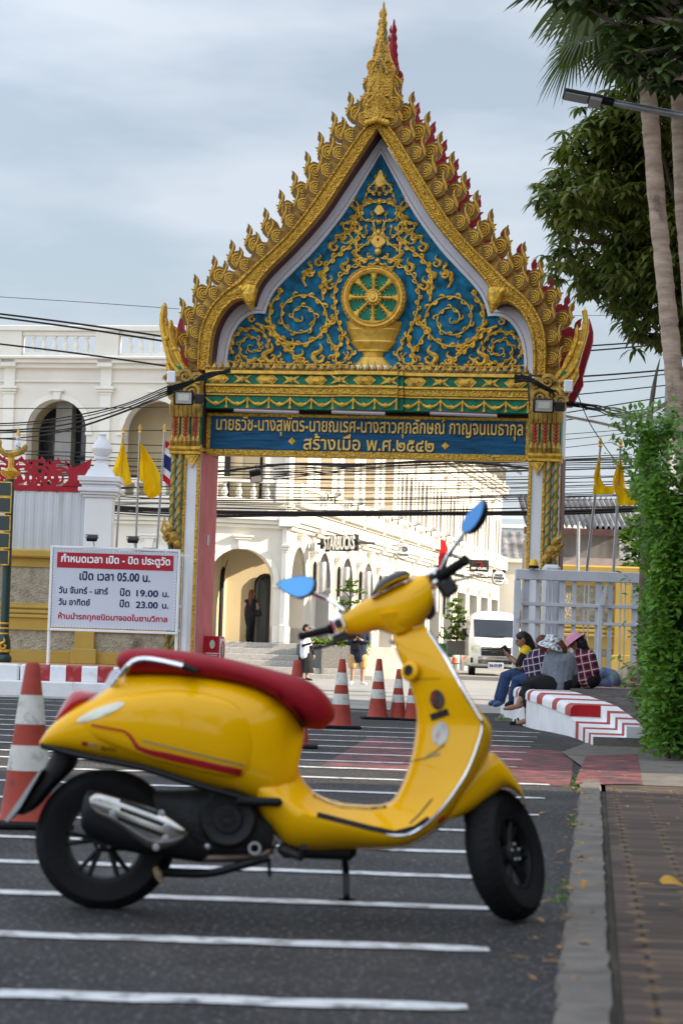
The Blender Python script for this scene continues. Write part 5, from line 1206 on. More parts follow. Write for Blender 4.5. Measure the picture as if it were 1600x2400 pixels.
# ---- green and gold street name post
ylp = 40.6; POSTG = M('green_black_paint', (.008, .03, .024), .35, 0, .1); b0_ = gnd(8, 1545, .485); px_ = at(8, 1545, ylp).x
lp = thing('sign_post', 'green and gold ornamental post with small dark name plates and a winged figure', 'sign post', (px_, ylp, .485)); zt = zat(22, 1112, ylp); T = Matrix.Translation((px_, ylp, .485)); hgt = zt - .485
MB().lathe([(.13, 0), (.14, .03), (.14, .09), (.10, .14), (.12, .2), (.11, .36), (.085, .45), (.075, .62), (.07, hgt)], 16, T).build('shaft', POSTG, lp)
MB().lathe([(.128, .17), (.128, .2), (.12, .22), (.095, .22)], 16, T).build('ring', GOLD, lp)
for z in (.46, .55, .63): MB().lathe([(.07, z), (.093, z + .012), (.093, z + .03), (.07, z + .042)], 16, T).build('ring', GOLD, lp)
b = MB(); flamelet(b, px_ - .0, .485 + .22, .2, ylp - .125); b.build('relief', GOLD, lp)
MB().lathe([(.07, hgt - .08), (.09, hgt - .05), (.16, hgt), (.19, hgt + .05), (.12, hgt + .06), (.05, hgt + .12), (.05, hgt + .28), (.09, hgt + .32)], 16, T).build('bracket_head', GOLD, lp)
PLATE = M('name_plate', (.03, .045, .04), .3, 0, .1)
for i, (ya_, yb_) in enumerate(((1132, 1162), (1168, 1200), (1210, 1243), (1251, 1283), (1291, 1322))):
    za, zb3 = zat(0, ya_, ylp), zat(0, yb_, ylp); q = MB(); q.box(px_ - .62, px_ + .03, ylp - .11, ylp - .08, zb3, za); o = q.build('name_plate', PLATE, lp)
    q = MB(); q.box(px_ - .64, px_ + .045, ylp - .115, ylp - .075, zb3 - .02, zb3 - .001); q.box(px_ - .64, px_ + .045, ylp - .115, ylp - .075, za + .001, za + .02); q.box(px_ + .031, px_ + .046, ylp - .114, ylp - .076, zb3, za); q.build('plate_frame', GOLD, o)
gold_b = MB(); H0 = .485 + hgt + .32
gold_b.tube(catmull([(px_ - .19, ylp, H0 + .26), (px_ - .2, ylp, H0 + .12), (px_ - .08, ylp, H0 + .02), (px_ + .06, ylp, H0 + .04), (px_ + .2, ylp, H0 + .1), (px_ + .24, ylp, H0 + .2)], 4), [.012] + [.03 + .03 * sin(k / 20 * pi) for k in range(19)] + [.01], 7); gold_b.build('bird_body', GOLD_OLD, lp)
b = MB(); b.ell((px_ + .1, ylp, H0 + .16), .05, .04, .1); b.ell((px_ + .1, ylp, H0 + .31), .04, .04, .05); b.tube([(px_ + .1, ylp - .03, H0 + .22), (px_ + .16, ylp - .05, H0 + .14), (px_ + .08, ylp - .07, H0 + .18)], .016, 6); b.build('figure', WHITE, lp)
MB().lathe([(.04, 0), (.035, .04), (.015, .08), (.002, .15)], 8, Matrix.Translation((px_ + .1, ylp, H0 + .34))).build('crown_piece', GOLD_BRIGHT, lp)
# red barrier box
yr = 41.0; xa = at(443, 1500, yr).x; xb = at(514, 1500, yr).x; zt = zat(480, 1490, yr); BR = M('barrier_red', (.45, .012, .025), .4, 0, .08)
t = thing('barrier_box', 'red box barrier with small white emblems and a no turn sign on its end', 'barrier', ((xa + xb) / 2, yr, 0)); RB = Matrix.Translation((xb, yr, 0)) @ Matrix.Rotation(radians(-38), 4, 'Z')
LB = (xb - xa) / cos(radians(14)); mB = Matrix.Translation((xb, yr, 0)) @ Matrix.Rotation(radians(-8), 4, 'Z')
b = MB(); b.box(-LB, 0, 0, .5, 0, zt, .02); b.xf(mB).build('body', BR, t)
b = MB(); b.box(.001, .012, .03, .47, .05, zt - .04); b.xf(mB).build('end_panel', WHITE_CLEAN, t)
b = MB(); b.lathe([(.13, 0), (.165, .0), (.165, .012), (.13, .012)], 24, mB @ Matrix.Translation((.013, .25, zt - .24)) @ Matrix.Rotation(pi / 2, 4, 'Y'), cap=False); b.build('prohibition_ring', M('sign_ring_red', (.6, .02, .03), .4, 0, 0), t)
b = MB(); b.box(.013, .02, .22, .255, zt - .36, zt - .17); b.box(.013, .0201, .19, .219, zt - .20, zt - .17); b.xf(mB).build('arrow', SIGNK, t)
b = MB()
for x in (-LB * .72, -LB * .22): b.lathe([(.001, .012), (.06, .012), (.06, 0)], 16, mB @ Matrix.Translation((x, -.001, zt - .14)) @ Matrix.Rotation(pi / 2, 4, 'X') @ Matrix.Diagonal((.75, 1.25, 1, 1)))
b.build('emblem', M('emblem_pale', (.55, .66, .6), .5, 0, .4, 60), t)
b = MB()
for x in (-LB * .72, -LB * .22): b.box(x - .11, x + .11, -.008, -.001, zt - .30, zt - .285); b.box(x - .09, x + .09, -.008, -.001, zt - .33, zt - .318)
b.xf(mB).build('caption', WHITE_CLEAN, t)
# ================================================================ right side: sliding gate, wall, poles
yg = 36.4; xa = at(1205, 1400, yg).x; xb = at(1560, 1400, yg).x; zt = zat(1360, 1338, yg); zl = .52
sg = thing('sliding_gate', 'grey metal sliding gate of flat slats and thin rods behind the sitting people', 'gate', ((xa + xb) / 2, yg, zl))
f = MB(); f.box(xa, xb, yg - .05, yg + .05, zt - .16, zt, .01); f.box(xa - .01, xa + .09, yg - .04, yg + .04, zl, zt - .161, .008); xm = at(1405, 1450, yg).x; f.box(xm - .035, xm + .035, yg - .06, yg + .05, zl, zt - .5, .008)
for z, h in ((zat(1300, 1413, yg), .055), (zat(1300, 1455, yg), .05), (zl, .08)): f.box(xa + .091, xb, yg - .045, yg + .03, z - h, z, .006)
f.build('frame', GREYM, sg)
i = 0; x = xa + .13; sl_ = MB(); rd = MB()
while x < xb - .05:
    w = .09 if i % 2 == 0 else .065
    sl_.box(x, x + w, yg + .031, yg + .043, zl + .02, zt - .161); x += w + .10
    if i % 2: rd.tube([(x + .02, yg, zl), (x + .02, yg, zt - .16)], .011, 6); rd.tube([(x + .085, yg, zl), (x + .085, yg, zt - .16)], .011, 6); x += .19
    i += 1
sl_.build('slats', GREYM, sg)['kind'] = 'stuff'; rd.build('rods', GREYM, sg)['kind'] = 'stuff'
b = MB(); b.prism([(xm - .03, zt - .5), (xm + .045, zt - .5), (xm + .08, zt - .2), (xm + .05, zt - .2)], yg - .16, yg - .10); b.prism([(xa + .02, zt - .75), (xa + .07, zt - .75), (xa + .13, zt - .25), (xa + .1, zt - .25)], yg - .16, yg - .10); b.build('brace', GREYM, sg)
p = at(1250, 1327, yg - .1); t = thing('beacon', 'yellow warning beacon on a short bracket at the sliding gate end', 'beacon', p)
MB().lathe([(.055, 0), (.075, .01), (.072, .04), (.05, .09), (.02, .115), (.001, .12)], 14, Matrix.Translation(p)).build('dome', M('beacon_amber', (.75, .45, .02), .25, 0, .05), t)
MB().lathe([(.08, -.035), (.08, 0), (.001, 0)], 14, Matrix.Translation(p)).build('base', BLACK, t); MB().box(p.x - .02, p.x + .02, p.y - .02, p.y + .02, zt + .001, p.z - .034).build('bracket', STEEL, t)
p = at(1291, 1345, yg + .6); t = thing('motor_box', 'rounded grey motor housing standing behind the sliding gate', 'gate motor', (p.x, p.y, .45)); b = MB(); b.box(p.x - .135, p.x + .135, p.y - .15, p.y + .15, .45, p.z + .14, .05); b.build('housing', GREYM, t)
yw2 = 46.0; zs2 = (.9, 1.05, 0, 1.55, zat(1400, 1375, yw2), zat(1400, 1326, yw2)); bwall('temple_wall', 'yellow boundary wall with pebble panels seen through the grey sliding gate', at(1262, 1500, yw2).x, 16, yw2, .05, zs2, [at(1275, 1400, yw2).x, at(1460, 1400, yw2).x])
t = pole((1373, 1345), (1406, 1048), 41, 'steel flagpole on the right with a twisted yellow flag furling around it', .026)
def z5(l): return [(1200 + x * .2551, 850 + y * .2551) for x, y in l]
cloth('flag', z5([(803, 850), (770, 950), (747, 1040), (752, 1110), (740, 1150), (738, 1210)]), z5([(812, 850), (806, 960), (812, 1060), (850, 1130), (925, 1140), (935, 1205)]), 41, FLAGY, t, 3, .07)
t = pole((1436, 1345), (1453, 1050), 41, 'steel flagpole on the right with a wide yellow flag blown towards the hedge', .026)
cloth('flag', z5([(985, 870), (965, 930), (935, 1020), (920, 1090), (935, 1170), (962, 1250), (958, 1310)]), z5([(992, 870), (1015, 960), (1030, 1080), (1045, 1160), (1180, 1170), (1200, 1240), (1185, 1310)]), 41, FLAGY, t, 4, .09)
pole((1502, 1345), (1516, 1165), 41, 'bare thin steel pole close to the hedge', .024, 'pole', False, 'pole')
pole((1353, 1345), (1355, 1222), 44, 'short pale steel post between the gate pillar and flags', .035, 'pole', False, 'pole')
# ================================================================ cones
CONE_R = M('cone_red', (.32, .045, .028), .55, 0, .22, 9, stain=(.13, .04, .03), st=.47, ss=9); CONE_W = M('cone_white', (.55, .53, .48), .6, 0, .12, 9, stain=(.25, .23, .2), st=.44, ss=10); CONE_O = M('cone_orange', (.75, .12, .03), .5, 0, .1)
def cone_r(z): return .135 - (.135 - .034) * (z / .78)
def make_cone(loc, label, group=None, red=CONE_R, s=1, rz=0):
    c = thing('traffic_cone', label, 'traffic cone', loc, rz, group, local=True); c.scale = (s, s, s)
    MB().lathe([(cone_r(.03) + .012, .035)] + [(cone_r(z), z) for z in (.05, .2, .4, .6, .775)] + [(.026, .785), (.02, .78)], 24, cap=False).build('body', red, c)
    for a, b_ in ((.27, .39), (.49, .63)): MB().lathe([(cone_r(a) + .0025, a), (cone_r(b_) + .0025, b_)], 24, cap=False).build('reflective_band', CONE_W, c)
    b = MB(); b.box(-.21, .21, -.21, .21, 0, .036, .012); b.build('base', BLACK_RUBBER, c); return c
make_cone(gnd(62, 1938), 'big faded traffic cone standing alone behind the scooter tail', rz=.2)
CG = 'traffic cones set across the road'
make_cone(gnd(797, 1707), 'traffic cone with black slab base just past the red seat tip', rz=.15)
make_cone(gnd(884, 1686), 'traffic cone touching the darker narrow cone, on a long black base', rz=.1)
make_cone(gnd(931, 1687), 'narrow dark red traffic cone with a scuffed white band', s=.84, rz=.4)
make_cone(gnd(966, 1689), 'traffic cone mostly hidden by the scooter leg shield', s=.84, rz=.1)
make_cone(gnd(690, 1752), 'traffic cone behind the scooter seat with only tip and foot showing')
make_cone(gnd(934, 1592), 'small bright orange cone by the kerb across the street', red=CONE_O, s=1.0)
make_cone(at(1064, 1556, 92), 'tiny orange cone between the white bollards near the van', red=CONE_O, s=.9)
# bollards
for px, pt, pb_ in ((1055, 1520, 1560), (1070, 1519, 1568), (1086, 1517, 1571)):
    p = at(px, pb_, 95); t = thing('bollard', 'short white bollard with grey foot near the parked van', 'bollard', p, group='bollards by the van')
    h = at(px, pt, 95).z - p.z; MB().lathe([(.13, 0), (.13, h * .45)], 14, Matrix.Translation(p), cap=False).build('foot', GREYM, t); MB().lathe([(.132, h * .451), (.132, h * .9), (.12, h * .96), (.08, h), (.001, h)], 14, Matrix.Translation(p), cap=False).build('post', WHITE_CLEAN, t)
# ================================================================ van
VW = M('van_white', (.78, .79, .80), .25, 0, .02, 1, coat=.6)
vc = at(1160, 1583, 85); van = thing('parked_van', 'white high roof passenger van facing the gate with its headlights off', 'van', (vc.x, 85, vc.z)); V0 = Matrix.Translation((vc.x, 85, vc.z))
prof = [(.28, .06, .86), (.40, .0, .92), (.70, .0, .94), (.85, .06, .95), (1.02, .10, .95), (1.28, .30, .94), (1.5, .5, .91), (1.80, .80, .865), (1.98, .98, .83), (2.10, 1.2, .77), (2.20, 1.5, .66), (2.26, 1.9, .48), (2.285, 2.5, .28)]
def vy(x, w, yf): return yf + .20 * (abs(x) / w) ** 3.5
R = []
for z, yf_, w in prof:
    r = [(x * w, vy(x * w, w, yf_), z) for x in [-1 + 2 * k / 16 for k in range(17)]] + [(w, 5.0, z), (w * .6, 5.2, z), (-w * .6, 5.2, z), (-w, 5.0, z)]; R.append(r)
MB().rings(R).xf(V0).build('body', VW, van, sharp=50)
def vpatch(name, x0, x1, zs_, mat, e=.012, n=12):
    import bisect
    def at_z(z):
        for (za, ya_, wa), (zb_, yb_, wb) in zip(prof, prof[1:]):
            if za <= z <= zb_: t = (z - za) / (zb_ - za); return ya_ + (yb_ - ya_) * t, wa + (wb - wa) * t
        return prof[-1][1:]
    v = []; f = []
    for j, z in enumerate(zs_):
        y_, w = at_z(z)
        for i in range(n + 1): x = x0 + (x1 - x0) * i / n; v.append((x, vy(x, w, y_) - e, z))
    for j in range(len(zs_) - 1):
        for i in range(n): a = j * (n + 1) + i; f.append((a, a + 1, a + n + 2, a + n + 1))
    return MB().add(v, f).xf(V0).build(name, mat, van, sharp=60)
vpatch('windscreen', -.76, .76, [1.34, 1.45, 1.6, 1.8, 1.96], M('windscreen', (.015, .02, .03), .1, 0, .2, 1), .012)
vpatch('grille', -.52, .52, [.68, .82, .97], BLACK, .014); vpatch('lower_grille', -.62, .62, [.40, .47, .54], BLACK, .014); vpatch('bumper_bar', -.62, .62, [.57, .61, .65], CHROME, .02)
b = MB()
for z in (.72, .79, .86, .93, .975): b.tube([(x, vy(x, .95, .09) - .055, z + (.03 if abs(x) < .1 else 0)) for x in [-.5 + .1 * k for k in range(11)]], .009, 5)
for z in (.43, .47, .51): b.tube([(x, vy(x, .95, .0) - .03, z) for x in [-.6 + .1 * k for k in range(13)]], .009, 5)
b.xf(V0).build('grille_bars', CHROME, van)
for s in (-1, 1):
    vpatch('headlight', *sorted((s * .55, s * .90)), [.80, .88, .97, 1.03], M('headlight_glass', (.55, .62, .55), .08, .3, .3, 6), .02); vpatch('fog_slot', *sorted((s * .80, s * .88)), [.42, .52, .6], BLACK, .02, 4)
    w_ = MB().lathe([(.001, -.11), (.30, -.11), (.33, -.08), (.33, .08), (.30, .11), (.001, .11)], 24, V0 @ Matrix.Translation((s * .78, .95, .25)) @ Matrix.Rotation(pi / 2, 4, 'Y')); w_.build('wheel', BLACK_RUBBER, van)
    MB().tube([(vc.x + s * .95, 86.0, vc.z + 1.35), (vc.x + s * 1.08, 85.9, vc.z + 1.4), (vc.x + s * 1.10, 85.9, vc.z + 1.62)], [.03, .09, .08], 8).build('mirror', BLACK, van)
for l_ in ([(-.5, .36, 1.36), (-.05, .33, 1.34), (.3, .33, 1.35)], [(.1, .33, 1.36), (.6, .46, 1.38)]): MB().tube(l_, .016, 5).xf(V0).build('wiper', BLACK, van)
b = MB(); b.box(-.27, .27, -.06, -.03, .24, .45, .008); b.xf(V0); o = b.build('number_plate', M('plate_white', (.62, .64, .70), .5, 0, .02), van)
tx = text_mb('36-0189', .45, .12, .03, .006); tx.xf(V0 @ Matrix.Translation((0, -.061, .345))); tx.build('lettering', M('plate_blue', (.03, .05, .22), .5, 0, 0), o, smooth=False)
MB().box(-.9, .9, -.02, .3, .24, .30).xf(V0).build('sill', BLACK, van)
# ================================================================ vegetation
def leaf_mat(name, a, b, trans=.3, rough=.45, scale=3.0):
    m, t, n, L, p = node_mat(name, rough); c = n.new('ShaderNodeTexCoord').outputs['Object']
    z = n.new('ShaderNodeTexNoise'); z.inputs['Scale'].default_value = scale; z.inputs['Detail'].default_value = 3; L(c, z.inputs['Vector'])
    r = n.new('ShaderNodeMapRange'); r.inputs['From Min'].default_value = .35; r.inputs['From Max'].default_value = .65; L(z.outputs[0], r.inputs[0])
    g = n.new('ShaderNodeNewGeometry'); rnd = g.outputs['Random Per Island']
    f = mth(n, L, 'ADD', mth(n, L, 'MULTIPLY', r.outputs[0], .55), mth(n, L, 'MULTIPLY', rnd, .45)); col = mixc(n, L, f, a, b); L(col, p.inputs['Base Color'])
    tr = n.new('ShaderNodeBsdfTranslucent'); L(mixc(n, L, .5, col, (.2, .3, .03)), tr.inputs[0]); ms = n.new('ShaderNodeMixShader'); ms.inputs[0].default_value = trans
    L(p.outputs[0], ms.inputs[1]); L(tr.outputs[0], ms.inputs[2]); L(ms.outputs[0], n['Material Output'].inputs[0]); return m
LEAF_MANGO = leaf_mat('mango_leaf', (.036, .075, .014), (.19, .185, .035), .3, .5, .9)
LEAF_DARK = leaf_mat('dark_broad_leaf', (.018, .040, .012), (.06, .09, .02), .15, .4, 1.2)
LEAF_HEDGE = leaf_mat('hedge_leaf', (.035, .11, .012), (.15, .31, .03), .26, .4, 1.6)
LEAF_PALM = leaf_mat('palm_leaf', (.035, .06, .018), (.085, .105, .028), .25, .45, 1.5)
LEAF_LIGHT = leaf_mat('light_leaf', (.10, .20, .03), (.22, .32, .05), .35, .5, 1.5)
LEAF_DRY = M('dry_leaf', (.38, .20, .05), .7, 0, .3, 8, trans=.2)
BARK_PALM = M('palm_bark', (.40, .30, .225), .9, 0, .3, 3, .6, 14, stretch=(1, 1, 5), stain=(.10, .075, .06), st=.44, ss=3, sst=(1, 1, .6))
BARK = M('tree_bark', (.11, .085, .065), .9, 0, .3, 6, .7, 18)
rnd = random.Random(3)
def inside(px, py, poly):
    c = False; j = len(poly) - 1
    for i in range(len(poly)):
        if (poly[i][1] > py) != (poly[j][1] > py) and px < (poly[j][0] - poly[i][0]) * (py - poly[i][1]) / (poly[j][1] - poly[i][1]) + poly[i][0]: c = not c
        j = i
    return c
def add_leaf(V, F, o, d, up, L, w, droop, seg=3):
    """a folded leaf from o along d, drooping with its length"""
    side = d.cross(up); side = side.normalized() if side.length > 1e-4 else Vector((1, 0, 0)); nrm = side.cross(d).normalized(); k0 = len(V); p = Vector(o); dd = Vector(d)
    for i in range(seg + 1):
        t = i / seg; ww = w * (sin(pi * min(1, t * .9 + .1)) ** .8 if i < seg else .04)
        V.append(p + side * ww + nrm * ww * .25); V.append(p - side * ww + nrm * ww * .25); dd = (dd + Vector((0, 0, -droop / seg))).normalized(); p = p + dd * (L / seg)
    for i in range(seg): a = k0 + 2 * i; F.append((a, a + 1, a + 3, a + 2))
def crown(name, mat, parent, centers, nleaf, L, w, droop, spread=1.0, seg=3, lift=.35):
    V = []; F = []
    for c in centers:
        tilt = Vector((rnd.gauss(0, .35), rnd.gauss(0, .35), 1)).normalized(); a0 = rnd.random() * 6.28
        for k in range(nleaf):
            a = a0 + 6.283 * k / nleaf + rnd.gauss(0, .25); e = lift + rnd.gauss(0, .3); d = Vector((cos(a) * spread, sin(a) * spread, e)); d = (d + tilt * .2).normalized(); l = L * rnd.uniform(.65, 1.15)
            add_leaf(V, F, c, d, Vector((0, 0, 1)), l, w * rnd.uniform(.8, 1.2), droop * rnd.uniform(.7, 1.3), seg)
    mb = MB(); mb.v = V; mb.f = F; return mb.build(name, mat, parent, sharp=180)
def poly_cloud(poly, Y, th, n, edge=40):
    x0 = min(p[0] for p in poly); x1 = max(p[0] for p in poly); y0 = min(p[1] for p in poly); y1 = max(p[1] for p in poly); out = []
    while len(out) < n:
        px, py = rnd.uniform(x0, x1), rnd.uniform(y0, y1)
        if not inside(px, py, poly): continue
        deep = all(inside(px + a, py + b, poly) for a, b in ((-edge, 0), (edge, 0), (0, -edge), (0, edge)))
        t = th if deep else th * .4; out.append(at(px, py, Y + rnd.uniform(-t, t)))
    return out
def branches(mb, root, ends, r0, r1):
    for e in ends:
        m1 = root.lerp(e, .45) + Vector((rnd.gauss(0, .12), rnd.gauss(0, .12), rnd.gauss(.1, .1))); mb.tube(catmull([root, m1, e], 4), [r0 + (r1 - r0) * k / 8 for k in range(9)], 6)
MP = [(1470, 60), (1452, 130), (1440, 200), (1445, 255), (1405, 275), (1370, 300), (1345, 345), (1318, 355), (1318, 395), (1290, 432), (1280, 470), (1292, 500), (1310, 520), (1316, 560), (1310, 590), (1325, 625), (1362, 640), (1372, 672), (1390, 680), (1408, 655), (1440, 690), (1452, 725), (1476, 765), (1495, 790), (1530, 796), (1560, 812), (1620, 820), (1700, 780), (1720, 0), (1500, 0)]
mt = thing('mango_tree', 'leafy mango tree with drooping olive leaves behind the two palm trunks', 'tree', (at(1660, 1400, 33.5).x, 33.5, .45))
cl = []
for c in poly_cloud([(x + 14, y) for x, y in MP], 33.5, 2.0, 150, 22):
    for k in range(11): cl.append(c + Vector((rnd.gauss(0, .17), rnd.gauss(0, .17), rnd.gauss(0, .15))))
cl += poly_cloud([(x + 34, y - 6) for x, y in MP], 34.0, 1.3, 420, 44); cl0 = len(cl)
for i in range(len(MP) - 3):
    a, b = MP[i], MP[i + 1]
    if a[0] > 1640: continue
    for k in range(4): t = rnd.random(); cl.append(at(a[0] + (b[0] - a[0]) * t + rnd.gauss(0, 7), a[1] + (b[1] - a[1]) * t + rnd.gauss(0, 7), 33.5 + rnd.gauss(0, .7)))
crown('crown', LEAF_MANGO, mt, cl, 10, .29, .034, 1.5, 1.0, 3, .35)
tb = at(1660, 1400, 33.5); tb.z = .4; tk = MB(); fk = at(1640, 620, 33.5); tk.tube(catmull([tb, Vector((tb.x + .1, 33.5, 2.5)), fk], 5), [.24 - .009 * k for k in range(11)], 10)
branches(tk, fk, [c for c in cl[:cl0:40]], .08, .012); tk.build('trunk', BARK, mt)
DP = [(1296, -70), (1302, 5), (1345, 28), (1395, 45), (1432, 80), (1436, 150), (1452, 168), (1490, 165), (1500, 190), (1535, 205), (1575, 195), (1600, 215), (1660, 200), (1700, -90)]
dt = thing('broadleaf_tree', 'dark broad leaved branches hanging in the upper corner over the palm trunk', 'tree', (at(1780, 1500, 26).x, 26, 0))
cl2 = poly_cloud([(1440, -70), (1425, 0), (1432, 80), (1436, 150), (1452, 168), (1490, 165), (1500, 190), (1535, 205), (1575, 195), (1600, 215), (1660, 200), (1700, -90)], 26.5, .9, 150, 25) + poly_cloud([(1300, -60), (1305, 0), (1345, 22), (1430, 40), (1440, -60)], 26.5, .6, 40, 15)
crown('crown', LEAF_DARK, dt, cl2, 8, .26, .052, 1.1, 1.0, 3, .2)
tb = at(1780, 1500, 26); tb.z = 0; tk = MB(); fk = at(1720, 150, 26.3); tk.tube(catmull([tb, Vector((tb.x, 26, 3)), fk], 5), [.2 - .008 * k for k in range(11)], 10); branches(tk, fk, cl2[:190:14], .06, .012); tk.build('trunk', BARK, dt)
# ---- palms
def fan_palm(label, path, Y, r0, r1, nfan, seed, top_px, group=None):
    pts = [at(x, y, Y) for x, y in path]; base = Vector((pts[0].x, Y, 0)); t = thing('palm_tree', label, 'palm tree', base); R = random.Random(seed)
    P = catmull([base] + pts, 6); k = len(P); tr = MB(); P = resample(P, 150); k = 150; rr = [r0 + (r1 - r0) * i / (k - 1) + R.gauss(0, .0035) for i in range(k)]; tr.tube(P, rr, 16); tr.build('trunk', BARK_PALM, t)
    top = pts[-1]; V = []; F = []; V2 = []; F2 = []
    for q in range(nfan):
        a = q * 2.4 + R.gauss(0, .15); el = R.uniform(-.25, .9) if q % 3 else R.uniform(-.8, -.2); d = Vector((cos(a) * cos(el), sin(a) * cos(el), sin(el))); pl = R.uniform(.9, 1.25)
        mid = top + d * pl * .6 + Vector((0, 0, .06)); tip = top + d * pl + Vector((0, 0, -.12 * pl)); mb_ = MB(); mb_.tube([top, mid, tip], [.03, .022, .016], 5); o = len(V2); V2 += mb_.v; F2 += [tuple(i + o for i in f) for f in mb_.f]
        fd = (d + Vector((0, 0, -.55))).normalized(); side = fd.cross(Vector((0, 0, 1))).normalized(); nm = side.cross(fd)
        for s in range(34):
            b = radians(-125 + 250 * s / 33); ld = (fd * cos(b) + side * sin(b)).normalized(); l = R.uniform(.75, .95) * (1.0 - .18 * abs(b) / 2.2)
            add_leaf(V, F, tip, (ld + nm * .12).normalized(), nm, l, .021, .75, 5)
    c = MB(); c.v = V; c.f = F; c.build('crown', LEAF_PALM, t, sharp=180); c = MB(); c.v = V2; c.f = F2; c.build('leaf_stems', M('palm_stem', (.16, .13, .05), .6, 0, .2), t)
    sh = MB()
    for q in range(26):
        a = q * 1.3; z = -.1 - .035 * q; sh.tube([top + Vector((.05 * cos(a), .05 * sin(a), z)), top + Vector(((.17 + .03 * (q % 3)) * cos(a), (.17) * sin(a), z + .22))], [.045, .02], 5)
    sh.build('leaf_sheath', M('palm_fibre', (.24, .12, .06), .9, 0, .3, 8), t)
    return t
fan_palm('slim palm with a curved pale trunk crossing the mango crown', [(1606, 1150), (1592, 1010), (1574, 832), (1554, 628), (1539, 485), (1524, 293), (1514, 178), (1503, -20)], 30, .125, .105, 16, 5, None)
fan_palm('second palm trunk standing at the very edge right of the curved one', [(1640, 1150), (1630, 900), (1612, 620), (1600, 480), (1590, 230), (1582, 0), (1575, -90)], 30.8, .12, .105, 14, 8, None)
# fan frond that hangs beside the crown
fr_ = thing('palm_frond', 'hanging fan palm frond with long dark fingers against the sky', 'palm frond', at(1400, -60, 29)); V = []; F = []
for s in range(34):
    t = s / 33; o = at(1330 + 120 * t + rnd.gauss(0, 3), -30 + 20 * rnd.random(), 29 + rnd.gauss(0, .12)); e = at(1250 + 265 * t + rnd.gauss(0, 7), 118 - 52 * abs(t - .3) + 30 * (rnd.random() - .5) * (1 if t < .6 else 1.6), 29 + rnd.gauss(0, .2)); d = e - o
    add_leaf(V, F, o, (d.normalized() + Vector((-.10, 0, .25))).normalized(), Vector((0, -1, .2)), d.length * 1.02, .024, .35, 5)
for s in range(9):
    t = s / 8; o = at(1290 + 12 * t, -50, 29); e = at(1172 + 75 * t, 10 + 12 * t + rnd.gauss(0, 6), 29.3); d = e - o; add_leaf(V, F, o, d.normalized(), Vector((0, -1, .2)), d.length, .02, .15, 4)
c = MB(); c.v = V; c.f = F; c.build('fingers', LEAF_PALM, fr_, sharp=180); c = MB(); c.tube([at(1505, -60, 29.8), at(1440, -75, 29.3), at(1390, -40, 29)], [.03, .025, .02], 6); c.build('stem', MATS['palm_stem'], fr_)
# ---- clipped hedge
hx0 = at(1508, 1600, 21.5).x; hd = thing('hedge', 'dense clipped green hedge with small glossy leaves along the pavement', 'hedge', (hx0 + .8, 22.5, 0))
V = []; F = []; HP = [(1486, 1000), (1494, 1050), (1479, 1090), (1504, 1130), (1524, 1180), (1521, 1250), (1529, 1330), (1520, 1420), (1524, 1480), (1511, 1540), (1526, 1600), (1512, 1660), (1520, 1720), (1516, 1770)]
def hedge_x(z):
    for (xa, ya), (xb, yb2) in zip(HP, HP[1:]):
        za = at(xa, ya, 21.3); zb5 = at(xb, yb2, 21.3)
        if zb5.z <= z <= za.z: t = (z - zb5.z) / (za.z - zb5.z); return zb5.x + (za.x - zb5.x) * t
    return hx0
ztop = at(1500, 985, 21.3).z
from mathutils import noise as mnoise
for k in range(21000):
    z = rnd.random() ** .95 * (ztop - .05) + .06; f = rnd.random()
    if f < .55: y = 21.2 + abs(rnd.gauss(0, .12)); x = hedge_x(z) + rnd.random() * 1.9      # face towards the camera
    else: y = 21.2 + rnd.random() ** 1.4 * 4.0; x = hedge_x(z) + .05 + abs(rnd.gauss(0, .10)) + .10 * (y - 21.2)
    if z > ztop - .5: x += .25 * (z - ztop + .5) * rnd.random()
    x += .05 * sin(z * 9 + y * 4)
    if mnoise.noise(Vector((x * 3.2, y * 1.5, z * 3.2))) + .25 * rnd.random() < -.06: continue
    d = Vector((rnd.gauss(-.3, .7), rnd.gauss(-.5, .7), rnd.gauss(.35, .5))).normalized(); add_leaf(V, F, Vector((x, y, z)), d, Vector((rnd.gauss(0, .5), -.6, 1)), rnd.uniform(.055, .095), rnd.uniform(.016, .026), .4, 2)
for k in range(120):                                                                     # loose shoots on top and side
    b = Vector((hedge_x(rnd.uniform(.5, ztop)) + rnd.uniform(0, .2), 21.3 + rnd.random(), 0)); b.z = rnd.uniform(.3, ztop) if k % 3 else ztop - .1; b.x = hedge_x(min(ztop - .02, b.z)) + (rnd.uniform(0, 1.2) if k % 3 == 0 else .03); u_ = Vector((rnd.gauss(-.15, .3), rnd.gauss(-.2, .3), 1 if k % 3 == 0 else .6)).normalized()
    for j in range(9): add_leaf(V, F, b + u_ * .035 * j, (u_ * .4 + Vector((rnd.gauss(0, .8), rnd.gauss(0, .8), rnd.gauss(0, .5)))).normalized(), Vector((0, -.5, 1)), .075, .02, .3, 2)
c = MB(); c.v = V; c.f = F; c.build('foliage', LEAF_HEDGE, hd, sharp=180)
c = MB()
for j in range(12):
    x = hx0 + .25 + .17 * j; c.tube([(x, 21.7, 0), (x + .05, 21.75, 1), (x - .03, 21.8, 2.2)], [.03, .025, .015], 6)
c.build('stems', BARK, hd)
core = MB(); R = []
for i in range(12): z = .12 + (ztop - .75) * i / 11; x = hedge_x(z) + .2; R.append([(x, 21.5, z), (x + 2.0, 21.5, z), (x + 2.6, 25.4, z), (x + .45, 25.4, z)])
core.rings(R).build('inner_foliage', M('hedge_inner', (.012, .03, .008), .9, 0, .5, 14, .8, 30), hd)
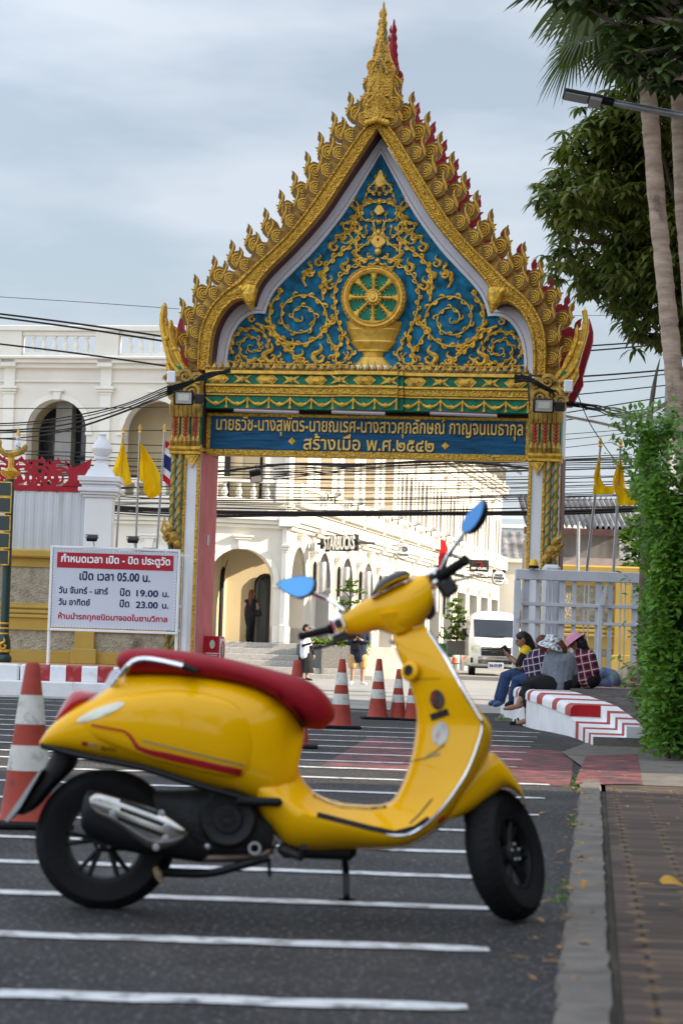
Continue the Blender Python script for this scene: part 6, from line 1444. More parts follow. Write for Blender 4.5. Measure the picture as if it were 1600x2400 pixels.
# ---- bush and tree behind the right temple wall
bt = thing('garden_tree', 'small light green tree behind the temple wall beside the hedge', 'tree', at(1490, 1330, 50)); cl = poly_cloud([(1470, 1215), (1452, 1255), (1460, 1290), (1455, 1320), (1462, 1345), (1600, 1350), (1600, 1180), (1500, 1190)], 50, .8, 170, 14); crown('crown', LEAF_LIGHT, bt, cl, 9, .26, .06, .5, 1, 2, .4)
tk = MB(); q = at(1500, 1345, 50); tk.tube([(q.x, 50, 0), (q.x, 50, q.z), at(1500, 1230, 50)], [.09, .07, .03], 8); tk.build('trunk', BARK, bt)
# ---- potted plants in the planters
def cloud_shrub(name, label, base, top_px, Y, pads, leafL, n, mat=LEAF_LIGHT, group=None):
    b = Vector(base); t = thing(name, label, 'shrub', b); top = at(*top_px, Y); m_ = MB(); m_.tube(catmull([b, b.lerp(top, .5) + Vector((.06, 0, 0)), top], 4), [.04 - .003 * k for k in range(9)], 6); C = []
    for px, py, r in pads:
        c = at(px, py, Y); m_.tube([b.lerp(top, max(0, min(1, (c.z - b.z) / (top.z - b.z + .01) - .08))), c], [.02, .012], 5)
        for k in range(n): C.append(c + Vector((rnd.gauss(0, r * .75), rnd.gauss(0, r * .75), abs(rnd.gauss(0, r * .4)))))
    m_.build('stem', BARK, t); crown('crown', mat, t, C, 7, leafL, leafL * .24, .2, 1, 2, .7); return t
cloud_shrub('cloud_shrub', 'small cloud pruned shrub in the dark granite planter', at(805, 1490, 70), (822, 1368), 70, [(822, 1368, .12), (808, 1388, .14), (836, 1392, .16), (820, 1378, .1), (806, 1420, .16), (830, 1416, .14), (812, 1440, .15)], .10, 26)
cs = cloud_shrub('column_shrub', 'tall narrow shrub growing in a square planter near the van', at(1068, 1508, 88), (1072, 1412), 88, [(1072, 1412, .13), (1066, 1428, .2), (1074, 1440, .2), (1064, 1455, .22), (1078, 1462, .22), (1068, 1478, .26), (1062, 1492, .3), (1076, 1494, .3), (1055, 1500, .3), (1084, 1502, .28)], .15, 26)
p = at(1070, 1535, 88.2); t = thing('planter', 'square dark planter holding the tall narrow shrub', 'planter', p); h = at(1070, 1503, 88).z; b = MB(); b.box(p.x - .38, p.x + .38, 87.8, 88.6, p.z, h, .02); b.build('box', GRAN_D, t); b = MB(); b.box(p.x - .34, p.x + .34, 87.85, 88.55, h + .001, h + .012); b.build('soil', SOIL, t)
p = at(1043, 1540, 90); t = thing('waste_bin', 'small green bin next to the square planter', 'bin', p); h = at(1043, 1508, 90).z - p.z; b = MB(); b.rings([[(p.x - w, p.y - w, p.z + z), (p.x + w, p.y - w, p.z + z), (p.x + w, p.y + w, p.z + z), (p.x - w, p.y + w, p.z + z)] for w, z in ((.24, 0), (.30, h * .85), (.33, h * .86), (.33, h))]); b.build('body', M('bin_green', (.03, .22, .09), .5, 0, .1), t)
C = [pm1[0] @ Vector((rnd.uniform(.1, pm1[1] - .1), rnd.uniform(.15, 1.1), .98)) for _ in range(60)]; f_ = crown('fern', LEAF_LIGHT, None, C, 9, .34, .05, 1.0, .8, 3, .9); tag(f_, 'low green ferns filling the dark granite planter', 'plant')
C = [at(848 + rnd.gauss(0, 6), 1512 + rnd.gauss(0, 12), 69.7) for _ in range(30)]; f_ = crown('fern', LEAF_LIGHT, None, C, 8, .25, .035, 1.2, .8, 3, .4); tag(f_, 'bright green fern hanging over the planter edge beside the man', 'plant')
# ---- pointed bare trunk behind the hedge
p = thing('dead_trunk', 'slender bare pointed brown trunk rising behind the hedge', 'dead tree', at(1515, 1060, 29)); P = [at(1514, 1080, 29), at(1520, 990, 29), at(1527, 935, 29), at(1536, 880, 29), at(1546, 838, 29)]
MB().tube(catmull([Vector((P[0].x, 29, 0))] + P, 4), [.05] * 4 + [.045] * 4 + [.04, .036, .033, .03, .028, .03, .026, .022, .018, .016, .012, .008, .003], 8).build('trunk', BARK, p)
# ---- street lamp reaching in from the right
yl = 27; t = thing('street_lamp', 'grey street lamp arm with a flat black edged lamp head against the sky', 'street lamp', (at(1760, 1500, yl).x, yl, 0)); xq = at(1760, 300, yl); MB().tube([(xq.x, yl, 0), (xq.x, yl, xq.z + .3)], [.09, .06], 12).build('pole', STEEL, t)
MB().tube([at(1414, 236, yl), at(1480, 249, yl), at(1600, 271, yl), xq], [.034, .04, .044, .048], 10).build('arm', STEEL, t); MB().tube([at(1408, 234, yl), at(1437, 240, yl)], [.05, .05], 10).build('collar', BLACK, t)
a = at(1319, 219, yl); b_ = at(1412, 237, yl); d = (b_ - a); L_ = d.length; m = Matrix.Translation(a) @ look(d, (0, .16, .98)).to_4x4(); hb = MB(); hb.box(-.13, .13, -.018, .022, 0, L_, .01); hb.xf(m).build('lamp_head', M('lamp_black', (.03, .027, .03), .5, 0, .1), t)
hb = MB(); hb.box(-.11, .11, -.030, -.0181, .02, L_ * .62); hb.box(-.12, .12, -.055, -.0181, L_ * .66, L_ * .95); hb.xf(m).build('lens', M('lamp_lens', (.30, .29, .29), .35, 0, .1), t)
t = thing('pipe_arm', 'long thin grey pipe slanting between the gate pillar and the bare trunk', 'pipe', at(1400, 990, 44)); MB().tube([at(1290, 966, 44), at(1400, 988, 44), at(1545, 1021, 44)], [.05, .045, .055], 8).build('pipe', STEEL, t)
t = thing('utility_pole', 'grey concrete utility pole partly behind the curved palm trunk', 'utility pole', (at(1566, 1000, 46).x, 46, 0)); a = at(1567, 880, 46); MB().tube([(a.x, 46, 0), (a.x + .02, 46, a.z)], [.16, .09], 10).build('pole', CONCRETE_L, t); b = MB(); b.box(a.x - .9, a.x + .9, 45.85, 45.95, a.z - .9, a.z - .8); b.build('cross_arm', STEEL, t)
# ================================================================ overhead cables
CAB = M('cable_black', (.012, .011, .012), .6, 0, 0)
cr = random.Random(11)
def cable(pts, r, label, group, sub=5):
    P = catmull([at(x, y, Y) for x, y, Y in pts], sub); o = MB().tube(P, r, 5).build('cable', CAB, None, P[0], sharp=180); tag(o, label, 'cable', group); return o
lab1 = 'thin black cable in the bundle strung across the street behind the gate'; g1 = 'street cables behind the gate'
for k in range(22):
    y0 = 1086 + k * 5.6 + cr.gauss(0, 3); y1 = 1078 + k * 6.0 + cr.gauss(0, 6); mid = (y0 + y1) / 2 + cr.uniform(2, 12); Y = 54 + cr.uniform(-3, 3)
    cable([(-60, y0 - cr.uniform(-20, 30), Y), (440, y0, Y), (860, mid, Y), (1260, y1, Y), (1620, y1 - cr.uniform(0, 16), Y)], cr.choice((.008, .010, .013, .016)), lab1, g1)
for k, (a, b_, c_) in enumerate(((1196, 1201, 1199), (1201, 1205, 1205), (1206, 1208, 1202), (1211, 1203, 1207))):
    cable([(-60, a - 30, 52), (440, a, 52), (860, b_, 52), (1260, c_, 52), (1620, c_ - 14, 52)], .03 - .005 * k, 'thick black cable running just above the arcade signs', 'thick street cables')
cable([(470, 1108, 50), (560, 1100, 50), (620, 1092, 50), (700, 1087, 50), (860, 1088, 50), (1060, 1080, 50), (1260, 1100, 50)], .028, 'thick taped cable rising from the pink pillar under the name board', None)
for k in range(5):
    y0 = 1065 + 4 * k; cable([(640, 1100 + 6 * k, 51), (860, 1120 + 3 * k - 30, 51), (1240, y0 + 10, 51), (1480, y0 + 2 * k, 51)], .011, lab1, g1)
lab2 = 'black cable sloping down past the parapet to the left eave of the gate'
for a, b_, r in ((735, 790, .02), (743, 801, .02), (806, 858, .018)): cable([(-60, a - 7, 46), (180, (a + b_) / 2 - 4, 45), (420, b_ + 4, 44)], r, lab2, 'cables over the left building')
cable([(-60, 692, 60), (180, 707, 60), (420, 724, 60)], .008, 'hair thin wire crossing the sky above the left building', None)
lab3 = 'black cable drooping across the left arches towards the gate floodlight'
for a, b_, c_, e in ((990, 975, 948, 905), (995, 982, 952, 910), (1006, 992, 958, 915), (1012, 1003, 964, 920), (1025, 1006, 966, 925)): cable([(-60, a + 4, 43), (60, a, 43), (170, b_, 42), (290, c_, 41), (395, e, 39.5)], cr.choice((.009, .012, .014)), lab3, 'cables across the left arches')
for a, b_ in ((957, 953), (1010, 1008), (1025, 1046), (1054, 1062), (1058, 1078), (1072, 1100)): cable([(-60, a, 55), (180, (a + b_) / 2 + 2, 55), (440, b_, 55)], .011, lab3, 'cables across the left arches')
lab4 = 'black cable crossing the sky between the right eave and the palms'
for a, b_, r in ((813, 798, .016), (826, 806, .016), (884, 868, .018), (899, 877, .012), (928, 902, .012), (971, 925, .012), (987, 950, .012), (1018, 998, .007), (1032, 1003, .007), (1051, 1018, .007)): cable([(1290, a + 2, 47), (1440, (a + b_) / 2 + 1, 47), (1640, b_ - 8, 47)], r, lab4, 'cables crossing the right sky')
cable([(1240, 740, 70), (1500, 739, 70), (1640, 738, 70)], .008, 'hair thin wire level across the right sky', None)
for k in range(7): cable([(1262, 902 + 3 * k, 39.5), (1325, 936 + 2 * k, 39.8), (1395, 948 + cr.uniform(0, 14), 40), (1440, 955 + cr.uniform(0, 30), 42), (1500, 962 + cr.uniform(-4, 20), 44), (1570, 941 + cr.uniform(-4, 6), 46)], cr.choice((.008, .011, .014)), 'tangled black cable looping from the right eave to the utility pole', 'tangled cables at the right eave')
cable([(1345, 905, 40), (1375, 980, 41), (1405, 1030, 42), (1450, 1090, 43), (1480, 1105, 44)], .009, 'loose wire falling steeply from the right eave to the flagpoles', None)
for k in range(8): cable([(392, 905 + 3 * k, 39.6), (440, 898 + cr.uniform(-3, 6), 39.6), (480, 880 + cr.uniform(-4, 8), 39.7), (540, 868 + cr.uniform(-5, 4), 39.6)], cr.choice((.012, .016, .02)), 'black cable tangled over the left capital of the gate', 'cables on the left capital')
for k in range(7): cable([(1205, 872 + 4 * k, 39.2), (1240, 888 + cr.uniform(-6, 8), 39.1), (1270, 905 + cr.uniform(-6, 6), 39.1), (1335, 938 + cr.uniform(-4, 6), 39.6)], cr.choice((.010, .014, .018)), 'black cable tangled over the right capital of the gate', 'cables on the right capital')
# ================================================================ lights on the gate
def flood(px, py, wpx, Y, label):
    c = at(px, py, Y); s = Y / FPX; w = wpx * s; t = thing('floodlight', label, 'floodlight', c); m = Matrix.Translation(c) @ Matrix.Rotation(radians(8), 4, 'X')
    b = MB(); b.box(-w / 2, w / 2, -.05, .06, -.12, .11, .02); b.xf(m).build('housing', BLACK, t); b = MB(); b.box(-w / 2 + .035, w / 2 - .035, -.056, -.0505, -.095, .085); b.xf(m).build('lens', M('flood_lens', (.42, .40, .36), .2, 0, .1, 5), t); b = MB(); b.box(-w / 2 + .075, w / 2 - .075, -.062, -.0565, -.045, .06); b.xf(m).build('reflector', M('flood_inner', (.62, .58, .50), .3, 0, .05), t)
    b = MB(); b.box(w / 2 + .01, w / 2 + .17, -.03, .06, -.09, .07, .015); b.box(-w / 2 + .05, w / 2 + .1, .061, .25, -.02, .02); b.xf(m).build('driver_box', M('box_grey_black', (.03, .03, .033), .4, 0, .1), t)
flood(431, 932, 47, 39.3, 'black floodlight on the left capital of the gate'); flood(1273, 950, 50, 38.7, 'black floodlight on the right capital of the gate')
p = at(600, 1116, 47); t = thing('floodlight', 'black floodlight hanging from the taped cable under the name board', 'floodlight', p); m = Matrix.Translation(p) @ Matrix.Rotation(-.2, 4, 'Y') @ Matrix.Rotation(.35, 4, 'X')
b = MB(); b.box(-.12, .12, -.04, .06, -.13, .13, .015); b.xf(m).build('housing', BLACK, t); b = MB(); b.box(-.10, .10, -.046, -.0405, -.11, .01); b.xf(m).build('lens', MATS['flood_lens'], t); MB().tube([p + Vector((0, 0, .12)), p + Vector((0, 0, .22))], .015, 5).build('bracket', BLACK, t)
for a, b_, lb in (((549, 962), (700, 967), 'left'), ((778, 966), (902, 970), 'middle'), ((1008, 969), (1164, 975), 'right')):
    p = at(*a, 39.55); q = at(*b_, 39.2); t = thing('tube_light', 'slim white fluorescent tube above the %s of the name board' % {'left': 'first words', 'middle': 'centre', 'right': 'last words'}[lb], 'tube light', (p + q) / 2); MB().tube([p, q], .028, 8).build('tube', M('tube_white', (.30, .25, .25), .35, 0, .05), t); b = MB(); b.tube([p + Vector((0, .05, .03)), q + Vector((0, .05, .03))], .022, 6); b.build('batten', MAROON, t)
for px, py, Y, lb in ((402, 884, 39.3, 'small white junction box on the left eave bracket'), (1331, 905, 39.0, 'white speaker box on the right eave bracket')):
    c = at(px, py, Y); t = thing('junction_box', lb, 'box', c); b = MB(); b.box(c.x - .07, c.x + .07, Y - .05, Y + .08, c.z - .10, c.z + .10, .015); b.build('housing', WHITE_CLEAN, t)
p = at(477, 1262, 39.8); t = thing('wall_plate', 'small grey metal plate on the pink pillar face', 'plate', p); b = MB(); q = gate.matrix_world
b.box(-.006, .0, -.07, .07, -.085, .085); b.xf(Matrix.Translation(GO) @ Matrix.Rotation(-GB, 4, 'Z') @ Matrix.Translation((li + .024, .62, zat(477, 1262, 40.4)))).build('panel', GREYM, t)
# ================================================================ fallen leaves
lv_ = MB(); p = gnd(1560, 2082, .016); V = []; F = []
add_leaf(V, F, p + Vector((-.11, 0, .012)), Vector((1, .1, .1)), Vector((0, 0, 1)), .085, .016, .25, 4); add_leaf(V, F, p + Vector((-.02, 0, .02)), Vector((1, .15, .55)), Vector((0, -.5, 1)), .105, .034, 1.2, 6)
m_ = MB(); m_.v = V; m_.f = F; o = m_.build('fallen_leaf', M('yellow_leaf', (.55, .30, .04), .6, 0, .2, 12, trans=.2), None, p, sharp=180); tag(o, 'large curled yellow leaf lying on the dark pavers', 'leaf')
V = []; F = []
for k in range(170):
    if k < 60: y = rnd.uniform(6.5, 17); x = along(KL, y).x + rnd.gauss(0, .05)
    elif k < 110: y = rnd.uniform(7, 21); x = along(KR, min(y, 17)).x + rnd.random() * 1.2
    else: y = rnd.uniform(8, 26); x = rnd.uniform(-2, 1.3)
    if k >= 110 and k % 3: continue
    add_leaf(V, F, Vector((x, y, .03 if k < 110 else .012)), Vector((rnd.gauss(0, 1), rnd.gauss(0, 1), .15)).normalized(), Vector((0, 0, 1)), rnd.uniform(.03, .07), rnd.uniform(.008, .016), .3, 3)
m_ = MB(); m_.v = V; m_.f = F; o = m_.build('leaf_litter', LEAF_DRY, None, (0, 10, 0), sharp=180); tag(o, 'scattered small dry leaves along the kerb', 'leaf litter', kind='stuff')
V = []; F = []
for k in range(200):
    y = rnd.choice((16.6, 17.2, 18.0, 24.2, 25.2, 13, 9)) + rnd.gauss(0, .3); x = along(KL, y).x + rnd.gauss(0, .04) if y < 20 else gnd(1350, 1725).x + rnd.gauss(0, .07); add_leaf(V, F, Vector((x, y, .005)), Vector((rnd.gauss(0, .6), rnd.gauss(0, .6), 1)).normalized(), Vector((0, -1, .2)), rnd.uniform(.02, .045), .004, .8, 2)
m_ = MB(); m_.v = V; m_.f = F; o = m_.build('grass', LEAF_HEDGE, None, (1, 17, 0), sharp=180); tag(o, 'small tufts of grass in the kerb joints', 'grass', kind='stuff')
# ================================================================ yellow scooter
YS = 8.22
PAINT = M('scooter_yellow', (.84, .43, .001), .26, 0, .02, 1, coat=.5, spec=.05)
SEATR = M('seat_red', (.27, .003, .012), .55, 0, .10, 30, .06, 160)
BLK_G = M('gloss_black', (.012, .012, .013), .28, 0, .05)
ENG = M('engine_black', (.018, .018, .019), .55, 0, .25, 20, .2, 60)
DECR = M('decal_red', (.42, .006, .012), .35, 0, 0, coat=.6)
sc0 = gnd(720, 2140); sc = thing('scooter', 'glossy yellow scooter with a red seat parked on the striped road', 'scooter', (sc0.x, YS, 0))
def S(px, py, dy=0.0): return at(px, py, YS + dy)
def loft(mb, pairs, n=2.4, seg=22, sub=5, dy=None):
    """pairs: (ax, ay, bx, by, half_width[, dy]) silhouettes in photo pixels"""
    A = []; B = []; Wd = []
    for q in pairs:
        d = q[5] if len(q) > 5 else 0; A.append(S(q[0], q[1], d)); B.append(S(q[2], q[3], d)); Wd.append(Vector((q[4], 0, 0)))
    A = catmull(A, sub); B = catmull(B, sub); Wd = catmull(Wd, sub); R = []
    for a, b, w in zip(A, B, Wd):
        c = (a + b) / 2; h = (a - b) / 2; r = []
        for k in range(seg):
            t = 2 * pi * k / seg; cs, sn = cos(t), sin(t)
            r.append(c + h * (abs(cs) ** (2 / n) * (1 if cs > 0 else -1)) + Vector((0, max(.004, w.x) * abs(sn) ** (2 / n) * (1 if sn > 0 else -1), 0)))
        R.append(r)
    return mb.rings(R)
def decal_points(bvh, pts):
    out = []
    for px, py in pts:
        d = ray(px, py).normalized(); h = bvh.ray_cast(EYE, d); out.append((h[0] - d * .003) if h[0] else at(px, py, YS - .2))
    return out
def ribbon_decal(name, bvh, line, wd, mat, parent, n=40):
    L = resample([(*p, 0) for p in line], n); mb = MB(); v = []; f = []
    for i in range(n):
        t = (L[min(n - 1, i + 1)] - L[max(0, i - 1)]).normalized(); nr = Vector((-t.y, t.x, 0)); w = wd(i / (n - 1)) if callable(wd) else wd
        v += decal_points(bvh, [(L[i].x + nr.x * w * k, L[i].y + nr.y * w * k) for k in (-1, 0, 1)])
    for i in range(n - 1):
        for k in range(2): a = 3 * i + k; f.append((a, a + 1, a + 4, a + 3))
    return mb.add(v, f).build(name, mat, parent)
def disc_decal(name, bvh, c, rx, ry, rot, mat, parent):
    v = [c] + [(c[0] + rx * s * cos(a) * cos(rot) - ry * s * sin(a) * sin(rot), c[1] + rx * s * cos(a) * sin(rot) + ry * s * sin(a) * cos(rot)) for s in (.5, 1) for a in [2 * pi * k / 20 for k in range(20)]]
    f = [(0, 1 + k, 1 + (k + 1) % 20) for k in range(20)] + [(1 + k, 21 + k, 21 + (k + 1) % 20, 1 + (k + 1) % 20) for k in range(20)]
    return MB().add(decal_points(bvh, v), f).build(name, mat, parent)
# rear body
rb = MB(); loft(rb, [(96, 1737, 98, 1746, .05), (124, 1699, 120, 1752, .095), (180, 1655, 165, 1762, .125), (245, 1618, 232, 1776, .145), (290, 1585, 300, 1789, .16), (345, 1573, 375, 1809, .178), (456, 1576, 460, 1834, .192), (540, 1588, 545, 1858, .19), (610, 1608, 600, 1880, .172), (655, 1634, 640, 1893, .15), (688, 1664, 668, 1880, .125), (708, 1694, 690, 1850, .11), (714, 1715, 699, 1800, .095)], 2.7)
body = rb.build('rear_body', PAINT, sc); bv = BVHTree.FromPolygons([tuple(p) for p in rb.v], rb.f)
# raised side cowl
cw = MB(); loft(cw, [(200, 1668, 196, 1722, .02, -.115), (260, 1640, 256, 1745, .035, -.135), (340, 1622, 340, 1775, .045, -.155), (430, 1618, 432, 1800, .05, -.165), (520, 1634, 520, 1820, .048, -.162), (570, 1660, 568, 1822, .042, -.15), (600, 1700, 596, 1805, .03, -.138), (612, 1735, 610, 1775, .012, -.13)], 2.3, 18)
cwl = cw.build('side_cowl', PAINT, sc); allb_ = MB(); allb_.v = rb.v + cw.v; allb_.f = rb.f + [tuple(i + len(rb.v) for i in f) for f in cw.f]; bvb = BVHTree.FromPolygons([tuple(p) for p in allb_.v], allb_.f)
ribbon_decal('red_stripe', bvb, [(214, 1699), (292, 1714), (305, 1725), (322, 1752), (345, 1762), (566, 1812)], lambda t: 2.6 + 5.8 * min(1, max(0, t * 3 - .6)), DECR, sc, 60)
ribbon_decal('grey_stripe', bvb, [(334, 1736), (574, 1795)], 2.0, M('decal_grey', (.30, .27, .15), .4, 0, 0), sc)
disc_decal('turn_signal', bvb, (236, 1669), 60, 11, -.37, M('signal_lens', (.62, .60, .5), .12, .2, .1, 12), sc)
def text_decal(s, bvh, x0, x1, yc, h, slope, mat, parent, shear=.3):
    t = text_mb(s, x1 - x0, h, .02, 0, 2); v = [((x0 + x1) / 2 + p.x + p.z * shear, yc - p.z + p.x * slope) for p in t.v if p.y > -.5]
    k = len(t.v); mb = MB(); pts = decal_points(bvh, [((x0 + x1) / 2 + p.x + p.z * shear, yc - p.z + p.x * slope) for p in t.v]); mb.v = pts; mb.f = t.f; mb.build('lettering', mat, parent, smooth=False)
text_decal('Sprint', bvb, 236, 272, 1756, 13, .16, M('decal_dark', (.10, .10, .06), .4, .3, 0), sc); text_decal('150', bvb, 208, 230, 1747, 11, .14, M('decal_white', (.6, .6, .58), .4, .2, 0), sc)
ribbon_decal('red_badge', bvb, [(192, 1742), (206, 1745)], 4.5, DECR, sc, 6)
# floor tunnel and leg shield: (inner, chrome edge, front) silhouettes
ST = [((919, 1491), (991, 1464), (996, 1470), .075), ((930, 1529), (1031, 1528), (1046, 1534), .15), ((953, 1583), (1060, 1583), (1076, 1588), .195), ((966, 1628), (1085, 1630), (1099, 1633), .215), ((974, 1663), (1107, 1668), (1127, 1668), .225), ((975, 1699), (1120, 1697), (1152, 1707), .23), ((968, 1753), (1106, 1750), (1146, 1762), .23), ((957, 1797), (1086, 1800), (1117, 1815), .225), ((944, 1833), (1062, 1840), (1092, 1855), .22), ((930, 1862), (1024, 1891), (1055, 1917), .212), ((910, 1882), (979, 1932), (1010, 1956), .205), ((868, 1889), (925, 1948), (938, 1989), .2), ((801, 1884), (815, 1926), (808, 1994), .2), ((765, 1873), (755, 1911), (725, 1998), .195), ((734, 1855), (705, 1893), (672, 1985), .18), ((707, 1822), (670, 1870), (640, 1952), .165), ((697, 1790), (630, 1850), (608, 1922), .15), ((690, 1770), (612, 1840), (598, 1885), .14)]
I_ = catmull([S(*q[0]) for q in ST], 4); C_ = catmull([S(*q[1]) for q in ST], 4); F_ = catmull([S(*q[2]) for q in ST], 4); W_ = catmull([Vector((q[3], 0, 0)) for q in ST], 4); R = []
for i, c, f, w in zip(I_, C_, F_, W_):
    w = w.x; hf = [(i, 0), (i.lerp(c, .01), -.30 * w), (i.lerp(c, .05), -.44 * w), (i.lerp(c, .18), -.52 * w), (i.lerp(c, .62), -.78 * w), (i.lerp(c, .9), -.95 * w), (c, -w), (c.lerp(f, .2), -.985 * w), (c.lerp(f, .55), -.82 * w), (c.lerp(f, .85), -.5 * w), (f, 0)]
    R.append([p + Vector((0, d, 0)) for p, d in hf] + [p + Vector((0, -d, 0)) for p, d in hf[-2:0:-1]])
ls = MB().rings(R); shield = ls.build('leg_shield', PAINT, sc, sharp=60); bvl = BVHTree.FromPolygons([tuple(p) for p in ls.v], ls.f)
CH = [q[1] for q in ST][:12]
for sg in (-1, 1):
    t = MB(); P = []; k = len(C_) * 44 // 69
    for c, w in list(zip(C_, W_))[1:46]: P.append(c + Vector((0, sg * (w.x + .002), 0)))
    t.tube(P, [.006] * 44 + [.002], 8); t.build('chrome_trim', CHROME, sc)
ribbon_decal('floor_strip', bvl, [(743, 1909), (801, 1924), (868, 1941), (925, 1953), (972, 1941), (1005, 1918)], 6.5, BLACK_RUBBER, sc, 50)
ribbon_decal('floor_mat', bvl, [(735, 1862), (768, 1878), (801, 1889), (868, 1893), (905, 1888)], 4.5, BLACK_RUBBER, sc, 30)
ribbon_decal('panel_gap', bvl, [(945, 1788), (1000, 1776), (1032, 1752), (1042, 1745)], 1.3, BLK_G, sc, 24); ribbon_decal('panel_gap', bvl, [(938, 1590), (980, 1592), (1030, 1590)], .8, M('gap_shadow', (.12, .07, .002), .5, 0, 0), sc, 16)
ribbon_decal('panel_gap', bvl, [(960, 1930), (985, 1905), (1012, 1872)], 1.6, BLK_G, sc, 16)
# key hole, stickers
kh = S(962, 1574, -.10); b = MB(); b.lathe([(.034, 0), (.032, .012), (.02, .018), (.018, .0)], 18, Matrix.Translation(kh) @ look((-.55, -.8, .2)).to_4x4(), cap=False); b.build('lock_surround', PAINT, sc); MB().lathe([(.018, 0), (.018, .010), (.001, .010)], 14, Matrix.Translation(kh) @ look((-.55, -.8, .2)).to_4x4()).build('key_lock', BLACK, sc)
STK = M('sticker_mix', (.05, .05, .045), .4, 0, .9, 60, stain=(.45, .02, .02), st=.52, ss=22); disc_decal('sticker', bvl, (1024, 1640), 17, 24, -.2, STK, sc); ribbon_decal('sticker', bvl, [(1008, 1682), (1050, 1668)], 8, M('sticker_black', (.03, .025, .025), .4, 0, .6, 50), sc, 10)
disc_decal('sticker', bvl, (1031, 1719), 19, 28, .2, M('sticker_white', (.55, .55, .52), .4, 0, .2, 30, stain=(.45, .08, .05), st=.50, ss=26), sc); text_decal('Custom', bvl, 999, 1030, 1768, 11, -.12, M('sticker_letters', (.45, .48, .35), .4, .2, 0), sc)
ribbon_decal('hook', bvl, [(914, 1500), (922, 1512)], 5, STEEL, sc, 6)
# seat
b = MB(); loft(b, [(276, 1552, 280, 1562, .06), (281, 1532, 294, 1582, .11), (311, 1520, 332, 1582, .135), (394, 1522, 400, 1584, .145), (497, 1536, 500, 1594, .145), (580, 1555, 578, 1608, .145), (650, 1573, 640, 1634, .15), (695, 1585, 684, 1672, .15), (735, 1603, 712, 1702, .14), (765, 1630, 736, 1710, .125), (783, 1662, 754, 1710, .10), (784, 1684, 768, 1700, .05)], 2.7)
seat = b.build('seat', SEATR, sc); bvs = BVHTree.FromPolygons([tuple(p) for p in b.v], b.f); text_decal('sprint', bvs, 385, 430, 1549, 7, .06, M('seat_badge', (.5, .3, .32), .5, .2, 0), sc)
ribbon_decal('seat_base', bvb, [(440, 1577), (540, 1592), (600, 1609), (650, 1634), (688, 1668), (712, 1706)], 4, BLACK, sc, 40)
for sg in (-1, 1):
    q = -.15 * sg if sg > 0 else .15; d = -.152 if sg < 0 else .152
    MB().tube(catmull([S(268, 1606, d * .7), S(280, 1588, d * .85), S(306, 1556, d), S(332, 1545, d), S(373, 1549, d), S(431, 1562, d)], 5), .0095, 8).build('grab_rail', CHROME, sc); MB().tube([S(428, 1561, d), S(462, 1574, d)], [.012, .010], 8).build('rail_end', BLACK, sc)
b = MB(); b.tube(catmull([S(268, 1606, -.10), S(262, 1612, 0), S(268, 1606, .10)], 4), .011, 8); b.tube([S(258, 1622, 0), S(282, 1580, 0)], .03, 8); b.build('rail_bracket', STEEL, sc)
b = MB(); b.tube(catmull([S(100, 1747, -.06), S(199, 1773, -.125), S(332, 1799, -.155), S(456, 1838, -.175), S(560, 1868, -.16), S(606, 1886, -.14)], 5), .012, 8); b.build('under_trim', BLACK, sc)
# tail light
b = MB(); loft(b, [(131, 1684, 138, 1692, .03), (150, 1650, 160, 1688, .06), (174, 1618, 190, 1668, .075), (214, 1618, 216, 1650, .075), (240, 1620, 238, 1634, .06)], 2.6, 16, 4); b.build('tail_light', M('tail_lens', (.40, .008, .015), .1, 0, .2, 20, coat=.8), sc)
b = MB(); loft(b, [(160, 1688, 166, 1692, .05, -.012), (185, 1660, 196, 1676, .07, -.012), (215, 1634, 222, 1654, .078, -.012), (244, 1618, 248, 1630, .06, -.012)], 2.6, 14, 4); b.build('clear_lens', M('clear_lens', (.62, .62, .64), .12, .5, .1, 12), sc)
# rear mudguard and number plate
b = MB(); loft(b, [(130, 1752, 186, 1772, .07), (112, 1786, 176, 1800, .07), (84, 1840, 128, 1848, .075), (60, 1878, 92, 1890, .07), (40, 1905, 62, 1908, .06)], 3, 14, 4); b.build('rear_mudguard', BLACK, sc)
b = MB(); P = [(108, 1800), (101, 1803), (22, 1917), (28, 1921), (56, 1890)]; b.prism([(S(*p).x, S(*p).z) for p in P], YS - .11, YS + .11); b.build('number_plate', M('plate_back', (.42, .43, .43), .4, .4, .15, 10), sc)
